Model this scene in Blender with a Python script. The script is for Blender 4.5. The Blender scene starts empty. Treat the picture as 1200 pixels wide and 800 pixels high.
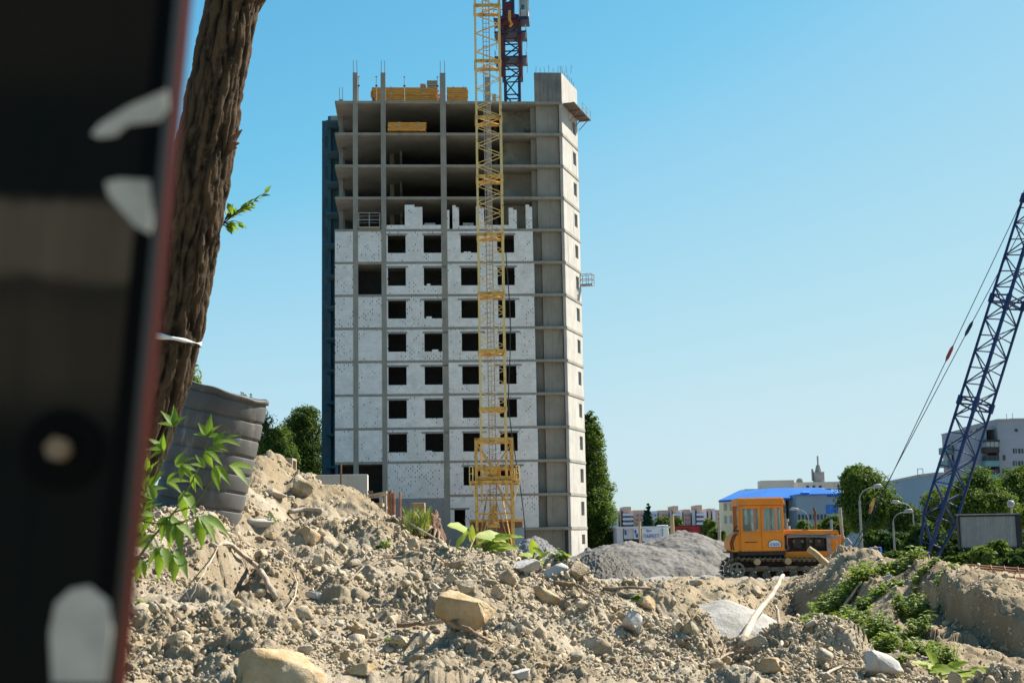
import bpy, math, random
import numpy as np
from mathutils import Vector, Matrix

rnd = random.Random(7)
R = math.radians
S = bpy.context.scene
COL = S.collection

# ------------------------------------------------------------------ camera
FPX, EYE = 1667.0, 1.7
PITCH, ROLL = R(7.86), R(1.0)
cF = np.array([0, math.cos(PITCH), math.sin(PITCH)])
_R0 = np.array([1.0, 0, 0]); _U0 = np.array([0, -math.sin(PITCH), math.cos(PITCH)])
cR = math.cos(ROLL) * _R0 - math.sin(ROLL) * _U0
cU = math.sin(ROLL) * _R0 + math.cos(ROLL) * _U0
cam_d = bpy.data.cameras.new('camera'); cam = bpy.data.objects.new('camera', cam_d); COL.objects.link(cam)
cam.matrix_world = Matrix(((cR[0], cU[0], -cF[0], 0), (cR[1], cU[1], -cF[1], 0), (cR[2], cU[2], -cF[2], EYE), (0, 0, 0, 1)))
cam_d.lens = 50.0; cam_d.sensor_width = 36.0
cam_d.clip_start = 0.05; cam_d.clip_end = 40000
cam_d.dof.use_dof = True; cam_d.dof.focus_distance = 20; cam_d.dof.aperture_fstop = 9.0
S.camera = cam

# ------------------------------------------------------------------ sky, sun, exposure
SUN_EL, SUN_AZ = R(45), R(61)          # azimuth clockwise from +Y (the viewing direction)
w = bpy.data.worlds.new('World'); S.world = w; w.use_nodes = True
nt = w.node_tree; nt.nodes.clear()
sky = nt.nodes.new('ShaderNodeTexSky'); sky.sky_type = 'NISHITA'; sky.sun_disc = False
sky.sun_elevation = SUN_EL; sky.sun_rotation = SUN_AZ
sky.air_density = 1.0; sky.dust_density = 0.6; sky.ozone_density = 2.0; sky.altitude = 100
tint = nt.nodes.new('ShaderNodeMix'); tint.data_type = 'RGBA'; tint.blend_type = 'MULTIPLY'
SKY_STRENGTH, EXPOSURE = 0.12, 1.28
tint.inputs[0].default_value = 1.0; tint.inputs[7].default_value = (0.0713, 0.0829, 0.0762, 1)
crv = nt.nodes.new('ShaderNodeRGBCurve'); cm = crv.mapping; cm.use_clip = False; cm.extend = 'HORIZONTAL'
for ch, pts in enumerate((((0, 0), (.152, .184), (.186, .305), (.273, .468), (.42, .604), (1, .64)), ((0, 0), (.276, .560), (.33, .645), (.448, .745), (.6, .80), (1, .81)), ((0, 0), (.30, .70), (.415, .84), (.465, .87), (.6, .875), (1, .88)))):
    c_ = cm.curves[ch]; c_.points[0].location = pts[0]; c_.points[1].location = pts[-1]
    for q in pts[1:-1]: c_.points.new(*q)
    for q in c_.points: q.handle_type = 'AUTO_CLAMPED'
cm.update()
gain = nt.nodes.new('ShaderNodeMix'); gain.data_type = 'RGBA'; gain.blend_type = 'MULTIPLY'; gain.inputs[0].default_value = 1.0
g_ = 1 / (SKY_STRENGTH * 2 ** EXPOSURE); gain.inputs[7].default_value = (g_, g_, g_, 1)
bg = nt.nodes.new('ShaderNodeBackground'); bg.inputs[1].default_value = SKY_STRENGTH
wo = nt.nodes.new('ShaderNodeOutputWorld')
nt.links.new(sky.outputs[0], tint.inputs[6]); nt.links.new(tint.outputs[2], crv.inputs['Color']); nt.links.new(crv.outputs[0], gain.inputs[6]); nt.links.new(gain.outputs[2], bg.inputs[0]); nt.links.new(bg.outputs[0], wo.inputs[0])
sl = bpy.data.lights.new('sun', 'SUN'); sl.energy = 5.0; sl.angle = R(0.5); sl.color = (1.0, 0.93, 0.83)
so = bpy.data.objects.new('sun', sl); COL.objects.link(so)
sd = Vector((math.cos(SUN_EL) * math.sin(SUN_AZ), math.cos(SUN_EL) * math.cos(SUN_AZ), math.sin(SUN_EL)))
so.rotation_euler = sd.to_track_quat('Z', 'Y').to_euler()
so.location = (30, 20, 60)
vs = S.view_settings
S.display_settings.display_device = 'sRGB'
vs.view_transform = 'Standard'; vs.look = 'None'; vs.exposure = EXPOSURE; vs.gamma = 1; vs.use_curve_mapping = False
S.cycles.max_bounces = 7; S.cycles.diffuse_bounces = 4; S.cycles.transparent_max_bounces = 12
S.cycles.use_denoising = True
S.cycles.sample_clamp_indirect = 6

def P(u, v, Y):
    """world point seen at photo pixel (u, v), Y metres ahead"""
    d = cF * FPX + cR * (u - 600) + cU * (400 - v)
    return Vector(np.array([0, 0, EYE]) + d * (Y / d[1]))
def proj(X, Yw, Z):
    q0, q1, q2 = X, Yw, Z - EYE
    dep = q0 * cF[0] + q1 * cF[1] + q2 * cF[2]
    return 600 + FPX * (q0 * cR[0] + q1 * cR[1] + q2 * cR[2]) / dep, 400 - FPX * (q0 * cU[0] + q1 * cU[1] + q2 * cU[2]) / dep
def px(n, Y):
    return n * Y / FPX

# ------------------------------------------------------------------ materials
class NT:
    def __init__(s, name):
        s.m = bpy.data.materials.new(name); s.m.use_nodes = True
        s.t = s.m.node_tree; s.b = s.t.nodes['Principled BSDF']; s.out = s.t.nodes['Material Output']
    def n(s, typ, **k):
        x = s.t.nodes.new(typ)
        for a, b in k.items(): setattr(x, a, b)
        return x
    def l(s, a, b): s.t.links.new(a, b)
    def val(s, sock, v):
        if hasattr(v, 'is_linked') or isinstance(v, bpy.types.NodeSocket): s.l(v, sock)
        else: sock.default_value = v
    def math(s, op, a, b=0.0, c=0.0):
        x = s.n('ShaderNodeMath', operation=op)
        s.val(x.inputs[0], a); s.val(x.inputs[1], b)
        if op in ('SMOOTHSTEP', 'MULTIPLY_ADD', 'WRAP', 'COMPARE'): s.val(x.inputs[2], c)
        return x.outputs[0]
    def ss(s, x, lo, hi):
        q = s.n('ShaderNodeMapRange', interpolation_type='SMOOTHSTEP')
        s.val(q.inputs[0], x); q.inputs[1].default_value = lo; q.inputs[2].default_value = hi
        return q.outputs[0]
    def obj(s, scale=(1, 1, 1), world=False):
        if world: o = s.n('ShaderNodeNewGeometry').outputs['Position']
        else: o = s.n('ShaderNodeTexCoord').outputs['Object']
        mp = s.n('ShaderNodeMapping'); mp.inputs['Scale'].default_value = scale
        s.l(o, mp.inputs[0]); return mp.outputs[0]
    def noise(s, vec, scale, detail=4, rough=0.6):
        x = s.n('ShaderNodeTexNoise'); x.inputs['Scale'].default_value = scale
        x.inputs['Detail'].default_value = detail; x.inputs['Roughness'].default_value = rough
        s.l(vec, x.inputs['Vector']); return x.outputs[0]
    def mix(s, fac, a, b, mode='MIX'):
        x = s.n('ShaderNodeMix', data_type='RGBA', blend_type=mode)
        s.val(x.inputs[0], fac)
        for k, q in ((6, a), (7, b)):
            if isinstance(q, tuple): x.inputs[k].default_value = q if len(q) == 4 else q + (1,)
            else: s.l(q, x.inputs[k])
        return x.outputs[2]
    def col(s, c): 
        if isinstance(c, tuple): s.b.inputs['Base Color'].default_value = c + (1,)
        else: s.l(c, s.b.inputs['Base Color'])
    def bump(s, h, strength=0.5, dist=0.02):
        x = s.n('ShaderNodeBump'); x.inputs['Strength'].default_value = strength; x.inputs['Distance'].default_value = dist
        s.l(h, x.inputs['Height']); s.l(x.outputs[0], s.b.inputs['Normal'])
    def rough(s, r): s.val(s.b.inputs['Roughness'], r)

MATS = {}
def plain(name, c1, c2=None, scale=3.0, rough=0.75, metal=0.0, sc=(1, 1, 1), lo=0.35, hi=0.65, bump=0.0, bscale=None, spots=None):
    k = NT(name)
    c2 = c2 or tuple(x * 0.75 for x in c1)
    v = k.obj(sc)
    f = k.ss(k.noise(v, scale, 5), lo, hi)
    c = k.mix(f, c1, c2)
    if spots:                      # (colour, scale, lo, hi) rust, chips, dirt with their own outline
        g = k.ss(k.noise(v, spots[1], 6, 0.7), spots[2], spots[3]); c = k.mix(g, c, spots[0])
    k.col(c); k.rough(rough); k.b.inputs['Metallic'].default_value = metal
    k.b.inputs['Specular IOR Level'].default_value = 0.3
    if bump: k.bump(k.noise(v, bscale or scale * 6, 5, 0.65), bump, 0.02)
    MATS[name] = k.m; return k.m

def concrete(name, c1, c2, stain=(0.12, 0.115, 0.10), amt=0.55):
    k = NT(name); v = k.obj(); vs_ = k.obj((1, 1, 0.09))
    c = k.mix(k.ss(k.noise(v, 0.55, 6), 0.3, 0.7), c1, c2)
    st = k.ss(k.noise(vs_, 2.4, 5, 0.7), 0.52, 0.75)
    c = k.mix(k.math('MULTIPLY', st, amt), c, stain)
    c = k.mix(k.math('MULTIPLY', k.ss(k.noise(v, 7, 4, 0.7), 0.5, 0.8), 0.35), c, tuple(min(1, x * 1.35) for x in c1))
    # board joints left by the formwork
    xyz = k.n('ShaderNodeSeparateXYZ'); k.l(k.obj(), xyz.inputs[0])
    fx = k.math('FRACT', k.math('MULTIPLY', k.math('ADD', xyz.outputs[0], k.math('MULTIPLY', xyz.outputs[1], 0.8)), 0.83))
    j = k.math('LESS_THAN', fx, 0.035)
    c = k.mix(k.math('MULTIPLY', j, 0.45), c, stain)
    k.col(c); k.rough(0.9); k.b.inputs['Specular IOR Level'].default_value = 0.15
    k.bump(k.noise(v, 12, 5, 0.7), 0.35, 0.02)
    MATS[name] = k.m; return k.m

def brick(name):
    k = NT(name)
    xyz = k.n('ShaderNodeSeparateXYZ'); k.l(k.n('ShaderNodeTexCoord').outputs['Object'], xyz.inputs[0])
    oi = k.n('ShaderNodeObjectInfo').outputs['Random']
    x, z = xyz.outputs[0], xyz.outputs[2]
    row = k.math('FLOOR', k.math('DIVIDE', z, 0.19)); fz = k.math('FRACT', k.math('DIVIDE', z, 0.19))
    xo = k.math('ADD', k.math('DIVIDE', x, 0.40), k.math('MULTIPLY', k.math('MODULO', row, 2.0), 0.5))
    ccol = k.math('FLOOR', xo); fx = k.math('FRACT', xo)
    cv = k.n('ShaderNodeCombineXYZ'); k.l(ccol, cv.inputs[0]); k.l(row, cv.inputs[1]); k.l(k.math('MULTIPLY', oi, 37.0), cv.inputs[2])
    wn = k.n('ShaderNodeTexWhiteNoise', noise_dimensions='3D'); k.l(cv.outputs[0], wn.inputs['Vector'])
    v = k.n('ShaderNodeCombineXYZ'); k.l(x, v.inputs[0]); k.l(z, v.inputs[2]); k.l(k.math('MULTIPLY', oi, 91.0), v.inputs[1])
    patch = k.noise(v.outputs[0], 0.7, 3)
    dens = k.math('ADD', k.math('MULTIPLY', k.ss(patch, 0.46, 0.70), 0.62), k.math('MULTIPLY', k.math('SUBTRACT', oi, 0.55), 0.30))
    hole = k.math('MULTIPLY', k.math('LESS_THAN', fx, 0.17), k.math('LESS_THAN', wn.outputs['Value'], dens))
    hole = k.math('MULTIPLY', hole, k.math('GREATER_THAN', fz, 0.12))
    base = k.mix(k.ss(k.noise(v.outputs[0], 0.9, 5), 0.3, 0.7), (0.76, 0.745, 0.72), (0.63, 0.615, 0.59))
    wc = k.n('ShaderNodeSeparateColor'); k.l(wn.outputs['Color'], wc.inputs[0])
    base = k.mix(k.math('MULTIPLY', wc.outputs[1], 0.30), base, (0.47, 0.46, 0.44))
    jz = k.math('LESS_THAN', fz, 0.12); jn = k.ss(k.noise(v.outputs[0], 2.2, 4), 0.42, 0.62)
    c = k.mix(k.math('MULTIPLY', k.math('MULTIPLY', jz, jn), 0.55), base, (0.30, 0.29, 0.27))
    jx = k.math('LESS_THAN', fx, 0.06)
    c = k.mix(k.math('MULTIPLY', jx, 0.3), c, (0.33, 0.32, 0.30))
    c = k.mix(k.math('MULTIPLY', k.ss(k.noise(v.outputs[0], 3.1, 5, 0.7), 0.55, 0.72), 0.40), c, (0.40, 0.39, 0.37))
    stn = k.n('ShaderNodeMapping'); stn.inputs['Scale'].default_value = (1, 1, .12); k.l(v.outputs[0], stn.inputs[0])
    c = k.mix(k.math('MULTIPLY', k.ss(k.noise(stn.outputs[0], 2.0, 5, 0.7), 0.58, 0.8), 0.45), c, (0.33, 0.315, 0.28))
    c = k.mix(k.math('MULTIPLY', oi, 0.16), c, (0.45, 0.44, 0.41))
    c = k.mix(k.math('MULTIPLY', hole, 0.84), c, (0.06, 0.055, 0.05))
    k.col(c); k.rough(0.9); k.b.inputs['Specular IOR Level'].default_value = 0.1
    k.bump(k.math('SUBTRACT', 1.0, k.math('MAXIMUM', hole, k.math('MULTIPLY', jz, 0.4))), 0.6, 0.03)
    MATS[name] = k.m; return k.m

def leafmat(name, c1, c2, trans=0.35, scale=0.6, world=True):
    k = NT(name)
    v = k.obj(world=True)
    f = k.ss(k.noise(v, scale, 3), 0.3, 0.7)
    rp = k.n('ShaderNodeNewGeometry').outputs['Random Per Island']
    f2 = k.math('ADD', k.math('MULTIPLY', f, 0.55), k.math('MULTIPLY', rp, 0.45))
    c = k.mix(f2, c1, c2)
    k.col(c); k.rough(0.6); k.b.inputs['Specular IOR Level'].default_value = 0.35 if scale > 1 else 0.06
    tr = k.n('ShaderNodeBsdfTranslucent'); k.l(k.mix(1.0, c, (1.5, 1.5, 0.6), 'MULTIPLY'), tr.inputs[0])
    mx = k.n('ShaderNodeMixShader'); mx.inputs[0].default_value = trans
    k.l(k.b.outputs[0], mx.inputs[1]); k.l(tr.outputs[0], mx.inputs[2]); k.l(mx.outputs[0], k.out.inputs[0])
    MATS[name] = k.m; return k.m

def glass(name, tintc=(0.85, 0.92, 0.93), refl=0.07):
    k = NT(name); k.t.nodes.remove(k.b)
    a = k.n('ShaderNodeBsdfTransparent'); a.inputs[0].default_value = tintc + (1,)
    b = k.n('ShaderNodeBsdfGlossy'); b.inputs['Roughness'].default_value = 0.06
    m = k.n('ShaderNodeMixShader'); m.inputs[0].default_value = refl
    k.l(a.outputs[0], m.inputs[1]); k.l(b.outputs[0], m.inputs[2]); k.l(m.outputs[0], k.out.inputs[0])
    MATS[name] = k.m; return k.m

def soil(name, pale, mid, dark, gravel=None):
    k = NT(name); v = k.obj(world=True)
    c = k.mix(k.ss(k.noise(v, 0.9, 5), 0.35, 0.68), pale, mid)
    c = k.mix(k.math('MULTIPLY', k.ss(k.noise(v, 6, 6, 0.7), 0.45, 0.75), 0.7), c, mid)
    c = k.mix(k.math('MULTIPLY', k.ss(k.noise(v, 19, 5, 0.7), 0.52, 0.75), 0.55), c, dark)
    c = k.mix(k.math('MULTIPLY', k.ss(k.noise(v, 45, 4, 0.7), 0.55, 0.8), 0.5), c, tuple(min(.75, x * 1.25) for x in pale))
    if gravel:
        xm = k.n('ShaderNodeSeparateXYZ'); k.l(v, xm.inputs[0])
        dm = k.math('ADD', xm.outputs[1], k.math('MULTIPLY', k.math('SUBTRACT', k.noise(v, 0.6, 4), 0.5), 5.0))
        br = k.mix(k.ss(k.noise(v, 1.4, 6, 0.7), 0.35, 0.65), (0.29, 0.232, 0.148), (0.20, 0.152, 0.09))
        c = k.mix(k.math('MULTIPLY', k.ss(dm, 12.5, 14.5), 0.75), c, br)
        xyz = k.n('ShaderNodeSeparateXYZ'); k.l(v, xyz.inputs[0])
        d = k.math('ADD', xyz.outputs[1], k.math('MULTIPLY', k.math('SUBTRACT', k.noise(v, 0.25, 5), 0.5), 26.0))
        g = k.ss(d, 39.0, 45.0)
        far = k.mix(k.ss(k.noise(v, 1.2, 6, 0.7), 0.35, 0.65), gravel, tuple(x * 0.72 for x in gravel))
        c = k.mix(g, c, far)
    k.col(c); k.rough(0.95); k.b.inputs['Specular IOR Level'].default_value = 0.1
    h = k.math('ADD', k.noise(v, 26, 6, 0.75), k.math('MULTIPLY', k.noise(v, 95, 4, 0.7), 0.35))
    k.bump(h, 0.8, 0.03)
    MATS[name] = k.m; return k.m

concrete('concrete', (0.275, 0.26, 0.222), (0.215, 0.203, 0.172), stain=(0.11, 0.10, 0.08))
concrete('concrete_pale', (0.42, 0.40, 0.36), (0.34, 0.325, 0.295), stain=(0.17, 0.16, 0.14), amt=0.85)
concrete('concrete_stained', (0.21, 0.205, 0.19), (0.13, 0.128, 0.12), stain=(0.05, 0.048, 0.045), amt=0.8)
concrete('concrete_block', (0.40, 0.385, 0.345), (0.33, 0.315, 0.28), amt=0.35)
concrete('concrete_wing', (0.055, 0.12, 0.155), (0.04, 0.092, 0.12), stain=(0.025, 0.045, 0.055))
brick('white_brick')
plain('cement_plinth', (0.25, 0.25, 0.245), (0.20, 0.20, 0.2))
plain('lintel', (0.24, 0.235, 0.22), scale=2)
plain('inside_shade', (0.05, 0.05, 0.048))  # near-black: shade of the rooms put into the wall colour
plain('blotched_wall', (0.30, 0.28, 0.23), (0.20, 0.185, 0.15), scale=.5, spots=((0.10, 0.09, 0.075), 0.6, 0.5, 0.65))  # tan wall colour with random darker blotches
plain('rebar', (0.10, 0.075, 0.06), (0.16, 0.075, 0.04), scale=8)
plain('rusty', (0.22, 0.095, 0.05), (0.33, 0.17, 0.10), scale=5, bump=.3)
plain('rust_dark', (0.10, 0.045, 0.025), (0.15, 0.08, 0.05), scale=5)
plain('shelf_deck', (0.11, 0.095, 0.075), (0.08, 0.068, 0.055), scale=4)
plain('grey_steel', (0.32, 0.32, 0.31), (0.22, 0.21, 0.2), scale=4)
plain('galvanised', (0.30, 0.305, 0.305), (0.23, 0.23, 0.225), scale=2, rough=.5)
plain('crane_yellow', (0.66, 0.47, 0.17), (0.60, 0.46, 0.22), scale=1.5, rough=.55, spots=((0.24, 0.10, 0.04), 2.2, 0.56, 0.68))
plain('crane_yellow_rust', (0.62, 0.38, 0.09), (0.50, 0.27, 0.06), scale=2.0, rough=.6, spots=((0.20, 0.08, 0.03), 2.8, 0.52, 0.64))
plain('crane_red', (0.13, 0.022, 0.028), (0.075, 0.02, 0.03), scale=1.5, rough=.55)
plain('crane_navy', (0.02, 0.028, 0.075), (0.03, 0.03, 0.06), scale=1.5, rough=.5)
plain('cab_grey', (0.50, 0.49, 0.45), (0.42, 0.4, 0.36), scale=1.2)
plain('boom_blue', (0.008, 0.020, 0.075), (0.014, 0.034, 0.12), scale=1.5, rough=.4, spots=((0.04, 0.05, 0.08), 5, 0.62, 0.72))
plain('cable', (0.03, 0.03, 0.032), rough=.6)
plain('red_paint', (0.35, 0.05, 0.04), rough=.5)
plain('timber_yellow', (0.66, 0.33, 0.07), (0.46, 0.20, 0.04), scale=5, sc=(.3, 1, 3), rough=.7)
plain('timber_raw', (0.48, 0.33, 0.17), (0.38, 0.24, 0.11), scale=4, sc=(1, 1, .3))
plain('timber_grey', (0.36, 0.31, 0.25), (0.27, 0.22, 0.17), scale=6)
plain('dead_wood', (0.42, 0.36, 0.28), (0.27, 0.21, 0.15), scale=7, bump=.4)
plain('root_wood', (0.30, 0.22, 0.145), (0.18, 0.12, 0.075), scale=9, bump=.5)
plain('stump_wood', (0.16, 0.085, 0.045), (0.10, 0.05, 0.03), scale=9, bump=.8, bscale=30)
plain('dozer_orange', (0.80, 0.245, 0.012), (0.72, 0.20, 0.012), scale=1.6, rough=.5, spots=((0.40, 0.24, 0.11), 3.6, 0.50, 0.74))
plain('dozer_sunlit_top', (0.74, 0.58, 0.40), (0.7, 0.40, 0.16), scale=2, rough=.35)  # pale tone puts the sun's glare on hood and roof into the colour
plain('track_steel', (0.12, 0.09, 0.062), (0.20, 0.155, 0.10), scale=6, bump=.4)
plain('track_dust', (0.33, 0.26, 0.17), (0.22, 0.17, 0.11), scale=6)
plain('engine_dark', (0.035, 0.03, 0.027), (0.07, 0.05, 0.04), scale=9)
plain('black_rubber', (0.02, 0.02, 0.02), rough=.6)
plain('emblem_white', (0.72, 0.72, 0.72), (0.66, 0.66, 0.67))
plain('emblem_blue', (0.06, 0.08, 0.22))

plain('seat_dark', (0.035, 0.04, 0.05))
plain('plastic_drum', (0.062, 0.061, 0.059), (0.095, 0.092, 0.088), scale=3, rough=.62, sc=(1, 1, .4), spots=((0.22, 0.205, 0.18), 7, 0.54, 0.78))
plain('steel_dark', (0.006, 0.009, 0.009), (0.013, 0.012, 0.010), scale=2.6, sc=(.5, .5, 3), rough=.55, lo=.45, hi=.55)
plain('steel_red_edge', (0.036, 0.0055, 0.0028), (0.024, 0.0045, 0.0026), scale=9, rough=.6)
plain('shade_black', (0.003, 0.0032, 0.0032), rough=.5)  # near-black for painted shade on the post: edge strip and bolt recess
plain('patch_pale', (0.46, 0.44, 0.385), (0.33, 0.315, 0.27), scale=30)
plain('brass_bolt', (0.22, 0.15, 0.09), rough=.5)
plain('tape_white', (0.72, 0.71, 0.68), rough=.6)
plain('lime_heap', (0.36, 0.345, 0.315), (0.26, 0.245, 0.215), scale=3, bump=.7, bscale=28, rough=.95)
plain('pale_stone', (0.46, 0.44, 0.405), (0.38, 0.355, 0.32), scale=6, bump=.6, bscale=30, rough=.95)
plain('ochre_stone', (0.34, 0.235, 0.115), (0.42, 0.325, 0.205), scale=7, bump=.7, bscale=32, rough=.95, spots=((0.32, 0.16, 0.06), 8, 0.6, 0.72))
plain('tan_stone', (0.36, 0.275, 0.17), (0.43, 0.36, 0.265), scale=8, bump=.7, bscale=35, rough=.95)
plain('clod_earth', (0.47, 0.405, 0.30), (0.30, 0.23, 0.14), scale=9, bump=.9, bscale=45, rough=.97)
plain('billboard_sheet', (0.22, 0.225, 0.215), (0.175, 0.18, 0.172), scale=3, sc=(6, 1, .2))
plain('black_frame', (0.012, 0.013, 0.014), rough=.5)
plain('lamp_glass', (0.34, 0.345, 0.345), rough=.25)
plain('kiosk_white', (0.55, 0.58, 0.62), (0.48, 0.5, 0.54), scale=.5)
plain('sign_white', (0.62, 0.66, 0.72), (0.55, 0.6, 0.67), scale=.6)
plain('sign_blue', (0.03, 0.09, 0.38), rough=.5)
plain('hoarding_red', (0.32, 0.035, 0.035), (0.26, 0.03, 0.03), scale=1.2)
plain('text_dark_red', (0.14, 0.015, 0.02))
plain('far_pink', (0.46, 0.315, 0.245), (0.42, 0.28, 0.22), scale=.1)
plain('far_white', (0.48, 0.52, 0.60), (0.42, 0.46, 0.55), scale=.1)
plain('far_dark', (0.16, 0.17, 0.22))
plain('cream_wall', (0.70, 0.60, 0.40), (0.62, 0.54, 0.37), scale=.2)
plain('bluegrey_wall', (0.19, 0.27, 0.34), (0.165, 0.24, 0.31), scale=.15)
plain('beige_wall', (0.60, 0.51, 0.42), (0.54, 0.46, 0.38), scale=.1)
plain('grey_wall', (0.27, 0.285, 0.32), (0.23, 0.245, 0.28), scale=.15)
plain('blue_roof', (0.012, 0.085, 0.34), (0.015, 0.10, 0.38), scale=.3, rough=.4)
plain('blue_panel', (0.02, 0.13, 0.50), rough=.4)
plain('window_dark', (0.035, 0.045, 0.055), rough=.25)
plain('window_pale', (0.30, 0.36, 0.38), rough=.25)
plain('balcony_dark', (0.05, 0.035, 0.035))
plain('balcony_teal', (0.14, 0.27, 0.28))
plain('barrel_blue', (0.02, 0.09, 0.42), rough=.4)
plain('ballast_brown', (0.20, 0.11, 0.07), (0.13, 0.08, 0.06), scale=2)
plain('tree_bark', (0.075, 0.055, 0.04), (0.05, 0.038, 0.028), scale=3)
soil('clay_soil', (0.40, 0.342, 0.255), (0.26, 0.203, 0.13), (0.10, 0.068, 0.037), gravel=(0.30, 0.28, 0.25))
soil('gravel', (0.205, 0.19, 0.172), (0.15, 0.138, 0.122), (0.07, 0.062, 0.054))
soil('gravel_grey', (0.215, 0.208, 0.205), (0.17, 0.165, 0.162), (0.09, 0.087, 0.085))
soil('gravel_brown', (0.17, 0.155, 0.135), (0.12, 0.108, 0.092), (0.06, 0.052, 0.043))
leafmat('leaves_mid', (0.030, 0.068, 0.014), (0.12, 0.17, 0.034), scale=.35)
leafmat('leaves_dark', (0.020, 0.048, 0.014), (0.075, 0.115, 0.028), scale=.35)
leafmat('leaves_light', (0.07, 0.12, 0.022), (0.13, 0.17, 0.04), scale=.35)
leafmat('leaves_conifer', (0.016, 0.045, 0.03), (0.03, 0.07, 0.035), scale=.35, trans=.2)
leafmat('leaf_fresh', (0.055, 0.135, 0.018), (0.21, 0.29, 0.045), trans=.45, scale=9)
leafmat('leaf_weed', (0.065, 0.125, 0.022), (0.22, 0.27, 0.06), trans=.35, scale=3)
leafmat('leaf_burdock', (0.22, 0.29, 0.035), (0.27, 0.33, 0.055), trans=.4, scale=7)
leafmat('grass_blade', (0.12, 0.17, 0.04), (0.22, 0.24, 0.07), trans=.3, scale=7)
leafmat('dry_straw', (0.26, 0.19, 0.09), (0.36, 0.28, 0.15), trans=.2, scale=7)
glass('cab_glass')
for nm_, ca, cb_ in (('curtain', (0.80, 0.75, 0.66), (0.36, 0.27, 0.16)), ('curtain_green', (0.62, 0.74, 0.70), (0.20, 0.31, 0.29))):
    k = NT(nm_); v_ = k.obj((4, 4, .3)); c = k.mix(k.ss(k.noise(v_, 5, 4, .7), .42, .6), ca, cb_); k.col(c); k.rough(.9)
    tr = k.n('ShaderNodeBsdfTranslucent'); k.l(c, tr.inputs[0]); mx = k.n('ShaderNodeMixShader'); mx.inputs[0].default_value = .55
    k.l(k.b.outputs[0], mx.inputs[1]); k.l(tr.outputs[0], mx.inputs[2]); k.l(mx.outputs[0], k.out.inputs[0]); MATS[nm_] = k.m

k = NT('bark_furrowed')
v_ = k.obj()
at = k.n('ShaderNodeAttribute', attribute_name='ridge').outputs['Fac']
c = k.mix(k.ss(at, 0.25, 0.85), (0.011, 0.0075, 0.005), (0.068, 0.044, 0.024))
c = k.mix(k.math('MULTIPLY', k.ss(k.noise(v_, 14, 5, .7), .5, .75), .55), c, (0.13, 0.09, 0.05))
k.col(c); k.rough(.9); k.bump(k.noise(v_, 60, 5, .7), .7, .01); k.b.inputs['Specular IOR Level'].default_value = .15
MATS['bark_furrowed'] = k.m
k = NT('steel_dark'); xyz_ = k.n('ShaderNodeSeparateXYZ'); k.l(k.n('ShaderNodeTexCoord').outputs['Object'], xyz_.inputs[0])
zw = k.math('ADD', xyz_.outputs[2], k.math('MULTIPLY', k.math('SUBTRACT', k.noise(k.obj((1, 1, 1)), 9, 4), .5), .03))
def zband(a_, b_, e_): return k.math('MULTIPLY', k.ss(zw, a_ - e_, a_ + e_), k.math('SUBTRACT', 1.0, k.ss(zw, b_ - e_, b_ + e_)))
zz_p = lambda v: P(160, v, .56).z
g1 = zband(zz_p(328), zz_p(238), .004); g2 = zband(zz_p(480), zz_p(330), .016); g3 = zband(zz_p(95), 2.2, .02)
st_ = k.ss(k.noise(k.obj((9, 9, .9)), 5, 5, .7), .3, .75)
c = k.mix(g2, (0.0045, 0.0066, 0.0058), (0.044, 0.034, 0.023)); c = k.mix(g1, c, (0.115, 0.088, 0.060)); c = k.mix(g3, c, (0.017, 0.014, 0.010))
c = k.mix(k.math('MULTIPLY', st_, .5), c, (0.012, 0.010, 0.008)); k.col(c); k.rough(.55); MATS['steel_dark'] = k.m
for nm_ in ('steel_dark', 'steel_red_edge', 'shade_black'): MATS[nm_].node_tree.nodes['Principled BSDF'].inputs['Specular IOR Level'].default_value = .04
plain('steel_worn', (0.035, 0.031, 0.027), (0.022, 0.02, 0.018), scale=6, sc=(1, 1, 4), rough=.6)
M = MATS

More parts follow.
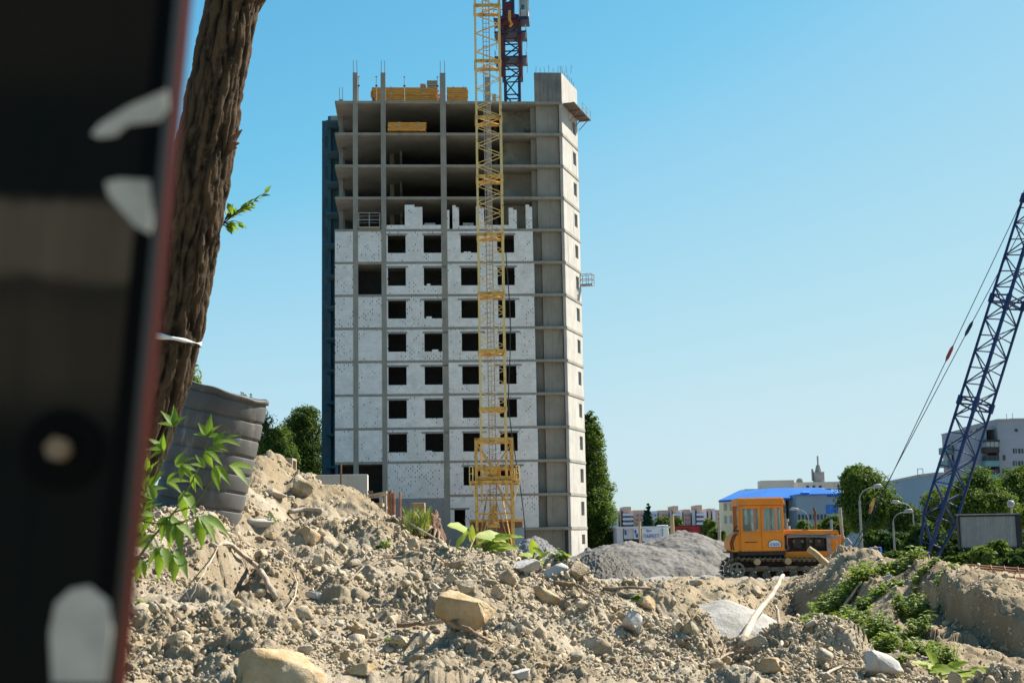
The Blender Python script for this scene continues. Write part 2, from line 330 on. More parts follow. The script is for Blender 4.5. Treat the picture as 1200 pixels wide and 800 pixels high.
# ------------------------------------------------------------------ mesh helpers
class MB:
    def __init__(s): s.v = []; s.f = []
    def add(s, vs, fs):
        o = len(s.v); s.v += [tuple(x) for x in vs]; s.f += [tuple(i + o for i in q) for q in fs]; return s
    def hexa(s, p):      # 8 corners: bottom 4 ccw, top 4 ccw
        return s.add(p, [(3, 2, 1, 0), (4, 5, 6, 7), (0, 1, 5, 4), (1, 2, 6, 5), (2, 3, 7, 6), (3, 0, 4, 7)])
    def box(s, x0, x1, y0, y1, z0, z1):
        return s.hexa([(x0, y0, z0), (x1, y0, z0), (x1, y1, z0), (x0, y1, z0), (x0, y0, z1), (x1, y0, z1), (x1, y1, z1), (x0, y1, z1)])
    def obox(s, o, ax, ay, az):
        o, ax, ay, az = map(Vector, (o, ax, ay, az))
        return s.hexa([o, o + ax, o + ax + ay, o + ay, o + az, o + ax + az, o + ax + ay + az, o + ay + az])
    def beam(s, p, q, w, h=None):
        p, q = Vector(p), Vector(q); h = h or w
        d = (q - p).normalized(); up = Vector((0, 0, 1)) if abs(d.z) < .95 else Vector((0, 1, 0))
        a = d.cross(up).normalized(); b = a.cross(d)
        a *= w / 2; b *= h / 2
        return s.hexa([p - a - b, p + a - b, p + a + b, p - a + b, q - a - b, q + a - b, q + a + b, q - a + b])
    def tube(s, pts, rad, n=8, caps=True):
        pts = [Vector(p) for p in pts]
        if not hasattr(rad, '__len__'): rad = [rad] * len(pts)
        vs = []; ref = None
        for i, p in enumerate(pts):
            d = (pts[min(i + 1, len(pts) - 1)] - pts[max(i - 1, 0)]).normalized()
            if ref is None:
                ref = d.orthogonal().normalized()
            a = (ref - d * ref.dot(d)).normalized(); ref = a; b = d.cross(a)
            for j in range(n):
                t = 2 * math.pi * j / n
                vs.append(p + (a * math.cos(t) + b * math.sin(t)) * rad[i])
        fs = [(i * n + j, i * n + (j + 1) % n, (i + 1) * n + (j + 1) % n, (i + 1) * n + j) for i in range(len(pts) - 1) for j in range(n)]
        if caps: fs += [tuple(range(n - 1, -1, -1)), tuple((len(pts) - 1) * n + j for j in range(n))]
        return s.add(vs, fs)
    def prism(s, poly, o, ax, ay, az):   # polygon in (ax, ay) plane extruded by az
        o, ax, ay, az = map(Vector, (o, ax, ay, az)); n = len(poly)
        vs = [o + ax * a + ay * b for a, b in poly] + [o + ax * a + ay * b + az for a, b in poly]
        return s.add(vs, [tuple(range(n - 1, -1, -1)), tuple(range(n, 2 * n))] + [(i, (i + 1) % n, n + (i + 1) % n, n + i) for i in range(n)])
    def disc(s, c, r, axis, t, n=16):
        axis = Vector(axis).normalized(); a = axis.orthogonal().normalized(); b = axis.cross(a)
        return s.prism([(r * math.cos(2 * math.pi * i / n), r * math.sin(2 * math.pi * i / n)) for i in range(n)], c, a, b, axis * t)
    def rod(s, p, q, r, n=6): return s.tube([p, q], r, n)
    def build(s, name, mat, parent=None, smooth=False, bevel=0.0):
        me = bpy.data.meshes.new(name); me.from_pydata(s.v, [], s.f); me.update()
        if smooth: me.polygons.foreach_set('use_smooth', [True] * len(me.polygons))
        me.materials.append(M[mat] if isinstance(mat, str) else mat)
        o = bpy.data.objects.new(name, me); COL.objects.link(o)
        if parent is not None: o.parent = parent
        if bevel:
            b = o.modifiers.new('bevel', 'BEVEL'); b.width = bevel; b.segments = 2; b.limit_method = 'ANGLE'
        return o

def npmesh(name, V, F, mat, parent=None, smooth=False):
    V = np.asarray(V, dtype=np.float32); F = np.asarray(F, dtype=np.int32)
    me = bpy.data.meshes.new(name); k = F.shape[1]
    me.vertices.add(len(V)); me.vertices.foreach_set('co', V.ravel())
    me.loops.add(F.size); me.loops.foreach_set('vertex_index', F.ravel())
    me.polygons.add(len(F)); me.polygons.foreach_set('loop_start', np.arange(0, F.size, k, dtype=np.int32))
    if smooth: me.polygons.foreach_set('use_smooth', np.ones(len(F), dtype=bool))
    me.update(calc_edges=True); me.validate()
    me.materials.append(M[mat])
    o = bpy.data.objects.new(name, me); COL.objects.link(o)
    if parent is not None: o.parent = parent
    return o

def tag(o, label=None, cat=None, group=None, kind=None):
    if label: o['label'] = label
    if cat: o['category'] = cat
    if group: o['group'] = group
    if kind: o['kind'] = kind
    return o
def thing(name, label, cat, loc=(0, 0, 0), rz=0.0, group=None):
    o = bpy.data.objects.new(name, None); COL.objects.link(o)
    o.location = loc; o.rotation_euler = (0, 0, rz); o.empty_display_size = .2
    return tag(o, label, cat, group)
def dup(o, loc=None, rz=None, label=None):
    r = o.copy(); COL.objects.link(r)
    if loc is not None: r.location = loc
    if rz is not None: r.rotation_euler = (0, 0, rz)
    if label: r['label'] = label
    for ch in list(o.children):
        c2 = ch.copy(); COL.objects.link(c2); c2.parent = r
        for g in list(ch.children):
            d2 = g.copy(); COL.objects.link(d2); d2.parent = c2
    return r

# ------------------------------------------------------------------ noise (numpy)
def _h(ix, iy, s):
    n = (ix.astype(np.int64) * 374761393 + iy.astype(np.int64) * 668265263 + s * 1274126177) & 0xffffffff
    n = ((n ^ (n >> 13)) * 1274126177) & 0xffffffff
    n = (n ^ (n >> 16)) & 0xffffff
    return n / float(0xffffff)
def vnoise(x, y, s=0):
    ix, iy = np.floor(x), np.floor(y); fx, fy = x - ix, y - iy
    fx = fx * fx * fx * (fx * (fx * 6 - 15) + 10); fy = fy * fy * fy * (fy * (fy * 6 - 15) + 10)
    a = _h(ix, iy, s); b = _h(ix + 1, iy, s); c = _h(ix, iy + 1, s); d = _h(ix + 1, iy + 1, s)
    return (a + (b - a) * fx) * (1 - fy) + (c + (d - c) * fx) * fy
def fbm(x, y, s=0, o=4):
    t = 0; a = .5
    for i in range(o):
        t = t + a * (vnoise(x, y, s + i * 17) - .5); x, y, a = x * 2.03 + 3.1, y * 2.03 + 1.7, a * .5
    return t
def worley(x, y, s=0):
    ix, iy = np.floor(x), np.floor(y); best = np.full(x.shape, 9.0); idv = np.zeros(x.shape)
    for dx in (-1, 0, 1):
        for dy in (-1, 0, 1):
            cx, cy = ix + dx, iy + dy
            px_ = cx + _h(cx, cy, s); py_ = cy + _h(cx, cy, s + 5)
            d = (px_ - x) ** 2 + (py_ - y) ** 2
            m = d < best; best = np.where(m, d, best); idv = np.where(m, _h(cx, cy, s + 9), idv)
    return np.sqrt(best), idv

# ------------------------------------------------------------------ terrain
# Sections along bearings from the standing point. Each column: photo bearing u, then for every layer (distance, height);
# heights given as ('v', row) are turned into metres with the eye height.
def Zv(u, Y, v): return P(u, v, Y).z
COLS = {
 #  u:   near        slope       shelf        crest      back        hollow      foot        lip        bank top
 60:  [(6, 808), (8, 700), (10.3, 615), (12.6, 595), (17, 'z', 1.9), (26, 'z', 1.7), (33, 'z', 1.0), (38, 'z', .6), (42, 'z', .3)],
 150: [(6.1, 808), (8.1, 703), (10.6, 610), (12.8, 583), (17, 'z', 1.9), (26, 'z', 1.8), (33, 'z', 1.0), (38, 'z', .6), (42, 'z', .3)],
 200: [(6.2, 808), (8.2, 705), (10.8, 607), (13, 578), (17, 'z', 2.0), (26, 'z', 1.9), (33, 'z', 1.0), (38, 'z', .6), (42, 'z', .3)],
 250: [(6.2, 808), (8.4, 707), (11, 603), (14, 562), (19, 'z', 2.1), (26, 'z', 2.0), (33, 'z', 1.0), (38, 'z', .6), (42, 'z', .3)],
 300: [(6.3, 808), (8.6, 710), (11.4, 630), (15.5, 543), (20, 'z', 2.2), (26, 'z', 2.1), (33, 'z', 1.0), (38, 'z', .6), (42, 'z', .3)],
 318: [(6.3, 808), (8.6, 712), (11.4, 634), (16, 540), (20, 'z', 2.2), (26, 'z', 2.1), (33, 'z', 1.0), (38, 'z', .6), (42, 'z', .3)],
 345: [(6.4, 808), (8.8, 715), (11.6, 642), (16, 562), (20, 'z', 2.1), (26, 'z', 2.1), (33, 'z', 1.0), (38, 'z', .6), (42, 'z', .3)],
 375: [(6.45, 808), (8.9, 718), (11.6, 645), (15.8, 572), (20, 'z', 2.1), (26, 'z', 2.05), (33, 'z', 1.0), (38, 'z', .6), (42, 'z', .3)],
 412: [(6.5, 808), (8.9, 721), (11.6, 649), (15.5, 579), (20, 'z', 2.0), (26, 'z', 2.0), (33, 'z', 1.0), (38, 'z', .6), (42, 'z', .3)],
 430: [(6.5, 808), (8.95, 723), (11.4, 653), (15.1, 592), (19.5, 'z', 1.8), (26, 'z', 1.7), (33, 'z', .8), (38, 'z', .5), (42, 'z', .25)],
 450: [(6.5, 808), (9, 725), (11.2, 656), (14.5, 609), (19, 'z', 1.5), (26, 'z', 1.4), (33, 'z', .6), (38, 'z', .4), (42, 'z', .2)],
 470: [(6.5, 808), (9, 725), (11, 659), (13.8, 623), (18, 'z', 1.1), (25, 'z', .8), (31, 'z', .3), (37, 'z', .2), (41, 'z', .2)],
 492: [(6.5, 808), (9, 725), (10.8, 662), (13, 642), (17, 'z', .8), (24, 'z', .4), (30, 'z', .1), (36, 'z', .1), (40, 'z', .15)],
 550: [(6.6, 808), (9, 728), (10.5, 668), (12, 651), (15.5, 'z', .4), (22, 'z', .1), (28, 'z', 0), (33, 'z', .05), (38, 'z', .1)],
 600: [(6.7, 808), (9, 735), (10.3, 682), (11.5, 659), (15, 'z', .2), (21, 'z', 0), (28, 'z', 0), (32, 'z', .05), (37, 'z', .1)],
 650: [(6.8, 808), (9, 742), (10.3, 696), (11.2, 669), (15, 'z', .1), (20, 'z', 0), (27, 'z', 0), (31, 'z', .15), (35, 'z', .2)],
 700: [(6.9, 808), (8.9, 755), (10, 712), (11, 688), (14.5, 'z', 0), (19, 'z', -.1), (26, 'v', 712), (29, 698), (32, 692)],
 750: [(7, 808), (8.8, 768), (9.8, 731), (10.6, 707), (14, 'z', -.1), (18, 'z', -.2), (26, 'v', 722), (30, 698), (33, 690)],
 800: [(7, 808), (8.7, 780), (9.6, 753), (10.3, 733), (13.5, 'z', -.1), (18, 'z', -.2), (27, 'v', 727), (31, 697), (34, 689)],
 850: [(7.1, 808), (8.6, 790), (9.5, 776), (10.2, 762), (13, 'z', -.15), (18, 'z', -.25), (28, 'v', 728), (33, 700), (36, 694)],
 900: [(7.2, 808), (8.4, 790), (9.4, 770), (10.2, 752), (13, 'z', -.2), (18, 'z', -.3), (34.4, 'v', 728), (35, 698), (37.5, 692)],
 930: [(7.2, 808), (8.3, 789), (9.3, 765), (10.1, 744), (13, 'z', -.2), (18, 'z', -.3), (35.4, 'v', 724), (36, 694), (38.5, 686)],
 965: [(7.2, 808), (8.2, 789), (9.2, 765), (10, 742), (13, 'z', -.2), (18, 'z', -.3), (34, 'v', 722), (35.5, 682), (38.5, 668)],
 990: [(7.2, 808), (8.1, 791), (9.0, 772), (9.8, 752), (13, 'z', -.2), (18, 'v', 780), (28, 'v', 728), (35, 668), (38, 652)],
 1020: [(7.2, 810), (8.0, 797), (8.7, 786), (9.5, 773), (13, 'z', -.2), (17, 'v', 785), (25, 'v', 727), (32, 672), (36, 653)],
 1050: [(7.2, 813), (7.7, 808), (8.3, 802), (9.1, 795), (12.5, 'z', -.2), (16, 'v', 790), (23, 'v', 727), (29, 682), (33, 661)],
 1080: [(7.1, 832), (7.6, 825), (8.2, 820), (9, 815), (12, 'z', -.15), (16, 'v', 790), (24.7, 'v', 728), (25.3, 690), (29, 663)],
 1110: [(7, 845), (7.6, 838), (8.2, 832), (9, 826), (11.5, 'z', -.1), (15.5, 'v', 795), (21.3, 'v', 738), (21.75, 692), (24.5, 670)],
 1150: [(7, 850), (7.6, 845), (8.2, 840), (9, 835), (11.5, 'z', -.1), (15, 'v', 800), (19.2, 'v', 772), (19.65, 704), (22.3, 682)],
 1200: [(7, 852), (7.6, 848), (8.2, 845), (9, 840), (11.5, 'z', -.05), (14.5, 'v', 806), (18.1, 'v', 790), (18.55, 734), (21, 697)],
 1300: [(7, 855), (7.6, 850), (8.2, 846), (9, 843), (11.5, 'z', 0), (14, 'v', 812), (17.3, 'v', 800), (17.8, 742), (20, 702)],
}
us = sorted(COLS)
LY, LZ = [], []
for u in us:
    ys, zs = [-40, 1.5, 3.6], [0, 0, .12]
    for q in COLS[u]:
        ys.append(q[0])
        zs.append(q[2] if q[1] == 'z' else Zv(u, q[0], q[-1]))
    for Y_, z_ in ((46, .16), (62, .05), (100, 0), (170, -.3), (320, -1.2), (750, -4), (3000, -12), (20000, -40)):
        ys.append(Y_); zs.append(z_)
    LY.append(ys); LZ.append(zs)
LY, LZ = np.array(LY, float), np.array(LZ, float)
cs = np.array([P(u, 690, 10).x / P(u, 690, 10).y for u in us])
uc = np.arange(50, 1252, 1.35)
cc = np.interp(uc, us, cs)
out = np.array([.02, .045, .08, .13, .2, .3, .45, .7, 1.1, 1.8, 3, 6, 14, 40])
cc = np.concatenate([cc[0] - out[::-1], cc, cc[-1] + out])
SEG = [3, 5, 26, 190, 165, 125, 42, 56, 80, 90, 66, 34, 12, 14, 9, 6, 5, 4, 3]
tt = np.concatenate([[i + np.arange(n) / n for n in [n]][0] for i, n in enumerate(SEG)] + [[len(SEG)]])
def col_interp(A):
    return np.stack([np.interp(cc, cs, A[:, j]) for j in range(A.shape[1])], 1)     # (ncol, nlayer)
GY, GZ = col_interp(LY), col_interp(LZ)
nl = GY.shape[1]
def smooth_t(G, t):       # monotone cubic (Fritsch-Carlson) along the layers
    d = np.diff(G, axis=1); m = np.zeros_like(G)
    a, b = d[:, :-1], d[:, 1:]
    with np.errstate(divide='ignore', invalid='ignore'):
        m[:, 1:-1] = np.where(a * b > 0, 2 * a * b / (a + b), 0)
    m[:, 0], m[:, -1] = d[:, 0], d[:, -1]
    i = np.clip(np.floor(t).astype(int), 0, nl - 2); x = t - i
    h00 = 2 * x ** 3 - 3 * x ** 2 + 1; h10 = x ** 3 - 2 * x ** 2 + x; h01 = -2 * x ** 3 + 3 * x ** 2; h11 = x ** 3 - x ** 2
    return G[:, i] * h00 + m[:, i] * h10 + G[:, i + 1] * h01 + m[:, i + 1] * h11
TY, TZ = smooth_t(GY, tt), smooth_t(GZ, tt)                # (ncol, nrow)
TX = cc[:, None] * np.maximum(TY, 1.5)
BX, BY, BZ = TX.copy(), TY.copy(), TZ.copy()
uu, vv = proj(TX, np.maximum(TY, 1.5), TZ)
# hollows and lumps: (u, v, radius u, radius v, metres, distance range)
for (u0, v0, ru, rv, am, ya, yb) in [(276, 668, 26, 12, -.44, 6, 13), (240, 650, 22, 10, .10, 6, 13), (470, 770, 26, 12, -.16, 6, 10), (500, 748, 70, 8, -.10, 6, 10),
        (690, 770, 40, 12, -.16, 6, 10), (655, 708, 40, 10, -.08, 6, 11), (705, 745, 34, 12, .13, 6, 10), (860, 782, 30, 14, -.14, 6, 10), (330, 735, 70, 10, -.10, 6, 10),
        (400, 690, 40, 16, .08, 6, 12), (590, 700, 50, 16, .08, 6, 11), (352, 580, 14, 8, .12, 12, 17), (340, 610, 30, 8, -.10, 11, 16),
        (730, 680, 26, 14, .0, 9, 12), (1130, 715, 40, 20, -.0, 17, 24), (905, 700, 22, 20, -.25, 25, 38), (880, 690, 12, 10, .2, 30, 38), (1010, 700, 30, 12, .25, 18, 36)]:
    g = np.exp(-((uu - u0) / ru) ** 2 - ((vv - v0) / rv) ** 2) * ((TY > ya) & (TY < yb))
    TZ += am * g
dist = np.clip(TY, 1.5, None)
near = np.clip((dist - 3.5) / 2, 0, 1) * np.clip((24 - dist) / 10, 0, 1)
heap = np.clip((13.4 - dist) / 1.6, 0, 1)
right = np.clip((uu - 640) / 250, 0, 1)
big = (fbm(TX / .9, TY / .9, 3, 4) * .30 + fbm(TX / .36, TY / .33, 5, 3) * .15) * near
rough = np.clip(fbm(TX / .7, TY / .7, 40, 3) * 2.4 + .75, .25, 1.35)
w1, i1 = worley(TX / .34 + fbm(TX * 3, TY * 3, 8) * .5, TY / .30, 11)
w2, i2 = worley(TX / .12 + fbm(TX * 6, TY * 6, 9) * .5, TY / .11, 21)
w3, i3 = worley(TX / .055, TY / .05, 31)
w4, i4 = worley(TX / .028, TY / .03, 37)
cl = lambda w_, i_: np.clip(1 - (w_ / .72) ** 2, 0, 1) * .75 * (.2 + i_)
clod = (cl(w1, i1) * .15 + cl(w2, i2) * .058 * rough + cl(w3, i3) * .032 * rough + cl(w4, i4) * .014 * rough + fbm(TX / .09, TY / .08, 60, 4) * .035)
furrow = fbm(TX / .35 + TY * .3, TY / 1.3, 70, 4) * .22
disp = big + clod * near * (.25 + .75 * heap) * rough + furrow * near * (1 - heap) * .8 + (fbm(TX / .12, TY / .12, 75, 4) * .10 + clod * .35) * near * (1 - heap)
mid = np.clip((dist - 15) / 4, 0, 1) * np.clip((60 - dist) / 14, 0, 1)
wm, im = worley(TX / .8 + fbm(TX, TY, 81) , TY / .9, 82); wn_, in_ = worley(TX / .27, TY / .34, 83)
disp += mid * (fbm(TX / 1.6, TY / 1.6, 80, 5) * .40 + fbm(TX / .35, TY / .5, 85, 4) * .20 + cl(wm, im) * .24 + cl(wn_, in_) * .11 + fbm(TX / .10, TY / .14, 86, 3) * .05)
disp += np.clip((dist - 40) / 20, 0, 1) * fbm(TX / 5, TY / 5, 90, 4) * .18 * np.clip((170 - dist) / 60, 0, 1)
disp -= (clod * near * .5).mean() * 0
TZ = TZ + disp * .82
TY = TY - disp * .34 * near
nc, nr = TX.shape
idx = np.arange(nc * nr).reshape(nc, nr)
F = np.stack([idx[:-1, :-1], idx[1:, :-1], idx[1:, 1:], idx[:-1, 1:]], -1).reshape(-1, 4)
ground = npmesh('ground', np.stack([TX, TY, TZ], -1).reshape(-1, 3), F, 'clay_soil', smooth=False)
tag(ground, kind='structure', label='pale clay ground of the building site with a cloddy spoil slope', cat='ground')

def gz(x, y):
    """height of the finished ground at world x, y"""
    i = int(np.clip(np.searchsorted(cc, x / max(y, 1.5)), 1, nc - 1))
    if abs(cc[i - 1] - x / max(y, 1.5)) < abs(cc[i] - x / max(y, 1.5)): i -= 1
    o = np.argsort(TY[i], kind='stable')
    return float(np.interp(y, TY[i][o], TZ[i][o]))
guu, gvv = proj(TX, np.maximum(TY, 1.5), TZ)
def hit(u, v, y0=5.0, y1=50.0):
    """first visible ground point at photo pixel (u, v)"""
    c_ = P(u, v, 10); i = int(np.clip(np.searchsorted(cc, c_.x / c_.y), 0, nc - 1))
    rowv = gvv[i]; ok = np.where((TY[i] > y0) & (TY[i] < y1) & (rowv <= v))[0]
    j = ok[0] if len(ok) else np.argmin(np.abs(rowv - v) + 1e3 * ((TY[i] < y0) | (TY[i] > y1)))
    return Vector((TX[i, j], TY[i, j], TZ[i, j]))

# ------------------------------------------------------------------ the unfinished tower block
TH = R(4.0)
A0 = P(392.5, 540, 129.0); A0.z = 0
tower = thing('apartment_tower', 'tall unfinished concrete and white brick apartment tower with open upper floors', 'building', (A0.x, A0.y, 0), TH)
ex = Vector((math.cos(TH), math.sin(TH), 0)); ey = Vector((-math.sin(TH), math.cos(TH), 0))
def loc(u, v, Y):
    d = P(u, v, Y) - A0; return d.dot(ex), d.dot(ey), d.z
XL, XC, XB = 0.0, 21.35, 18.42                 # left end, right corner, right end of the brickwork
ZS = [42.55 - 3.07 * i for i in range(14)]     # slab tops
TS = 0.24
bk = loc(681, 330, 136.0); XR, DR = bk[0], bk[1]     # rear end of the splayed end wall
DEP = 13.0
rdir = Vector((XR - XC, DR, 0)).normalized(); rn = Vector((rdir.y, -rdir.x, 0))
RL = math.hypot(XR - XC, DR)
for i, z in enumerate(ZS):                     # floor slabs
    pts = [(XL, -.05), (XC + .06, -.05), (XR + .06, DR), (XR - .5, DEP), (XL, DEP)]
    if i >= 4: pts = [(XL - .02, -.03)] + pts[1:]
    MB().prism(pts, (0, 0, z - TS), (1, 0, 0), (0, 1, 0), (0, 0, TS)).build('floor_slab', 'concrete', tower)
COLX = [(1.67, 2.13), (4.28, 4.74), (9.85, 10.38)]
def column(x0, x1, y0, y1, z0, z1, rods=True, m='concrete'):
    c = MB().box(x0, x1, y0, y1, z0, z1).build('column', m, tower)
    if rods:
        for dx in (.06, x1 - x0 - .06): MB().rod((x0 + dx, (y0 + y1) / 2, z1), (x0 + dx + rnd.uniform(-.03, .03), (y0 + y1) / 2, z1 + 1.25), .028).build('starter_bar', 'rebar', c)
for x0, x1 in COLX: column(x0, x1, -.07, .4, 0, ZS[0] + 2.75)
column(14.15, 14.65, .42, .9, 0, ZS[0] + 2.55)
column(14.9, 15.25, 1.6, 2.0, ZS[0], ZS[0] + 1.25, False)
for x0, y0, zt, q in ((.15, 4.4, 1.55, 1), (5.0, 6.5, 0, 0), (10.0, 6.5, 0, 0), (.1, 8.6, 0, 0), (15.2, 6.5, 0, 0)):
    column(x0, x0 + .4, y0, y0 + .4, 0, ZS[0] + zt - (0 if zt else TS + .002), bool(q))
# back and inner walls
MB().box(.35, XR - .7, DEP - .4, DEP - .15, 0, ZS[0] - .3).build('rear_wall', 'inside_shade', tower)
for k in range(13):
    zt, zb = ZS[k] - TS - .002, ZS[k + 1] + .002
    MB().box(XR - .9, XR - .65, DR + .02, DEP - .41, zb, zt).build('side_wall', 'concrete', tower)
    if k >= 4:
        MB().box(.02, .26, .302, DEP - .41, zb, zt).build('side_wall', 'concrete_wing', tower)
        MB().box(.27, 18.4, 3.6, 3.75, zb, zt).build('inner_wall', 'inside_shade', tower)  # dark partition added to keep the window openings black
for k in range(4):
    z = ZS[k + 1]
    MB().box(15.7, 18.9, 2.6, 2.85, z + .002, ZS[k] - TS - .002).build('inner_wall', 'blotched_wall', tower)
    MB().box(6.0, 6.2, 5.5, 10.0, z + .002, ZS[k] - TS - .002).build('inner_wall', 'blotched_wall', tower)
# brick infill panels ------------------------------------------------------
def panel(x0, x1, z0, z1, wins=(), y0=-.045, y1=.3, lint=True):
    """one storey-high field of brickwork with real openings"""
    xs = sorted(wins); b = MB(); x = x0
    for (a, c, s, h) in xs:
        if a > x + 1e-3: b.box(x, a, y0, y1, z0, z1)
        if s > z0 + 1e-3: b.box(a, c, y0, y1, z0, s)
        if h < z1 - 1e-3: b.box(a, c, y0, y1, h, z1)
        x = c
    if x < x1 - 1e-3: b.box(x, x1, y0, y1, z0, z1)
    o = b.build('brick_panel', 'white_brick', tower)
    if lint:
        for (a, c, s, h) in xs:
            ext = rnd.choice((.12, .2, .38, .5))
            MB().box(a - rnd.choice((.1, .35, .15)), c + ext if rnd.random() < .8 else c + .1, y0 - .025, y0 + .1, h - .04, h + .13).build('lintel', 'lintel', o)
            if rnd.random() < .14:
                w_ = rnd.uniform(.3, .7); xa = rnd.uniform(a, c - w_)
                MB().box(xa, xa + w_, y0 + .01, y1 - .02, s + .001, s + rnd.choice((.12, .18))).build('loose_brick', 'white_brick', o)
W1 = (4.85, 6.52); W2 = (8.18, 9.82); W3 = (11.62, 13.28); W4 = (15.02, 16.62)
for k in range(4, 11):                          # seven closed storeys
    zt, zb = ZS[k] - TS, ZS[k + 1]
    s, h = ZS[k] - 2.27, ZS[k] - .56
    panel(XL, 1.67, zb, zt)
    if k != 5: panel(2.13, 4.28, zb, zt)
    panel(4.74, 9.85, zb, zt, [(max(W1[0], 4.86), W1[1], s, h), (W2[0], 9.83, s, h)])
    panel(10.38, XB + rnd.uniform(-.05, .05), zb, zt, [(W3[0], W3[1], s, h), (W4[0], W4[1], s, h)])
k = 11
zt, zb = ZS[k] - TS, ZS[k + 1]
panel(4.74, 9.85, zb - .3, zt)
panel(10.38, XB, zb, zt, [(W3[0], W3[1], ZS[k] - 2.27, ZS[k] - .56), (W4[0], W4[1], ZS[k] - 2.27, ZS[k] - .56)])
MB().box(4.74, 9.85, -.03, .3, .0, zb - .302).build('plinth', 'cement_plinth', tower)
k = 12
panel(10.38, XB, ZS[13], ZS[12] - TS, [(10.75, 11.75, ZS[13], ZS[12] - 1.35)])
MB().box(10.38, 15.2, -.03, .3, 0, ZS[13] - TS - .002).build('plinth', 'cement_plinth', tower)
MB().box(16.9, XC - .5, .9, 1.1, 0, ZS[13] - TS - .002).build('plinth', 'concrete', tower)
# broken piers and sills on the storey being bricked up
zb = ZS[4]
def stub(x0, x1, h, steps=True):
    b = MB().box(x0, x1, -.03, .25, zb, zb + h)
    if steps:
        b.box(x0, x0 + (x1 - x0) * .55, -.03, .25, zb + h + .001, zb + h + .2)
    b.build('brick_pier', 'white_brick', tower)
MB().box(4.76, 6.44, -.03, .25, zb, zb + .38).build('brick_sill', 'white_brick', tower)
MB().box(8.12, 9.83, -.03, .25, zb, zb + .38).build('brick_sill', 'white_brick', tower)
stub(6.46, 8.1, 2.1); stub(10.9, 11.5, 2.05); stub(13.1, 13.85, 1.95); stub(16.15, 16.9, 1.8); stub(17.75, 18.35, 2.1)
MB().box(11.52, 13.08, -.03, .25, zb, zb + .3).build('brick_sill', 'white_brick', tower)
MB().box(13.87, 16.13, -.03, .25, zb, zb + .36).build('brick_sill', 'white_brick', tower)
stub(10.39, 10.6, 1.8, False)
for xa in (8.3, 11.9): MB().box(xa, xa + 1.0, 1.0, 1.4, zb + .002, zb + .8).build('brick_pile', 'white_brick', tower)
# right-hand concrete bays and the end wall
for k in range(13):
    zt, zb = ZS[k] - TS - .002, ZS[k + 1] + .002
    x0 = 18.95 if k < 4 else 19.25
    MB().box(x0, XC - .28, .55, .8, zb, zt).build('bay_wall', 'concrete', tower)
    MB().box(18.45, x0 - .003, 1.0, 1.2, zb, zt).build('bay_wall', 'concrete', tower)
zz = ZS + [0.0]
for k in range(14):                             # end wall, one storey each, with its small window
    zt, zb = zz[k] - .012, zz[k + 1]
    o = Vector((XC, 0, 0)); th = -rn * .28
    def seg(a, c, s, h, b): b.obox(o + rdir * a + Vector((0, 0, s)), rdir * (c - a), th, (0, 0, h - s))
    b = MB()
    a, c = RL * .66, RL * .86
    s, h = zt - 2.0 if k < 13 else zt - 1.6, zt - .72 if k < 13 else zt - .7
    seg(0, a, zb, zt, b); seg(c, RL, zb, zt, b); seg(a, c, zb, s, b); seg(a, c, h, zt, b)
    wl = b.build('end_wall', 'concrete_pale', tower)
    l = MB(); l.obox(o + rn * .025 + Vector((0, 0, zt - .1)), rdir * RL, -rn * .02, (0, 0, .09)); l.build('joint_strip', 'concrete', wl)
# left wing set back behind the facade, in shade
WY = 7.0
wx0 = loc(376.5, 300, 137)[0]; wx1 = loc(384, 300, 137)[0]; wx2 = loc(392, 300, 135)[0] + .4
ztop = loc(380, 142, 138)[2]
b = MB()
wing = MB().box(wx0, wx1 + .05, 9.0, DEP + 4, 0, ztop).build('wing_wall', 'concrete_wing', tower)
for k in range(14):
    zt = ZS[k] - .2 if k else ZS[0]
    if ZS[k] < ztop + .5:
        MB().box(wx0 + .28, wx0 + .68, 8.93, 9.06, ZS[k] - 2.0, ZS[k] - .9).build('wing_window', 'window_dark', wing)
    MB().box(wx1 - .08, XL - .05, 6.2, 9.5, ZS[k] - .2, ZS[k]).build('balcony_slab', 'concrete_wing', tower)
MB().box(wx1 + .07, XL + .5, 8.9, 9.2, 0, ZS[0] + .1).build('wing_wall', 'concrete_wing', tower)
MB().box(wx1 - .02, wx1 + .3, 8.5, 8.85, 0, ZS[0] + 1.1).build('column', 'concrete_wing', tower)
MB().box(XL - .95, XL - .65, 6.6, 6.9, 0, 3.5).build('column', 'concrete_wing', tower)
# parapet blocks on the roof, stair head, scaffold shelf
x0 = loc(387, 110, 139)[0]; x1 = loc(437, 110, 139)[0]
MB().box(x0, x1, 9.2, 9.6, ZS[0] - .2, ZS[0] + 1.35).build('roof_parapet', 'concrete', tower)
hx0 = loc(625.5, 118, 131)[0]
head = MB()
hz0, hz1 = ZS[0] + .003, ZS[0] + 2.85
head.hexa([(hx0, .0, hz0), (XC, .0, hz0), (XR, DR, hz0), (hx0 + .8, DR, hz0), (hx0, .0, hz1), (XC, .0, hz1), (XR, DR, hz1), (hx0 + .8, DR, hz1)])
hd = head.build('stair_head', 'concrete_stained', tower)
cl_ = MB(); cl_.obox(Vector((XC, 0, hz0 + .01)) + rn * .003, rdir * RL, rn * .05, (0, 0, 2.83)); cl_.build('end_wall', 'concrete_pale', hd)
b = MB(); b.obox(Vector((XC, 0, hz0 + .25)) + rn * .055 + rdir * RL * .70, rdir * RL * .22, rn * .03, (0, 0, 1.0)); b.build('hatch', 'rusty', hd)
for q in range(9): MB().rod((hx0 + .2 + q * .42, .15, hz1), (hx0 + .2 + q * .42 + rnd.uniform(-.05, .05), .15, hz1 + rnd.uniform(.5, .85)), .02).build('starter_bar', 'rebar', hd)
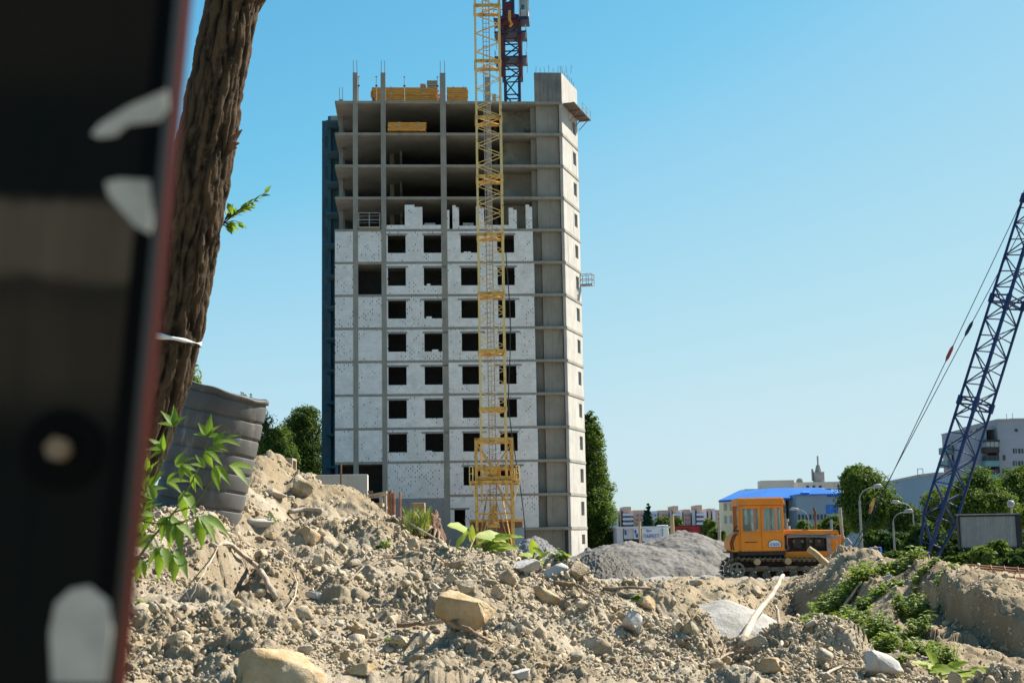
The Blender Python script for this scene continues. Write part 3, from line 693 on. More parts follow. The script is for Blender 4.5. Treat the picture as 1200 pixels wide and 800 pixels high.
for q in range(8):
    p = Vector((XC, 0, hz1)) + rdir * (.3 + q * RL / 8.4) - rn * .12; MB().rod(p, p + Vector((0, 0, rnd.uniform(.5, .9))), .022).build('starter_bar', 'rebar', hd)
shelf = thing('scaffold_shelf', 'brown timber scaffold shelf with thin railing bracketed to the top of the end wall', 'scaffold', A0 + Vector((0, 0, ZS[0] - .3)), TH)
s0 = Vector((XC, 0, .12)) + rdir * .25 + rn * .08
MB().obox(s0, rdir * (RL + .5), rn * 1.15, (0, 0, .10)).build('deck', 'shelf_deck', shelf)
for q in (.4, .75, 1.0):
    b = MB(); p = s0 + rdir * RL * q; b.beam(p + Vector((0, 0, -.06)), p + rn * 1.1 + Vector((0, 0, -.06)), .1); b.beam(p + Vector((0, 0, -1.0)), p + rn * .95 + Vector((0, 0, -.06)), .06)
    b.build('bracket', 'rusty', shelf)
b = MB()
for q in (.55, .8, 1.08):
    p = s0 + rdir * RL * q + rn * 1.1; b.rod(p, p + Vector((0, 0, 1.0)), .025)
b.rod(s0 + rdir * RL * .55 + rn * 1.1 + Vector((0, 0, .98)), s0 + rdir * RL * 1.08 + rn * 1.1 + Vector((0, 0, .98)), .02)
b.rod(s0 + rdir * RL * .55 + rn * 1.1 + Vector((0, 0, .55)), s0 + rdir * RL * 1.08 + rn * 1.1 + Vector((0, 0, .55)), .02)
b.build('railing', 'grey_steel', shelf)

def cage(name, label, o, ax, ay, h, mat, floor_mat):
    t = thing(name, label, 'basket', o, 0)
    ax, ay = Vector(ax), Vector(ay)
    MB().obox((0, 0, 0), ax, ay, (0, 0, .14)).build('floor_tray', floor_mat, t)
    b = MB()
    for c_ in ((0, 0), (.5, 0), (1, 0), (1, 1), (0, 1), (.5, 1)):
        p = ax * c_[0] + ay * c_[1]; b.rod(p, p + Vector((0, 0, h)), .035)
    b.build('post', mat, t)
    b = MB()
    for z_ in (h, h * .55):
        q = [Vector((0, 0, z_)), ax + Vector((0, 0, z_)), ax + ay + Vector((0, 0, z_)), ay + Vector((0, 0, z_))]
        for i in range(4): b.rod(q[i], q[(i + 1) % 4], .035)
    b.build('rail', mat, t)
    return t
wp = A0 + ex * XC + (ex * rdir.x + ey * rdir.y) * RL * .92
wrn = ex * rn.x + ey * rn.y; wrd = ex * rdir.x + ey * rdir.y
cage('hanging_basket', 'small steel work basket hung outside the end wall half way down', wp + wrn * .06 + Vector((0, 0, ZS[5] - 1.45)), wrn * 1.15, wrd * .8, 1.1, 'grey_steel', 'grey_steel')
cage('work_cradle', 'white railed work cradle standing on the open floor just above the brickwork', A0 + ex * 2.2 - ey * .35 + Vector((0, 0, ZS[4] + .02)), ex * 1.95, ey * 1.3, 1.45, 'galvanised', 'timber_grey')

# loads on the roof and floors ------------------------------------------------
def stack(name, label, p, lx, ly, layers, per, th, mat, ang=TH, jitter=.1, strap=True):
    t = thing(name, label, 'timber', p, ang)
    z = 0
    for i in range(layers):
        b = MB()
        for j in range(per):
            a = rnd.uniform(-jitter, jitter); y = j * ly / per
            b.box(a, lx + a + rnd.uniform(-jitter, jitter), y + (rnd.uniform(-.06, .04) if j == 0 else 0), y + ly / per * .9, z, z + th * .80)
        b.build('plank_layer', mat, t); z += th
    if strap:
        b = MB()
        for f_ in (.28, .78): b.box(lx * f_, lx * f_ + .1, -.03, ly + .02, 0, z + .02)
        b.build('strap', 'timber_grey', t)
    return t
zr = ZS[0] + .01
def roofp(u, y=1.0): return A0 + ex * loc(u, 110, 131)[0] + ey * y + Vector((0, 0, zr))
stack('timber_stack', 'long orange stack of beams on the roof left of the last tall column', roofp(436.5, 1.3), 6.1, 1.6, 9, 4, .2, 'timber_yellow', jitter=.25)
stack('timber_stack', 'squared yellow stack of beams on the roof right of the last tall column', roofp(524, 1.2), 1.95, 1.3, 9, 4, .2, 'timber_yellow', jitter=.04)
stack('timber_stack', 'small dark pile of boards topping the long orange roof stack', roofp(501, 1.4) + Vector((0, 0, 1.82)), .95, .9, 4, 3, .17, 'timber_grey', jitter=.05, strap=False)
stack('timber_stack', 'short low pile of boards beside the dark pile on the roof stack', roofp(493, 1.4) + Vector((0, 0, 1.82)), .5, .8, 2, 3, .18, 'timber_raw', jitter=.05, strap=False)
stack('timber_bundle', 'yellow bundle of beams sticking out of the uppermost open floor', A0 + ex * 4.95 - ey * .28 + Vector((0, 0, ZS[1] + .16)), 3.55, 1.6, 4, 5, .2, 'timber_yellow', jitter=.05)
for u, lab in ((421, 'first'), (441.5, 'second'), (474, 'third'), (512.5, 'last')):
    p = roofp(u, .35)
    t = thing('formwork_prop', lab + ' thin steel formwork prop from the left standing along the roof edge', 'prop', p, TH, 'formwork props along the roof edge')
    MB().rod((0, 0, 0), (0, 0, 1.6), .045).build('outer_tube', 'galvanised', t)
    MB().rod((0, 0, 1.6), (0, 0, 2.45), .03).build('inner_tube', 'rusty', t)
    MB().box(-.12, .12, -.12, .12, 0, .03).box(-.1, .1, -.1, .1, 2.45, 2.48).build('plate', 'grey_steel', t)
    MB().box(-.1, .1, -.06, .06, 1.52, 1.66).build('collar', 'barrel_blue', t)

# ------------------------------------------------------------------ lattice helper
def lattice(b, p0, ax, ay, up, n, w, d, diag=.05, horiz=True, faces=4, zig=1):
    """bracing of a square mast between its chords: n panels along up"""
    p0, ax, ay, up = map(Vector, (p0, ax, ay, up))
    c = [Vector((0, 0, 0)), ax * w, ax * w + ay * d, ay * d]
    for i in range(n):
        a, e = up * i, up * (i + 1)
        for f_ in range(faces):
            q0, q1 = c[f_], c[(f_ + 1) % 4]
            if horiz: b.beam(p0 + q0 + a, p0 + q1 + a, diag)
            if (i + f_ * zig) % 2: b.beam(p0 + q0 + a, p0 + q1 + e, diag)
            else: b.beam(p0 + q1 + a, p0 + q0 + e, diag)

# ------------------------------------------------------------------ yellow tower crane
CY = 120.0
cb = P(580, 600, CY); cw = px(29.5, CY)
yc = thing('tower_crane', 'yellow lattice tower crane mast rising in front of the building', 'crane', (cb.x, cb.y, 0), R(2))
ztop = 58.0; hw = cw / 2
for sx in (-1, 1):
    for sy in (0, 1):
        MB().box(sx * hw - .085, sx * hw + .085, sy * cw - .085, sy * cw + .085, 5.2, ztop).build('chord', 'crane_yellow', yc)
sec0 = Zv(580, CY, 517); step = (Zv(580, CY, 7) - sec0) / 7.55
zsec = [sec0 + .1 + step * i for i in range(0, 9)]
# section joints land on the rows the photo shows
zsec = [Zv(577, CY, v) for v in (517, 479, 411.5, 344, 275, 207, 138, 72, 7)] + [Zv(577, CY, 7) + 4.9, ztop]
for i in range(len(zsec) - 1):
    za, ze = zsec[i], zsec[i + 1]; b = MB()
    n = 6 if ze - za > 4 else 3
    for f_ in range(4):
        c_ = [(-hw, 0), (hw, 0), (hw, cw), (-hw, cw)]; q0, q1 = c_[f_], c_[(f_ + 1) % 4]
        for j in range(n):
            a, e = za + (ze - za) * j / n, za + (ze - za) * (j + 1) / n
            if (j + f_) % 2: b.beam((q0[0], q0[1], a), (q1[0], q1[1], e), .055)
            else: b.beam((q1[0], q1[1], a), (q0[0], q0[1], e), .055)
    b.build('bracing', 'crane_yellow', yc)
    if i:
        b = MB()
        for (a0, b0, a1, b1) in ((-hw, -.1, hw, -.1), (-hw, cw + .1, hw, cw + .1), (-hw - .1, 0, -hw - .1, cw), (hw + .1, 0, hw + .1, cw)):
            b.beam((a0, b0, za + .02), (a1, b1, za + .02), .08, .30)
        b.beam((-hw, 0, za), (hw, cw, za), .07); b.beam((hw, 0, za - .08), (-hw, cw, za - .08), .07)
        b.build('joint_frame', 'crane_yellow_rust', yc)
# ladder with safety hoops inside the mast
b = MB()
lx = -.10
for dx in (-.26, .26): b.box(lx + dx - .03, lx + dx + .03, cw * .62, cw * .62 + .06, 1.2, ztop)
for j in range(int((ztop - 1.2) / .42)): b.box(lx - .26, lx + .26, cw * .62, cw * .62 + .04, 1.2 + j * .42, 1.24 + j * .42)
b.build('ladder', 'grey_steel', yc)
b = MB()
for j in range(int((ztop - 3) / .85)):
    b.tube([(lx - .36 * math.cos(t), cw * .62 - .62 * math.sin(t), 3 + j * .85) for t in np.linspace(0, math.pi, 7)], .022, 5)
for t in (.6, 1.57, 2.5): b.rod((lx - .36 * math.cos(t), cw * .62 - .62 * math.sin(t), 3), (lx - .36 * math.cos(t), cw * .62 - .62 * math.sin(t), ztop), .022, 5)
b.build('ladder_cage', 'timber_grey', yc)
# base portal
zp0, zp1, zt_ = Zv(580, CY, 557), Zv(580, CY, 549), Zv(580, CY, 516)
pw = px(42, CY) / 2; pd = cw + .35
ang = [(-pw, -.35), (pw, -.35), (pw, pd), (-pw, pd)]
for sx, sy in ang:
    MB().box(sx - .12, sx + .12, sy - .12, sy + .12, 0, zt_ + .2).build('leg', 'crane_yellow_rust', yc)
b = MB()
for i in range(4):
    q0, q1 = ang[i], ang[(i + 1) % 4]
    b.beam((q0[0], q0[1], zt_ + .05), (q1[0], q1[1], zt_ + .05), .2, .34)
    b.beam((q0[0], q0[1], zp0 + .65), (q1[0], q1[1], zp0 + .65), .14, .26)
    b.beam((q0[0], q0[1], zp0 - .2), (q1[0], q1[1], zp0 - .2), .14, .30)
    b.beam((q0[0], q0[1], zt_ - .2), ((q0[0] + q1[0]) / 2, (q0[1] + q1[1]) / 2, zp1), .1)
    b.beam((q1[0], q1[1], zt_ - .2), ((q0[0] + q1[0]) / 2, (q0[1] + q1[1]) / 2, zp1), .1)
    zz1 = Zv(580, CY, 601)
    b.beam((q0[0], q0[1], zz1), (q1[0], q1[1], zz1), .1)
    b.beam((q0[0], q0[1], zz1), ((q0[0] + q1[0]) / 2, (q0[1] + q1[1]) / 2, zp0 - .3), .08)
    b.beam((q1[0], q1[1], zz1), ((q0[0] + q1[0]) / 2, (q0[1] + q1[1]) / 2, zp0 - .3), .08)
    b.beam((q0[0], q0[1], .3), ((q0[0] + q1[0]) / 2 * .4, (q0[1] + q1[1]) / 2, zz1 + 1.6), .09)
    b.beam((q0[0], q0[1], Zv(580, CY, 585)), (q1[0], q1[1], Zv(580, CY, 585)), .07)
b.build('portal_frame', 'crane_yellow_rust', yc)
pp = px(29, CY)
b = MB().box(-pp, pp, -.8, pd + .5, zp0 - .62, zp0 - .45); b.build('platform', 'crane_yellow_rust', yc)
for sx in (-1, 1):
    b = MB()
    for x_ in (sx * pp, sx * (pw + .3)):
        for y_ in (-.75, pd + .4): b.rod((x_, y_, zp0 - .45), (x_, y_, zp0 + .75), .04)
    for z_ in (.15, .75):
        b.rod((sx * pp, -.75, zp0 + z_ - .02), (sx * pp, pd + .4, zp0 + z_ - .02), .035); b.rod((sx * pp, -.75, zp0 + z_), (sx * (pw + .3), -.75, zp0 + z_), .035)
    b.build('railing', 'crane_yellow', yc)
    MB().beam((sx * pp, -.7, zp0 - .6), (sx * pw, -.45, zp0 - 2.2), .09).build('bracket', 'crane_yellow', yc)
MB().box(-.55, .55, .5, 1.6, zp0 - .1, zp0 + .7).box(-.9, .3, -.2, .5, zp0 + .05, zp0 + .5).build('climbing_jack', 'crane_yellow_rust', yc)
MB().prism([(-.55, 0), (.55, 0), (.2, 1.9), (-.2, 1.9)], (-.1, 1.1, 2.6), (1, 0, 0), (0, 0, 1), (0, .8, 0)).build('base_cone', 'crane_yellow_rust', yc)
bx0, bx1 = px(551 - 580, CY), px(614 - 580, CY); bz = Zv(580, CY, 611)
for x_ in (bx0, bx0 + (bx1 - bx0) * .34, bx0 + (bx1 - bx0) * .67):
    MB().box(x_, x_ + (bx1 - bx0) * .32, pd + .2, pd + 1.6, .1, bz).build('ballast_block', 'ballast_brown', yc)
MB().box(bx0 - .05, bx1 + .05, pd + .1, pd + 1.7, bz + .002, bz + .22).build('ballast_frame', 'crane_yellow_rust', yc)
MB().box(px(600 - 580, CY), px(615 - 580, CY), pd + .0, pd + .09, .3, bz - .5).build('switch_cabinet', 'bluegrey_wall', yc)
b = MB()
b.tube([(hw + .35 + .15 * math.sin(z_ * .4) + max(0, 13 - z_) * .09, -.15, z_) for z_ in np.linspace(1.2, 26, 26)], .045, 5)
b.build('hanging_cable', 'cable', yc)

# ------------------------------------------------------------------ dark red tower crane behind
RY = 156.0
rb = P(600.5, 100, RY)
rc = thing('tower_crane', 'dark red tower crane with its cab showing above the roof behind the building', 'crane', (rb.x, rb.y, 0), R(-3))
mw = px(17, RY); hz = Zv(600, RY, 93)
def mast(w, z0, z1, n, cm, bm, cs_):
    for sx in (-1, 1):
        for sy in (-1, 1): MB().box(sx * w / 2 - cs_, sx * w / 2 + cs_, sy * w / 2 - cs_, sy * w / 2 + cs_, z0, z1).build('chord', cm, rc)
    b = MB(); lattice(b, (-w / 2, -w / 2, z0), (1, 0, 0), (0, 1, 0), (0, 0, (z1 - z0) / n), n, w, w, .13); b.build('bracing', bm, rc)
mast(mw, 0, hz, 26, 'crane_navy', 'crane_navy', .13)
z1_, z2_ = hz, Zv(600, RY, 34)
mw2 = px(21, RY)
mast(mw2, z1_, z2_, 4, 'crane_red', 'crane_navy', .2)
for v in (71, 42):
    z_ = Zv(600, RY, v); b = MB().box(-mw2 / 2 - .9, mw2 / 2 + .75, -mw2 / 2 - .6, mw2 / 2 + .6, z_ - .2, z_); b.build('platform', 'crane_navy', rc)
    b = MB()
    for x_ in (-mw2 / 2 - .85, mw2 / 2 + .7):
        for y_ in (-mw2 / 2 - .55, mw2 / 2 + .55): b.rod((x_, y_, z_ - 1.0), (x_, y_, z_ + .75), .035)
        b.rod((x_, -mw2 / 2 - .55, z_ + .75), (x_, mw2 / 2 + .55, z_ + .75), .03)
    b.build('railing', 'grey_steel', rc)
b = MB().box(-mw2 / 2 - .2, mw2 / 2 + .1, -mw2 / 2 - .1, mw2 / 2 + .1, z2_, Zv(600, RY, 25)); b.build('slewing_ring', 'crane_red', rc)
MB().disc((0, 0, Zv(600, RY, 25) - .1), 1.35, (0, 0, 1), .5).build('turntable', 'crane_red', rc)
zt2 = Zv(600, RY, 24)
mast2 = px(11, RY)
b = MB()
for sx in (-1, 1):
    for sy in (-1, 1): b.box(sx * mast2 / 2 - .16 - .3, sx * mast2 / 2 + .16 - .3, sy * .6 - .12, sy * .6 + .12, zt2 - .2, zt2 + 9)
lattice(b, (-mast2 / 2 - .3, -.6, zt2), (1, 0, 0), (0, 1, 0), (0, 0, 1.2), 7, mast2, 1.2, .12); b.build('tower_head', 'crane_navy', rc)
MB().box(-mast2 / 2 - .28, mast2 / 2 - .4, -.75, -.62, zt2 + .3, zt2 + 1.9).build('winch_box', 'crane_red', rc)
b = MB()
b.beam((-.4, 0, zt2 + 8.7), (-30, 0, zt2 + 10), .5); b.beam((0, 0, zt2 + 8.7), (12, 0, zt2 + 9), .5); b.build('jib', 'crane_red', rc)
x0, x1 = px(610.5 - 600.5, RY), px(622 - 600.5, RY); zc0, zc1 = Zv(616, RY, 27), Zv(616, RY, -6)
cab_ = MB().box(x0, x1, -1.2, 1.0, zc0 + .3, zc0 + 1.1).box(x0, x1, -1.2, 1.0, zc1 - .3, zc1).box(x0, x0 + .1, -1.2, -1.1, zc0 + 1.1, zc1 - .3).box(x1 - .1, x1, -1.2, -1.1, zc0 + 1.1, zc1 - .3).box(x0, x1, .9, 1.0, zc0 + 1.1, zc1 - .3).build('cab', 'cab_grey', rc)
MB().box(x0 + .11, x1 - .11, -1.17, -1.14, zc0 + 1.11, zc1 - .31).build('windscreen', 'cab_glass', cab_)
MB().box(x0 + .2, x1 - .45, -.4, .2, zc0 + 1.11, zc0 + 2.0).build('seat', 'seat_dark', cab_)
MB().box(x0 - .2, x1 + .05, -1.3, 1.1, zc0 - .1, zc0 + .28).build('cab_floor', 'crane_navy', cab_)
b = MB()
for x_ in np.linspace(-mw2 / 2 - .9, mw2 / 2 + .9, 6): b.rod((x_, -1.6, Zv(600, RY, 28)), (x_, -1.6, Zv(600, RY, 17)), .04)
b.rod((-mw2 / 2 - .9, -1.6, Zv(600, RY, 17)), (-mw2 / 2 + .2, -1.6, Zv(600, RY, 17)), .04)
b.box(-mw2 / 2 - .95, -mw2 / 2 + .2, -1.7, 1.2, Zv(600, RY, 28.5), Zv(600, RY, 27)); b.build('railing', 'crane_navy', rc)
MB().tube([(-.1, -1.75, zt2 + .5), (-.1, -1.75, zt2 - .6), (.15, -1.75, zt2 - 1.1), (-.1, -1.75, zt2 - 1.4)], .16, 8).build('hook_block', 'timber_yellow', rc)

# ------------------------------------------------------------------ bulldozer
DY = 46.0
db = P(842, 681, DY)
dz = thing('bulldozer', 'orange crawler bulldozer with a glazed cab parked on the clay edge', 'bulldozer', (db.x, db.y, db.z), R(-2))
W = 1.85
def arch(x0, x1, r0, r1, z0, zt, n=10):
    """closed outline of a track: big rear wheel, smaller front wheel"""
    c0, c1 = (x0 + r0, z0 + r0), (x1 - r1, z0 + r1)
    pts = []
    for i in range(n + 1):
        t = math.pi / 2 + math.pi * i / n; pts.append((c0[0] + r0 * math.cos(t), c0[1] + r0 * math.sin(t)))
    for i in range(n + 1):
        t = -math.pi / 2 + math.pi * i / n; pts.append((c1[0] + r1 * math.cos(t), c1[1] + r1 * math.sin(t)))
    return pts
TR = arch(.27, 3.62, .345, .31, .0, 0)
def resample(pts, step):
    o = []; pts = pts + [pts[0]]; acc = 0
    for (a, b_) in zip(pts[:-1], pts[1:]):
        L = math.hypot(b_[0] - a[0], b_[1] - a[1]); s = acc
        while s < L:
            t = s / L; o.append((a[0] + (b_[0] - a[0]) * t, a[1] + (b_[1] - a[1]) * t, math.atan2(b_[1] - a[1], b_[0] - a[0]))); s += step
        acc = s - L
    return o
for y0 in (0.0, W - .42):
    b = MB()
    for (x, z, a) in resample(TR, .165):
        ca, sa = math.cos(a), math.sin(a)
        b.obox(Vector((x - ca * .074 - sa * -.0, y0, z - sa * .074)), (ca * .148, 0, sa * .148), (0, .42, 0), (sa * .035, 0, -ca * .035))
        b.obox(Vector((x - ca * .074, y0 + .01, z - sa * .074)), (ca * .03, 0, sa * .03), (0, .40, 0), (-(-sa) * .0 + sa * .075, 0, -ca * .075))
        b.obox(Vector((x - ca * .06, y0 + .14, z - sa * .06)), (ca * .12, 0, sa * .12), (0, .13, 0), (-sa * .06, 0, ca * .06))
    trk = b.build('track', 'track_steel', dz)
    for (cx, cz, r, nsp, m) in ((.615, .345, .25, 5, 'track_dust'), (3.31, .33, .2, 5, 'track_dust')):
        wb = MB(); yc_ = y0 + .03
        n = 20
        ring = [(r * math.cos(2 * math.pi * i / n), r * math.sin(2 * math.pi * i / n)) for i in range(n)]
        inner = [(x * .74, y * .74) for x, y in ring]
        for i in range(n):
            a_, c_ = ring[i], ring[(i + 1) % n]; d_, e_ = inner[i], inner[(i + 1) % n]
            wb.prism([a_, c_, e_, d_], (cx, yc_, cz), (1, 0, 0), (0, 0, 1), (0, .3, 0))
        for i in range(nsp):
            t = 2 * math.pi * i / nsp + .3
            wb.beam((cx, yc_ + .05, cz), (cx + r * .8 * math.cos(t), yc_ + .05, cz + r * .8 * math.sin(t)), .075, .06)
        wb.disc((cx, yc_ - .03, cz), r * .34, (0, 1, 0), .2)
        wb.build('sprocket', m, dz)
    for cx in (1.12, 1.55, 1.98, 2.42, 2.86):
        MB().disc((cx, y0 + .08, .17), .13, (0, 1, 0), .26).disc((cx, y0 + .02, .17), .05, (0, 1, 0), .1).build('road_wheel', 'track_steel', dz)
    for cx in (1.26, 2.24): MB().disc((cx, y0 - .02, .60), .105, (0, 1, 0), .34, 18).build('support_roller', 'timber_raw', dz)
    MB().box(.75, 3.0, y0 + .1, y0 + .32, .29, .42).box(1.2, 1.6, y0 + .0, y0 + .3, .36, .46).box(2.15, 2.55, y0 + .02, y0 + .3, .36, .45).build('track_frame', 'track_steel', dz)
MB().box(.55, 3.5, .44, W - .44, .42, .92).box(.7, 2.2, .2, W - .2, .80, .93).build('chassis', 'engine_dark', dz)
# cab
cy0, cy1 = .16, W - .16
cabb = MB()
for x0, x1, z0, z1 in ((.49, .76, .90, 2.40),):
    pass
def skin(y, dy):
    # side wall of the cab built around two door windows
    cabb.box(.78, .86, y, y + dy, 1.56, 2.40); cabb.box(1.40, 1.50, y, y + dy, 1.56, 2.40); cabb.box(2.09, 2.17, y, y + dy, 1.56, 2.40)
    cabb.box(.72, .78, y, y + dy, .95, 2.40); cabb.box(.78, 2.17, y, y + dy, .93, 1.56); cabb.box(.86, 1.40, y, y + dy, 2.36, 2.40); cabb.box(1.50, 2.09, y, y + dy, 2.36, 2.40)
skin(cy0, .05); skin(cy1 - .05, .05)
cabb.box(2.12, 2.17, cy0 + .05, cy1 - .05, .93, 1.58); cabb.box(.72, .76, cy0 + .05, cy1 - .05, 1.0, 1.56)
cabb.box(.8, 2.2, cy0 + .05, cy1 - .05, .93, 1.0)
cab_o = cabb.build('cab', 'dozer_orange', dz, bevel=.012)
rf = MB().hexa([(.67, .08, 2.402), (2.22, .08, 2.402), (2.22, W - .08, 2.402), (.67, W - .08, 2.402), (.71, .12, 2.62), (2.17, .12, 2.62), (2.17, W - .12, 2.62), (.71, W - .12, 2.62)])
rf.build('cab_roof', 'dozer_orange', cab_o, bevel=.02)
MB().box(.74, 2.14, .16, W - .16, 2.622, 2.64).build('roof_sunlit', 'dozer_sunlit_top', cab_o)  # thin pale layer, sunlight on the roof painted in
for (x0, x1, nm) in ((.785, 1.44, 'rear'), (1.46, 2.165, 'front')):
    d_ = MB()
    y = cy0 - .022
    zl = .96
    d_.box(x0, x1, y, cy0 - .002, zl, 1.53)
    d_.box(x0, x0 + .075, y, cy0 - .002, 1.53, 2.38); d_.box(x1 - .075, x1, y, cy0 - .002, 1.53, 2.38); d_.box(x0 + .075, x1 - .075, y, cy0 - .002, 2.30, 2.38); d_.box(x0 + .075, x1 - .075, y, cy0 - .002, 1.53, 1.575)
    dr = d_.build('door', 'dozer_orange', cab_o, bevel=.008)
    MB().box(x0 + .076, x1 - .076, cy0 - .014, cy0 - .006, 1.576, 2.299).build('window', 'cab_glass', dr)
    if nm == 'rear':
        MB().box(x0 + .12, x1 - .14, y - .012, y - .001, 1.21, 1.235).build('handle', 'engine_dark', dr)
    else:
        em = [(.2 * math.cos(t) , .155 * math.sin(t)) for t in np.linspace(-.35, math.pi + .35, 22)]
        MB().prism([(a * 1.13, b_ * 1.16 - .004) for a, b_ in em], (1.855, y - .006, 1.12), (1, 0, 0), (0, 0, 1), (0, .005, 0)).build('emblem_rim', 'engine_dark', dr)
        e_ = MB().prism(em, (1.855, y - .011, 1.12), (1, 0, 0), (0, 0, 1), (0, .0045, 0)).build('emblem', 'emblem_white', dr)
        b = MB()
        b.box(1.70, 2.01, y - .015, y - .0115, 1.165, 1.178)
        for q in range(6):
            x_ = 1.705 + q * .053
            b.box(x_, x_ + .01, y - .015, y - .0115, 1.085, 1.15)
            if q % 2 == 0: b.box(x_ + .0101, x_ + .034, y - .015, y - .0115, 1.138, 1.15)
            if q % 3 != 1: b.box(x_ + .0101, x_ + .034, y - .015, y - .0115, 1.11, 1.12)
            b.box(x_ + .0341, x_ + .043, y - .015, y - .0115, 1.085, 1.15)
        b.build('emblem_lettering', 'emblem_blue', dr)
# far-side and rear glass, curtains, seat
MB().box(.80, 2.1, cy1 - .03, cy1 - .02, 1.57, 2.36).build('far_window', 'cab_glass', cab_o)
MB().box(.735, .745, cy0 + .06, cy1 - .06, 1.57, 2.38).build('rear_window', 'cab_glass', cab_o)
MB().box(2.14, 2.15, cy0 + .06, cy1 - .06, 1.6, 2.38).build('windscreen', 'cab_glass', cab_o)
def curtain(x0, x1, y, z0, z1, mat, amp=.035, nw=5):
    n = 40; vs = []; fs = []
    for i in range(n + 1):
        t = i / n
        for z, k_ in ((z0, 1.0), ((z0 + z1) / 2, .8), (z1, .9)):
            xm = (x0 + x1) / 2 + (t - .5) * (x1 - x0) * k_
            vs.append((xm, y + amp * math.sin(t * nw * 6.28), z))
    for i in range(n):
        for j in range(2): fs.append((i * 3 + j, i * 3 + 3 + j, i * 3 + 4 + j, i * 3 + 1 + j))
    o = MB().add(vs, fs).build('curtain', mat, cab_o, smooth=True)
    sm = o.modifiers.new('solid', 'SOLIDIFY'); sm.thickness = .006
curtain(.87, .95, cy0 + .12, 1.66, 2.34, 'curtain', nw=2); curtain(1.03, 1.16, cy0 + .14, 1.62, 2.34, 'curtain', nw=3); curtain(1.30, 1.37, cy0 + .14, 1.62, 2.34, 'curtain', nw=2)
curtain(1.74, 1.86, cy0 + .12, 1.60, 2.34, 'curtain_green', nw=3); curtain(2.0, 2.08, cy0 + .12, 1.60, 2.34, 'curtain_green', nw=2)
MB().box(1.05, 1.6, .6, 1.25, 1.1, 1.52).box(1.0, 1.12, .7, 1.15, 1.52, 1.78).build('seat', 'seat_dark', cab_o)
MB().prism([(.865, 1.58), (1.2, 1.58), (.865, 1.86)], (0, cy0 + .07, 0), (1, 0, 0), (0, 0, 1), (0, .02, 0)).build('torn_curtain', 'seat_dark', cab_o)
# rear tank, fender
fd = [(.715, .90), (.47, .93), (.405, 1.05), (.41, 1.25), (.49, 1.42), (.61, 1.53), (.715, 1.55)]
fe = MB().prism(fd, (0, cy0 - .01, 0), (1, 0, 0), (0, 0, 1), (0, W - .3, 0)).build('rear_tank', 'dozer_orange', dz, bevel=.015)
b = MB()
for q in (0, .07): b.tube([(.67 - q, cy0 - .02, 1.5), (.59 - q, cy0 - .03, 1.40), (.51 - q * .9, cy0 - .03, 1.2), (.54 - q * .9, cy0 - .03, .98)], .018, 6)
b.build('hose', 'black_rubber', fe)
MB().box(.55, .715, cy0 - .03, cy0 + .12, 1.555, 1.62).tube([(.56, .2, 1.6), (.62, .15, 1.7), (.7, .2, 1.75)], .02, 6).build('mirror_bracket', 'engine_dark', dz)
MB().box(.36, .7, cy0 - .03, W - .13, .885, .925).build('rear_step', 'engine_dark', dz)
# hood and engine
MB().hexa([(2.2, .40, 1.46), (3.97, .46, 1.42), (3.97, W - .46, 1.42), (2.2, W - .40, 1.46), (2.2, .43, 1.60), (3.95, .5, 1.56), (3.95, W - .5, 1.56), (2.2, W - .43, 1.60)]).build('hood', 'dozer_orange', dz, bevel=.02)
MB().hexa([(2.21, .46, 1.604), (3.93, .53, 1.564), (3.93, W - .53, 1.564), (2.21, W - .46, 1.604), (2.21, .46, 1.61), (3.93, .53, 1.57), (3.93, W - .53, 1.57), (2.21, W - .46, 1.61)]).build('hood_sunlit', 'dozer_sunlit_top', dz)  # thin pale layer carrying the painted sun glare of the hood
MB().box(2.18, 3.65, .62, W - .62, .88, 1.43).box(2.5, 2.75, .5, .63, 1.0, 1.3).box(2.9, 3.05, .48, .63, .98, 1.35).box(3.2, 3.5, .5, .63, 1.05, 1.28).build('engine', 'engine_dark', dz)
for q in range(4): MB().disc((2.52 + q * .27, .46, 1.22), .05, (0, 1, 0), .1).build('filter', 'track_steel', dz)
MB().box(2.18, 3.85, .36, .44, .63, .90).box(2.18, 3.85, W - .44, W - .36, .63, .90).build('side_rail', 'dozer_orange', dz, bevel=.01)
MB().hexa([(3.60, .38, .70), (4.0, .38, .70), (4.0, W - .38, .70), (3.60, W - .38, .70), (3.62, .43, 1.40), (4.04, .43, 1.40), (4.04, W - .43, 1.40), (3.62, W - .43, 1.40)]).build('radiator_shell', 'dozer_orange', dz, bevel=.02)
MB().box(3.55, 3.68, .34, .42, .62, 1.36).build('radiator_post', 'timber_grey', dz)
b = MB()
for z0, z1 in ((1.44, 1.37), (1.40, 1.32), (1.37, 1.28)): b.tube([(2.28, .33, z0 - .02), (2.7, .31, z0), (3.3, .31, (z0 + z1) / 2 + .03), (3.95, .33, z1)], .013, 5)
b.tube([(2.30, .33, 1.40), (2.27, .31, 1.15), (2.33, .3, 1.0), (2.2, .3, .92)], .014, 5); b.tube([(3.78, .33, 1.32), (3.86, .3, 1.15), (3.8, .3, .95)], .013, 5)
b.build('hydraulic_pipe', 'galvanised', dz)
MB().rod((3.28, .7, 1.55), (3.28, .7, 2.18), .045, 10).rod((3.28, .7, 2.15), (3.24, .7, 2.3), .04, 10).build('exhaust_pipe', 'rust_dark', dz)
MB().rod((2.34, .7, 1.58), (2.34, .7, 1.72), .12, 12).rod((2.34, .7, 1.72), (2.34, .7, 1.86), .055, 10).rod((2.34, .7, 1.86), (2.34, .7, 1.95), .085, 12).build('air_cleaner', 'galvanised', dz)
b = MB().box(3.3, 4.4, .02, .14, .45, .60).box(3.3, 4.4, W - .14, W - .02, .45, .6); b.build('blade_arm', 'dozer_orange', dz)
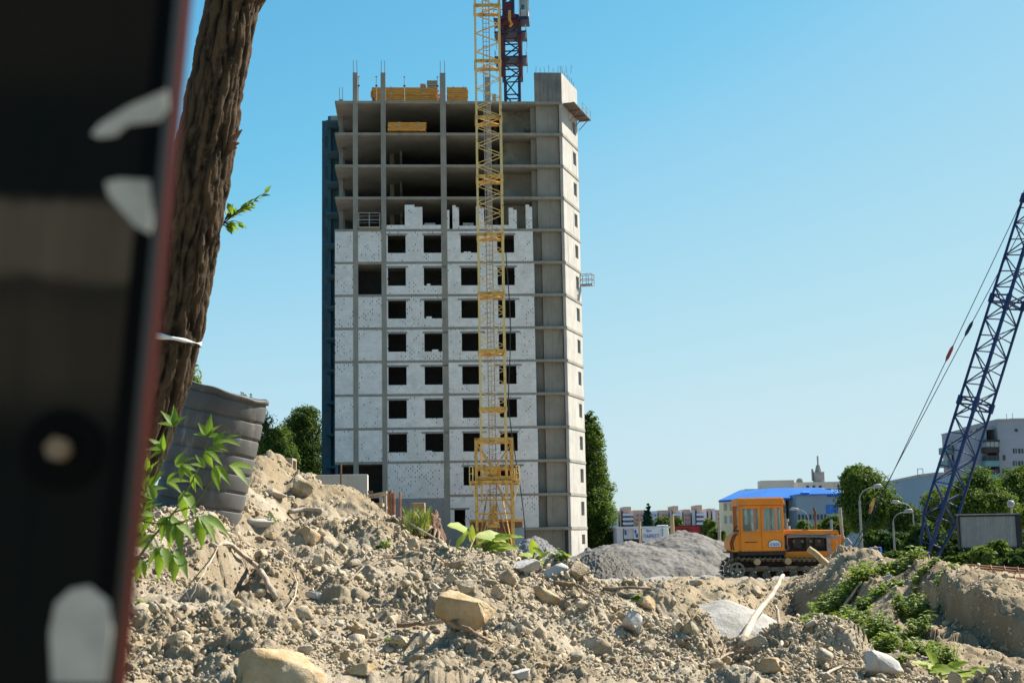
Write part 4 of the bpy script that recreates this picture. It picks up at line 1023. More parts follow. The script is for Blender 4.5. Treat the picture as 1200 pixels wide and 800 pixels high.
bp = [(4.35, .1), (4.28, .45), (4.30, .8), (4.42, 1.0), (4.47, .98), (4.36, .78), (4.35, .45), (4.42, .08)]
MB().prism(bp, (0, -.35, 0), (1, 0, 0), (0, 0, 1), (0, W + .7, 0)).build('blade', 'dozer_orange', dz)
MB().rod((4.13, .62, .7), (4.07, .62, 2.28), .055, 10).rod((4.12, .62, 1.2), (4.11, .62, 1.36), .075, 10).build('lift_cylinder', 'timber_grey', dz)
MB().tube([(4.1, .6, 1.25), (4.25, .55, 1.28), (4.38, .55, 1.1)], .035, 7).build('hose', 'galvanised', dz)

# ------------------------------------------------------------------ blue lattice boom with pendant ropes
BY = 62.0
f0 = P(1082.5, 668, BY)
bc = thing('crawler_crane', 'blue lattice crane boom leaning right with two thin pendant ropes', 'crane', f0, 0)
axd = (P(1160, 420, BY) - f0); axd.y = 0; axd.normalize()
dep = (P(1130, 510, BY) - Vector((0, 0, EYE))).normalized(); side = dep.cross(axd).normalized(); side = side if side.x > 0 else -side; dep = side.cross(axd).normalized(); dep = dep if dep.y > 0 else -dep
hd2 = px(37, BY) / 2                   # half diagonal, boom seen edge on
Lb = (P(1282, 52, BY) - f0).length
def bpnt(s, a, d): return axd * s + side * a + dep * d
prof = lambda s: hd2 * min(1, .30 + s / 3.2) if s < 2.3 else (hd2 if s < Lb - 3 else hd2 * max(.25, (Lb - s) / 3))
sts = np.concatenate([np.linspace(0, 2.3, 3), np.linspace(2.3, Lb - 3, 27)[1:], np.linspace(Lb - 3, Lb, 4)[1:]])
crn = [(-1, 0), (0, -1), (1, 0), (0, 1)]
for (a, d) in crn:
    b = MB()
    for s0_, s1_ in zip(sts[:-1], sts[1:]): b.rod(bpnt(s0_, a * prof(s0_), d * prof(s0_)), bpnt(s1_ + .01, a * prof(s1_), d * prof(s1_)), .062 if a else .085, 8)
    b.build('chord', 'boom_blue', bc)
b = MB()
for i in range(len(sts) - 1):
    s0_, s1_ = sts[i], sts[i + 1]
    for f_ in range(4):
        q0, q1 = crn[f_], crn[(f_ + 1) % 4]
        if (i + f_) % 2: q0, q1 = q1, q0
        b.rod(bpnt(s0_, q0[0] * prof(s0_), q0[1] * prof(s0_)), bpnt(s1_, q1[0] * prof(s1_), q1[1] * prof(s1_)), .032, 6)
        if f_ in (0, 1): b.rod(bpnt(s1_, q0[0] * prof(s1_), q0[1] * prof(s1_)), bpnt(s1_, q1[0] * prof(s1_), q1[1] * prof(s1_)), .028, 6)
b.build('bracing', 'boom_blue', bc)
for s_ in (7.6, 12.4, 17.2):
    b = MB()
    for f_ in range(4):
        q0, q1 = crn[f_], crn[(f_ + 1) % 4]
        for e_ in (-.16, .16): b.rod(bpnt(s_ + e_, q0[0] * hd2, q0[1] * hd2), bpnt(s_ + e_, q1[0] * hd2, q1[1] * hd2), .04, 6)
        b.rod(bpnt(s_ - .2, q0[0] * hd2, q0[1] * hd2), bpnt(s_ + .2, q0[0] * hd2, q0[1] * hd2), .12, 8)
    b.build('splice_joint', 'boom_blue', bc)
MB().box(-.8, .8, -.6, .6, -.5, .05).rod((-.55, -.5, .12), (.55, -.5, .12), .14, 10).build('foot_bracket', 'boom_blue', bc)
an = P(996.5, 648, BY) - f0
tip = P(1282, 52, BY) - f0; mid_ = P(1230, 211, BY) - f0
def along(p, q, v):                     # point of the rope at photo row v
    a, c_ = 0.0, 1.0
    for _ in range(30):
        m_ = (a + c_) / 2; X = p + (q - p) * m_ + f0
        if proj(X.x, X.y, X.z)[1] > v: a = m_
        else: c_ = m_
    return p + (q - p) * a
an.y = -.4
for (e_, vv_, m_) in ((tip + Vector((0, -.4, 0)), 414, 'red_paint'), (mid_ + Vector((0, .4, 0)), 385, 'crane_navy')):
    st = an + Vector((0, e_.y + .0, 0))
    rp = MB().rod(st, e_, .017, 6).build('pendant_rope', 'cable', bc)
    c_ = along(st, e_, vv_); d_ = (e_ - st).normalized()
    MB().tube([c_ - d_ * .38, c_ - d_ * .2, c_ + d_ * .2, c_ + d_ * .38], [.03, .075, .075, .03], 8).build('turnbuckle', m_, rp)
MB().box(an.x - 1.0, an.x + .8, -.9, 1.0, -.9, an.z - .1).build('winch_base', 'boom_blue', bc)

# ------------------------------------------------------------------ billboard
QY = 58.0
bl, br_ = P(1121, 604, QY), P(1190.5, 601, QY)
bb = thing('billboard', 'blank grey roadside billboard with black frame on a thin post', 'billboard', (P(1192, 640, QY).x, QY, -.05), R(1.0))
x0 = bl.x - P(1192, 640, QY).x; x1 = br_.x - P(1192, 640, QY).x
z0, z1 = Zv(1150, QY, 643) + .05, Zv(1150, QY, 603) + .05
MB().box(x0 + .07, x1 - .07, -.09, -.04, z0 + .07, z1 - .07).build('board', 'billboard_sheet', bb)
b = MB().box(x0, x1, -.14, .1, z1 - .07, z1).box(x0, x1, -.14, .1, z0, z0 + .07).box(x0, x0 + .07, -.14, .1, z0 + .07, z1 - .07).box(x1 - .07, x1 + .14, -.14, .3, z0, z1); b.build('frame', 'black_frame', bb)
MB().box(x0 - .02, x1 + .1, -.2, .12, z1 + .002, z1 + .04).build('top_strip', 'galvanised', bb)
b = MB()
for q in range(1, 24): b.box(x0 + .07 + q * .096, x0 + .077 + q * .096, -.095, -.0901, z0 + .08, z1 - .08)
for q in (.33, .62): b.box(x0 + .08, x1 - .08, -.1, -.0955, z0 + (z1 - z0) * q, z0 + (z1 - z0) * q + .012)
for q in (.3, .55, .83): b.box(x0 + (x1 - x0) * q, x0 + (x1 - x0) * q + .015, -.105, -.1005, z0 + .08, z1 - .08)
b.build('sheet_seam', 'grey_steel', bb)
MB().box(-.02, .12, -.02, .12, -.3, z0 + .3).box(-.6, .1, .11, .2, z0 - .0, z0 + .25).build('post', 'timber_grey', bb)

# ------------------------------------------------------------------ rebar cages lying on the bank
def rebar_cage(label, u0, v0, u1, v1, Y, r, nb, nh):
    p, q = P(u0, v0, Y), P(u1, v1, Y)
    t = thing('rebar_cage', label, 'rebar', p, 0)
    d = q - p; L = d.length; dn = d.normalized(); a = Vector((0, 1, 0)); c_ = dn.cross(a).normalized()
    b = MB()
    for i in range(nb):
        th_ = 2 * math.pi * i / nb + .3
        o = (a * math.cos(th_) + c_ * math.sin(th_)) * r
        b.tube([o - dn * rnd.uniform(0, .25), o + dn * L * .5 + Vector((0, 0, rnd.uniform(-.03, .02))), o + dn * (L + rnd.uniform(0, .3))], .013, 6)
    b.build('long_bar', 'rusty', t)
    b = MB()
    for j in range(nh):
        o = dn * (.08 + L * j / nh)
        b.tube([o + dn * .02 * math.sin(th_ * 2) + (a * math.cos(th_) + c_ * math.sin(th_)) * (r + .02) for th_ in np.linspace(0, 2 * math.pi, 13)], .011, 5)
    b.build('hoop', 'rusty', t)
    return t
rebar_cage('lower rusty rebar cage lying along the clay bank in front of the billboard', 1098, 672, 1225, 689, 25.0, .13, 6, 9)
rebar_cage('upper rusty rebar cage behind the lower one right of the boom foot', 1140, 669, 1235, 676, 27.5, .12, 6, 6)
t = thing('steel_bars', 'loose grey and rusty steel bars on the bank in front of the rebar cages', 'rebar', P(1132, 684, 24.2), 0)
for i in range(6):
    e_ = P(1225, 697 + i * .9, 24.2 - i * .07) - t.location
    MB().tube([(rnd.uniform(0, .3), -i * .07, -.02 - i * .012), e_ * .55 + Vector((0, 0, -.02)), e_], rnd.choice((.018, .024, .014)), 6).build('bar', rnd.choice(('galvanised', 'rusty', 'rusty')), t)
b = MB()
for q in ((1153, 681), (1168, 684), (1179, 680)): 
    p = P(q[0], q[1], 23.9) - t.location; b.tube([p + Vector((-.08, 0, -.08)), p + Vector((0, 0, .03)), p + Vector((.1, 0, -.06))], .04, 6)
b.build('bent_offcut', 'dead_wood', t)

# ------------------------------------------------------------------ ribbed plastic drum leaning in the soil
VY = 11.4
pb = P(231, 600, VY)
dr = thing('plastic_drum', 'black ribbed plastic well ring leaning on the slope behind the tree', 'drum', pb, 0)
r0, r1, H = px(50, VY), px(52, VY), px(138, VY)
prof_ = []
nr_ = 9
for i in range(nr_):
    z_ = -.35 + (H + .35) * i / nr_; dz_ = (H + .35) / nr_; rr = r0 + (r1 - r0) * i / nr_
    prof_ += [(rr + .004, z_), (rr + .0055, z_ + dz_ * .06), (rr + .005, z_ + dz_ * .45), (rr + .004, z_ + dz_ * .78), (rr + .003, z_ + dz_ * .81), (rr - .006, z_ + dz_ * .84), (rr - .006, z_ + dz_ * .95), (rr + .003, z_ + dz_ * .98)]
prof_ += [(r1 + .012, H), (r1 + .010, H + .03), (r1 - .012, H + .035), (r1 - .02, H), (r1 - .03, H - .5), (r0 - .03, -.3)]
n = 72; vs = []; fs = []
for j, (r_, z_) in enumerate(prof_):
    for i in range(n):
        th_ = 2 * math.pi * i / n
        wob = 1 + .010 * math.sin(3 * th_ + 1) + .008 * math.sin(7 * th_) * (z_ > H - .2)
        zz_ = z_ + (.016 * math.sin(2 * th_ + .6) + .004 * math.sin(9 * th_)) * max(0, (z_ - H + .3) / .3)
        vs.append((r_ * wob * math.cos(th_), r_ * wob * math.sin(th_), zz_))
for j in range(len(prof_) - 1):
    for i in range(n): fs.append((j * n + i, j * n + (i + 1) % n, (j + 1) * n + (i + 1) % n, (j + 1) * n + i))
dr_o = MB().add(vs, fs).build('shell', 'plastic_drum', dr, smooth=True)
dr.rotation_euler = (R(4), R(11.5), R(20))

# ------------------------------------------------------------------ leaning tree in front
TYD = 8.5
trk_pts = [(-60, 315, 66), (0, 274, 65), (50, 263, 66), (100, 253, 67), (150, 245, 68), (175, 239, 70), (200, 236, 70), (270, 223, 70), (330, 212, 69), (395, 199, 70), (470, 178, 71), (540, 151, 72), (590, 128, 76), (640, 106, 86), (700, 78, 105)]
tb = P(78, 700, TYD)
tree = thing('leaning_tree', 'leaning rough barked tree trunk close by with a white band tied round it', 'tree', tb, 0)
vq = np.array([q[0] for q in trk_pts], float); uq = np.array([q[1] for q in trk_pts], float); wq = np.array([q[2] for q in trk_pts], float)
def trunk_c(v): 
    u_ = np.interp(v, vq, uq); p = P(u_, v, TYD) - tb; return p, px(np.interp(v, vq, wq), TYD) / 2
top_p = trunk_c(-60)[0]; top_d = (trunk_c(-60)[0] - trunk_c(0)[0]).normalized()
rows = []
for v in np.linspace(740, -60, 420):
    rows.append(trunk_c(v))
for s_ in np.linspace(.02, 2.6, 120):
    rows.append((top_p + top_d * s_ + Vector((0, .1 * s_ * s_, .06 * s_ * s_)), px(66, TYD) / 2 * (1 - .2 * s_)))
NA = 150
cen = np.array([list(r[0]) for r in rows]); rad = np.array([r[1] for r in rows])
for _ in range(30): cen[1:-1] = (cen[:-2] + 2 * cen[1:-1] + cen[2:]) / 4
d_ = np.gradient(cen, axis=0); d_ /= np.linalg.norm(d_, axis=1)[:, None]
a_ = np.cross(d_, np.array([0, 1.0, 0])); a_ /= np.linalg.norm(a_, axis=1)[:, None]; b_ = np.cross(d_, a_)
th_ = np.linspace(0, 2 * math.pi, NA, endpoint=False)
Ln = np.concatenate([[0], np.cumsum(np.linalg.norm(np.diff(cen, axis=0), axis=1))])
TT, LL = np.meshgrid(th_, Ln)
arc = TT * .17
per = lambda f_: f_
warp = fbm(TT * 1.3, LL * 2.2, 5, 3) * .8
tw = TT + LL * .10 + warp * .38
def ridge_field(k_, s_, zs_):
    x = tw * k_ / (2 * math.pi)
    x = np.mod(x, k_)
    n1 = np.abs(np.mod(x + fbm(np.cos(TT) * 2 + 5, LL * zs_, s_, 3) * 1.6, 1.0) - .5) * 2
    return n1
rg = 1 - (1 - ridge_field(13, 3, 4.2)) ** 1.6
rg2 = ridge_field(29, 13, 5.0)
wv, _i = worley(np.mod(tw, 2 * math.pi) * 3.2, LL * 3.0, 77)
def cracks(fx_, fy_, s_, nx):
    # distance between the two nearest cells of a wrapped grid: zero along the furrows
    x = np.mod(tw, 2 * math.pi) / (2 * math.pi) * nx; y = LL * fy_ + x * .35
    x = x + fbm(np.cos(TT) * 3 + 4, LL * 5, s_ + 2, 3) * .8
    ix, iy = np.floor(x), np.floor(y); f1 = np.full(x.shape, 9.0); f2 = np.full(x.shape, 9.0)
    for dx in (-1, 0, 1):
        for dy in (-1, 0, 1):
            cx, cy = ix + dx, iy + dy; hx = np.mod(cx, nx)
            d = (cx + _h(hx, cy, s_) - x) ** 2 + (cy + _h(hx, cy, s_ + 5) - y) ** 2
            f2 = np.where(d < f1, f1, np.minimum(f2, d)); f1 = np.minimum(f1, d)
    return np.sqrt(f2) - np.sqrt(f1)
ck = np.clip(cracks(1, 1.5, 31, 15) / .34, 0, 1); ck2 = np.clip(cracks(1, 6.0, 47, 30) / .5, 0, 1)
h_ = .50 * ck ** .55 + .20 * ck2 + .30 * rg + fbm(np.cos(TT) * 6 + 9, LL * 16 + np.sin(TT) * 6, 91, 4) * .35
h_ = (h_ - h_.min()) / (h_.max() - h_.min())
RAD = rad[:, None] * (1 + .05 * np.sin(2 * TT + LL)) - .012 + (h_ - .4) * .050
Vt = cen[:, None, :] + a_[:, None, :] * (RAD * np.cos(TT))[..., None] + b_[:, None, :] * (RAD * np.sin(TT))[..., None]
nrw = len(rows); ii = np.arange(nrw * NA).reshape(nrw, NA)
Ft = np.stack([ii[:-1], np.roll(ii, -1, 1)[:-1], np.roll(ii, -1, 1)[1:], ii[1:]], -1).reshape(-1, 4)
trunk = npmesh('trunk', Vt.reshape(-1, 3), Ft, 'bark_furrowed', tree, smooth=True)
att = trunk.data.attributes.new('ridge', 'FLOAT', 'POINT'); att.data.foreach_set('value', h_.ravel().astype(np.float32))
# broken branch stub on the right edge
q = trunk_c(172)[0] + Vector((px(31, TYD), -.05, 0))
b = MB()
for (dx, dz_, r_) in ((.085, .085, .022), (.06, .04, .030), (.05, .12, .014), (.055, -.03, .028), (.07, .0, .02)):
    b.tube([q - Vector((.06, 0, .02)), q + Vector((dx * .5, -.01, dz_ * .5)), q + Vector((dx, -.015, dz_))], [r_ * 1.3, r_, .003], 7)
b.build('broken_stub', 'stump_wood', tree)
# white band
c0, r0_ = trunk_c(398)
vs, fs = [], []
for i in range(73):
    t = 2 * math.pi * i / 72
    x_ = math.cos(t) * (r0_ + .014); y_ = math.sin(t) * (r0_ + .014)
    z_ = .012 * math.sin(t + 1) - .22 * x_
    hw_ = .011 + .006 * math.sin(3 * t) + .004 * math.sin(7 * t + 1)
    for s_ in (-1, 1): vs.append(c0 + Vector((x_, y_, z_ + s_ * hw_)))
for i in range(72): fs.append((2 * i, 2 * i + 2, 2 * i + 3, 2 * i + 1))
o = MB().add(vs, fs).build('tied_band', 'tape_white', tree, smooth=True); sm = o.modifiers.new('solid', 'SOLIDIFY'); sm.thickness = .004

# ------------------------------------------------------------------ leaves
def leaf_shape(L, Wd, fold=.25, tipdrop=.15, n=5):
    """one pointed leaf along +x, returns verts and faces"""
    vs, fs = [], []
    for i in range(n + 1):
        t = i / n; w_ = Wd * (math.sin(math.pi * min(1, t * 1.05) ** .75) + .02) * (1 - .25 * t)
        z_ = -tipdrop * L * t * t
        vs += [(L * t, -w_ / 2, z_ + fold * w_ / 2), (L * t, 0, z_), (L * t, w_ / 2, z_ + fold * w_ / 2)]
    for i in range(n):
        for j in range(2): fs.append((i * 3 + j, i * 3 + 3 + j, i * 3 + 4 + j, i * 3 + 1 + j))
    return np.array(vs), np.array(fs)
def frame_from(dirv, upv):
    x = np.array(dirv, float); x /= np.linalg.norm(x)
    y = np.cross(upv, x); ny = np.linalg.norm(y)
    if ny < 1e-4: y = np.array([0, 1.0, 0]); ny = 1
    y /= ny; z = np.cross(x, y); return np.stack([x, y, z])
def place_leaves(items):
    V, Fc, o = [], [], 0
    for (p, dirv, upv, L, Wd, fold, drop) in items:
        v_, f_ = leaf_shape(L, Wd, fold, drop); Rm = frame_from(dirv, upv)
        V.append(v_ @ Rm + np.array(p)); Fc.append(f_ + o); o += len(v_)
    return np.concatenate(V), np.concatenate(Fc)
nprng = np.random.default_rng(11)
def small_spray(name, p, dirs, nl_, L, mat, parent, stemr=.004, spread=.8, length=.3):
    b = MB(); items = []
    for d0 in dirs:
        d0 = Vector(d0); ln = length * rnd.uniform(.7, 1.1)
        pts = [p, p + d0 * ln * .5 + Vector((0, 0, .02)), p + d0 * ln]
        b.tube(pts, [stemr, stemr * .7, stemr * .3], 5)
        for i in range(nl_):
            t = .25 + .75 * i / nl_; q = p + d0 * ln * t
            dv = np.array(d0) * .6 + nprng.normal(0, spread, 3) * .6
            items.append((q, dv, np.array([0, -.3, 1]) + nprng.normal(0, .5, 3), L * rnd.uniform(.7, 1.2), L * .55, .2, .2))
    st = b.build('twig', 'tree_bark', parent)
    V, Fc = place_leaves(items); npmesh('leaves', V, Fc, mat, st)
    return st
q0 = P(262, 262, TYD + .1) - tb
for (u, v, n_, L_) in ((322, 218, 9, .045), (305, 232, 8, .05), (292, 240, 8, .05), (272, 245, 9, .06), (270, 268, 9, .06), (283, 262, 6, .05)):
    e_ = P(u, v, TYD + .1 + rnd.uniform(-.1, .1)) - tb
    dv = e_ - q0; small_spray('twig', q0, [dv.normalized()], n_, L_ * 1.3, 'leaf_fresh', tree, length=dv.length, spread=.7)

# foliage clouds for distant trees
def crown_mesh(name, blobs, nclump, nleaf, size, mat, parent, rng, shell=.62, clump=.22):
    """leaf-sized faces gathered in clumps spread through the ellipsoids (centre, radii)"""
    vol = np.array([b[1][0] * b[1][1] * b[1][2] for b in blobs]) ** .7; vol /= vol.sum()
    C, Rr, Nrm = [], [], []
    for bi in rng.choice(len(blobs), nclump, p=vol):
        c_, r_ = np.array(blobs[bi][0]), np.array(blobs[bi][1])
        d_ = rng.normal(size=3); d_ /= np.linalg.norm(d_); rr = shell + (1.04 - shell) * rng.random() ** .6
        C.append(c_ + d_ * r_ * rr); Rr.append(clump * r_.min() * rng.uniform(.6, 1.35)); Nrm.append(d_)
    C, Rr, Nrm = np.array(C), np.array(Rr), np.array(Nrm)
    ids = np.repeat(np.arange(nclump), nleaf); N = len(ids)
    off = rng.normal(size=(N, 3)); off /= np.linalg.norm(off, axis=1)[:, None]; off *= (rng.random(N) ** .45)[:, None]
    pos = C[ids] + off * Rr[ids][:, None] * np.array([1.15, 1.15, .8])
    nn = Nrm[ids] * .5 + off * .5 + rng.normal(size=(N, 3)) * .55 + np.array([0, 0, .35]); nn /= np.linalg.norm(nn, axis=1)[:, None]
    t1 = np.cross(nn, rng.normal(size=(N, 3))); t1 /= np.linalg.norm(t1, axis=1)[:, None]; t2 = np.cross(nn, t1)
    s_ = size * rng.uniform(.6, 1.4, N)[:, None]
    V = np.stack([pos - t1 * s_, pos - t2 * s_ * .55 + nn * s_ * .12, pos + t1 * s_, pos + t2 * s_ * .55 + nn * s_ * .12], 1).reshape(-1, 3)
    Fc = np.arange(N * 4).reshape(N, 4)
    return npmesh(name, V, Fc, mat, parent)
def tree_at(label, u, vtop, wpx, Y, mat, kind='round', seed=0, z0=None, cat='tree', name='broadleaf_tree', dens=1.0, group=None, crown_from=.22):
    rng = np.random.default_rng(seed + 100)
    base = P(u, 640, Y); zb_ = z0 if z0 is not None else float(np.interp(Y, [46, 62, 100, 170, 320, 750], [.1, .05, 0, -.3, -1.2, -4])) - .1
    ztp = Zv(u, Y, vtop); H_ = ztp - zb_; Rw = px(wpx, Y) / 2
    t = thing(name, label, cat, (base.x, base.y, zb_), rng.uniform(0, 6), group)
    b = MB(); tr_ = max(.08, H_ * .022)
    lean = Vector((rng.normal(0, .03) * H_, rng.normal(0, .03) * H_, 0))
    b.tube([(0, 0, -.3), (0, 0, H_ * .15), lean * .5 + Vector((0, 0, H_ * .45)), lean + Vector((0, 0, H_ * .85))], [tr_ * 1.3, tr_, tr_ * .7, tr_ * .2], 8)
    for i in range(9):
        a_ = rng.uniform(0, 6.28); hz_ = H_ * rng.uniform(.25, .7)
        e_ = Vector((math.cos(a_) * Rw * .75, math.sin(a_) * Rw * .75, hz_ + H_ * .18)); s0_ = Vector((0, 0, hz_)) + lean * (hz_ / H_)
        b.tube([s0_, (s0_ + e_) / 2 + Vector((0, 0, -.1)), e_], [tr_ * .45, tr_ * .3, tr_ * .08], 6)
    b.build('trunk', 'tree_bark', t)
    blobs = []
    if kind == 'round':
        blobs.append(((0, 0, H_ * .6), (Rw * .72, Rw * .72, H_ * .32)))
        for i in range(9):
            a_ = rng.uniform(0, 6.28); q = rng.uniform(.3, .72); zc = H_ * rng.uniform(crown_from + .1, .86)
            rr = Rw * rng.uniform(.28, .5) * (1.15 - .5 * abs(zc / H_ - .5))
            k_ = q if zc < H_ * .7 else q * .55
            blobs.append(((math.cos(a_) * Rw * k_, math.sin(a_) * Rw * k_, min(zc, H_ - rr * .9)), (rr, rr, rr * .9)))
    elif kind == 'poplar':
        for i in range(16):
            f_ = i / 15; zc = H_ * (.10 + .86 * f_); rr = Rw * (1.0 * (1 - f_) ** .62 + .14) * rng.uniform(.62, .85)
            a_ = rng.uniform(0, 6.28); k_ = Rw * (1 - f_) ** .7 * .33
            blobs.append(((math.cos(a_) * k_, math.sin(a_) * k_, zc), (rr, rr, H_ * .085)))
    elif kind == 'bush':
        for i in range(7):
            a_ = rng.uniform(0, 6.28); rr = Rw * rng.uniform(.4, .6)
            blobs.append(((math.cos(a_) * Rw * .5, math.sin(a_) * Rw * .4, H_ * rng.uniform(.25, .6)), (rr, rr, H_ * .36)))
    lf = max(.11, 1.5 * Y / FPX)
    ncl = int(95 * dens * len(blobs) ** .5); 
    crown_mesh('crown', blobs, ncl, int(58), lf * .95, mat, t, rng, shell=.55, clump=.42 if kind != 'poplar' else .5)
    return t

# ------------------------------------------------------------------ rocks, clods, sticks
import bmesh
def rock_verts(sub, seed, flat=.75, ang=.5, detail=.05):
    bm = bmesh.new(); bmesh.ops.create_icosphere(bm, subdivisions=sub, radius=1.0)
    V = np.array([v.co[:] for v in bm.verts]); Fc = np.array([[v.index for v in f.verts] for f in bm.faces]); bm.free()
    r = np.random.default_rng(seed)
    for _ in range(int(13 + ang * 8)):              # chop with random planes -> faceted stone
        n = r.normal(size=3); n /= np.linalg.norm(n); d = r.uniform(.30, .62)
        s_ = V @ n; over = np.clip(s_ - d, 0, None); V = V - over[:, None] * n * .985
    V = V * (1 + detail * (fbm(V[:, 0] * 3 + seed, V[:, 1] * 3 + V[:, 2] * 2.3, seed, 4) * 2)[:, None])
    V[:, 2] *= flat
    V /= np.abs(V).max(0)
    return V, Fc
def rot(seed):
    r = random.Random(seed); return np.array(Matrix.Rotation(r.uniform(0, 6.28), 3, 'Z') @ Matrix.Rotation(r.uniform(-.8, .8), 3, 'X') @ Matrix.Rotation(r.uniform(-.8, .8), 3, 'Y'))
def rock(label, u, v, wp, hp, mat='tan_stone', seed=0, dpt=.8, sink=.25, group=None, sub=4, yaw=None, name='rock', lift=0.0):
    h = hit(u, v + hp * .32); Y = h.y
    sx, sz = px(wp, Y) / 2, px(hp, Y) / 2
    V, Fc = rock_verts(sub, seed, 1.0)
    tilt = np.array(Matrix.Rotation(yaw or 0, 3, 'Y'))
    V = (V * np.array([sx, (sx + sz) / 2 * dpt, sz])) @ tilt.T
    V += np.random.default_rng(seed).normal(0, 1, V.shape) * min(sx, sz) * .012
    o = npmesh(name, V, Fc, mat, smooth=False)
    c_ = P(u, v, Y + .02); o.location = (c_.x, Y + sx * .2, c_.z + lift)
    return tag(o, label, 'rock', group)
rock('largest boulder cut by the lower picture edge with a broken ochre face', 332, 796, 112, 74, 'ochre_stone', 3, .8)
rock('big two-humped ochre boulder on the middle of the slope above a long branch', 541, 722, 74, 54, 'ochre_stone', 5, .9, yaw=.2)
rock('rounded tan stone perched on top of the big two-humped boulder', 548, 689, 32, 22, 'tan_stone', 8)
rock('pointed ochre wedge stone casting a black shadow right of the big boulder', 642, 699, 40, 26, 'ochre_stone', 12, .6, yaw=.3)
rock('wide earthen block sunk in the slope below the wedge stone', 703, 756, 52, 30, 'clod_earth', 15, .8, yaw=.35)
rock('small upright tan stone between the big boulder and the wedge stone', 585, 697, 18, 24, 'tan_stone', 17)
rock('ochre stone with a pale rim at the right end of the slope', 756, 707, 26, 22, 'ochre_stone', 21, yaw=.4)
rock('whitish stone lying below the pale-rimmed ochre stone', 744, 731, 30, 36, 'pale_stone', 23)
rock('broken ochre boulder half way up the soil heap', 362, 630, 44, 28, 'ochre_stone', 26)
rock('white dusty slab among rubble left of the ochre boulder on the heap', 300, 612, 46, 18, 'pale_stone', 28)
rock('brown block near the top of the soil heap', 352, 572, 34, 32, 'clod_earth', 31, .9)
rock('small tan stone sitting on the brown block at the heap top', 360, 567, 14, 11, 'tan_stone', 33, lift=.07)
rock('long narrow slab stone lying across the heap beside the drum', 319, 577, 36, 13, 'tan_stone', 35, yaw=.15)
rock('flat ochre stone at the lower edge right of the largest boulder', 424, 787, 34, 22, 'ochre_stone', 37)
rock('small red-brown stone above the flat ochre stone', 408, 770, 20, 15, 'ochre_stone', 38)
rock('pale flat stone with a chip lying on it near the lower edge', 610, 790, 36, 18, 'pale_stone', 41)
rock('pale dusty stone on the crest behind the broad leaves', 612, 668, 44, 20, 'pale_stone', 43, lift=.02)
rock('white stone on the crest right of the leaves', 654, 668, 34, 18, 'pale_stone', 44)
rock('dark earth clump standing up at the crest right of the white stone', 675, 676, 34, 24, 'clod_earth', 45, lift=.03)
rock('bleached flat stone under the thin root on the left slope', 238 + 133, 698, 26, 12, 'pale_stone', 47)
rock('triangular ochre stone at the left of the rubble band', 318, 627, 20, 16, 'ochre_stone', 48)
rock('tan stone lying where the log meets the lime heap', 888, 752, 30, 18, 'tan_stone', 50)
rock('ochre stone at the foot of the small right mound', 905, 782, 40, 24, 'ochre_stone', 51)
rock('pale rounded boulder on the right flank of the small mound', 1032, 778, 44, 34, 'pale_stone', 52)
rock('grey slab stone among the weeds on the bank', 1040, 676, 14, 9, 'pale_stone', 53)
rock('pale block standing at the clay edge below the bulldozer', 887, 694, 16, 16, 'tan_stone', 54)
rock('low earthen lump on the flat ground before the bulldozer', 818, 682, 26, 12, 'clod_earth', 55)
nr2 = 0
rg_ = np.random.default_rng(5)
for i in range(80):
    u = rg_.uniform(150, 800); v = rg_.uniform(650, 796)
    if v < 640 + max(0, (u - 480)) * .3: continue
    s_ = 6 + 12 * rg_.random() ** 2
    rock('small tan or ochre stone half buried in the pale spoil slope', u, v, s_ * 1.25, s_, rg_.choice(['tan_stone', 'ochre_stone', 'clod_earth', 'clod_earth']), 200 + i, .9, group='small stones half buried in the spoil slope', sub=3, yaw=rg_.uniform(-.5, .5))

# loose clods and chips, too many to count
protos = [[rock_verts(q_, 900 + i, 1.0, .0, .12) for i in range(12)] for q_ in (1, 2)]
sel_i, sel_j = np.where((guu > 40) & (guu < 1260) & (gvv > 535) & (gvv < 830) & (TY > 5.5) & (TY < 44))
tyy = TY[sel_i, sel_j]
patch_ = fbm(TX[sel_i, sel_j] / .55, tyy / .55, 33, 3)
dens = np.clip(patch_ * 2.4 + .55, .08, 1) * np.where(tyy > 13.2, .42, 1)
Vs, Fs, os_ = [[], []], [[], []], [0, 0]
for (cnt, lo_, hi_, pw_) in ((36000, .0035, .0135, 1.6), (10000, .010, .027, 2.4), (420, .026, .052, 1.8), (26, .055, .09, 1.5)):
    for q in rg_.choice(len(sel_i), cnt, p=dens / dens.sum()):
        i, j = sel_i[q], sel_j[q]; k_ = rg_.integers(12)
        if lo_ > .02 and TY[i, j] > 13.5: continue
        s_ = (lo_ + (hi_ - lo_) * rg_.random() ** pw_) * (TY[i, j] / 9) ** .85
        pv, pf = protos[0 if lo_ < .009 else 1][k_]
        v_ = (pv * s_ * rg_.uniform(.65, 1.25, 3)) @ rot(int(rg_.integers(1 << 30))).T
        v_ = v_ + np.array([TX[i, j], TY[i, j], TZ[i, j] + s_ * .42])
        w_ = 0 if rg_.random() < .72 else 1
        Vs[w_].append(v_); Fs[w_].append(pf + os_[w_]); os_[w_] += len(v_)
tag(npmesh('rubble', np.concatenate(Vs[0]), np.concatenate(Fs[0]), 'clod_earth'), 'loose earth clods scattered over the spoil slope', 'rubble', kind='stuff')
tag(npmesh('stone_chips', np.concatenate(Vs[1]), np.concatenate(Fs[1]), 'tan_stone'), 'small tan stone chips scattered over the spoil slope', 'rubble', kind='stuff')

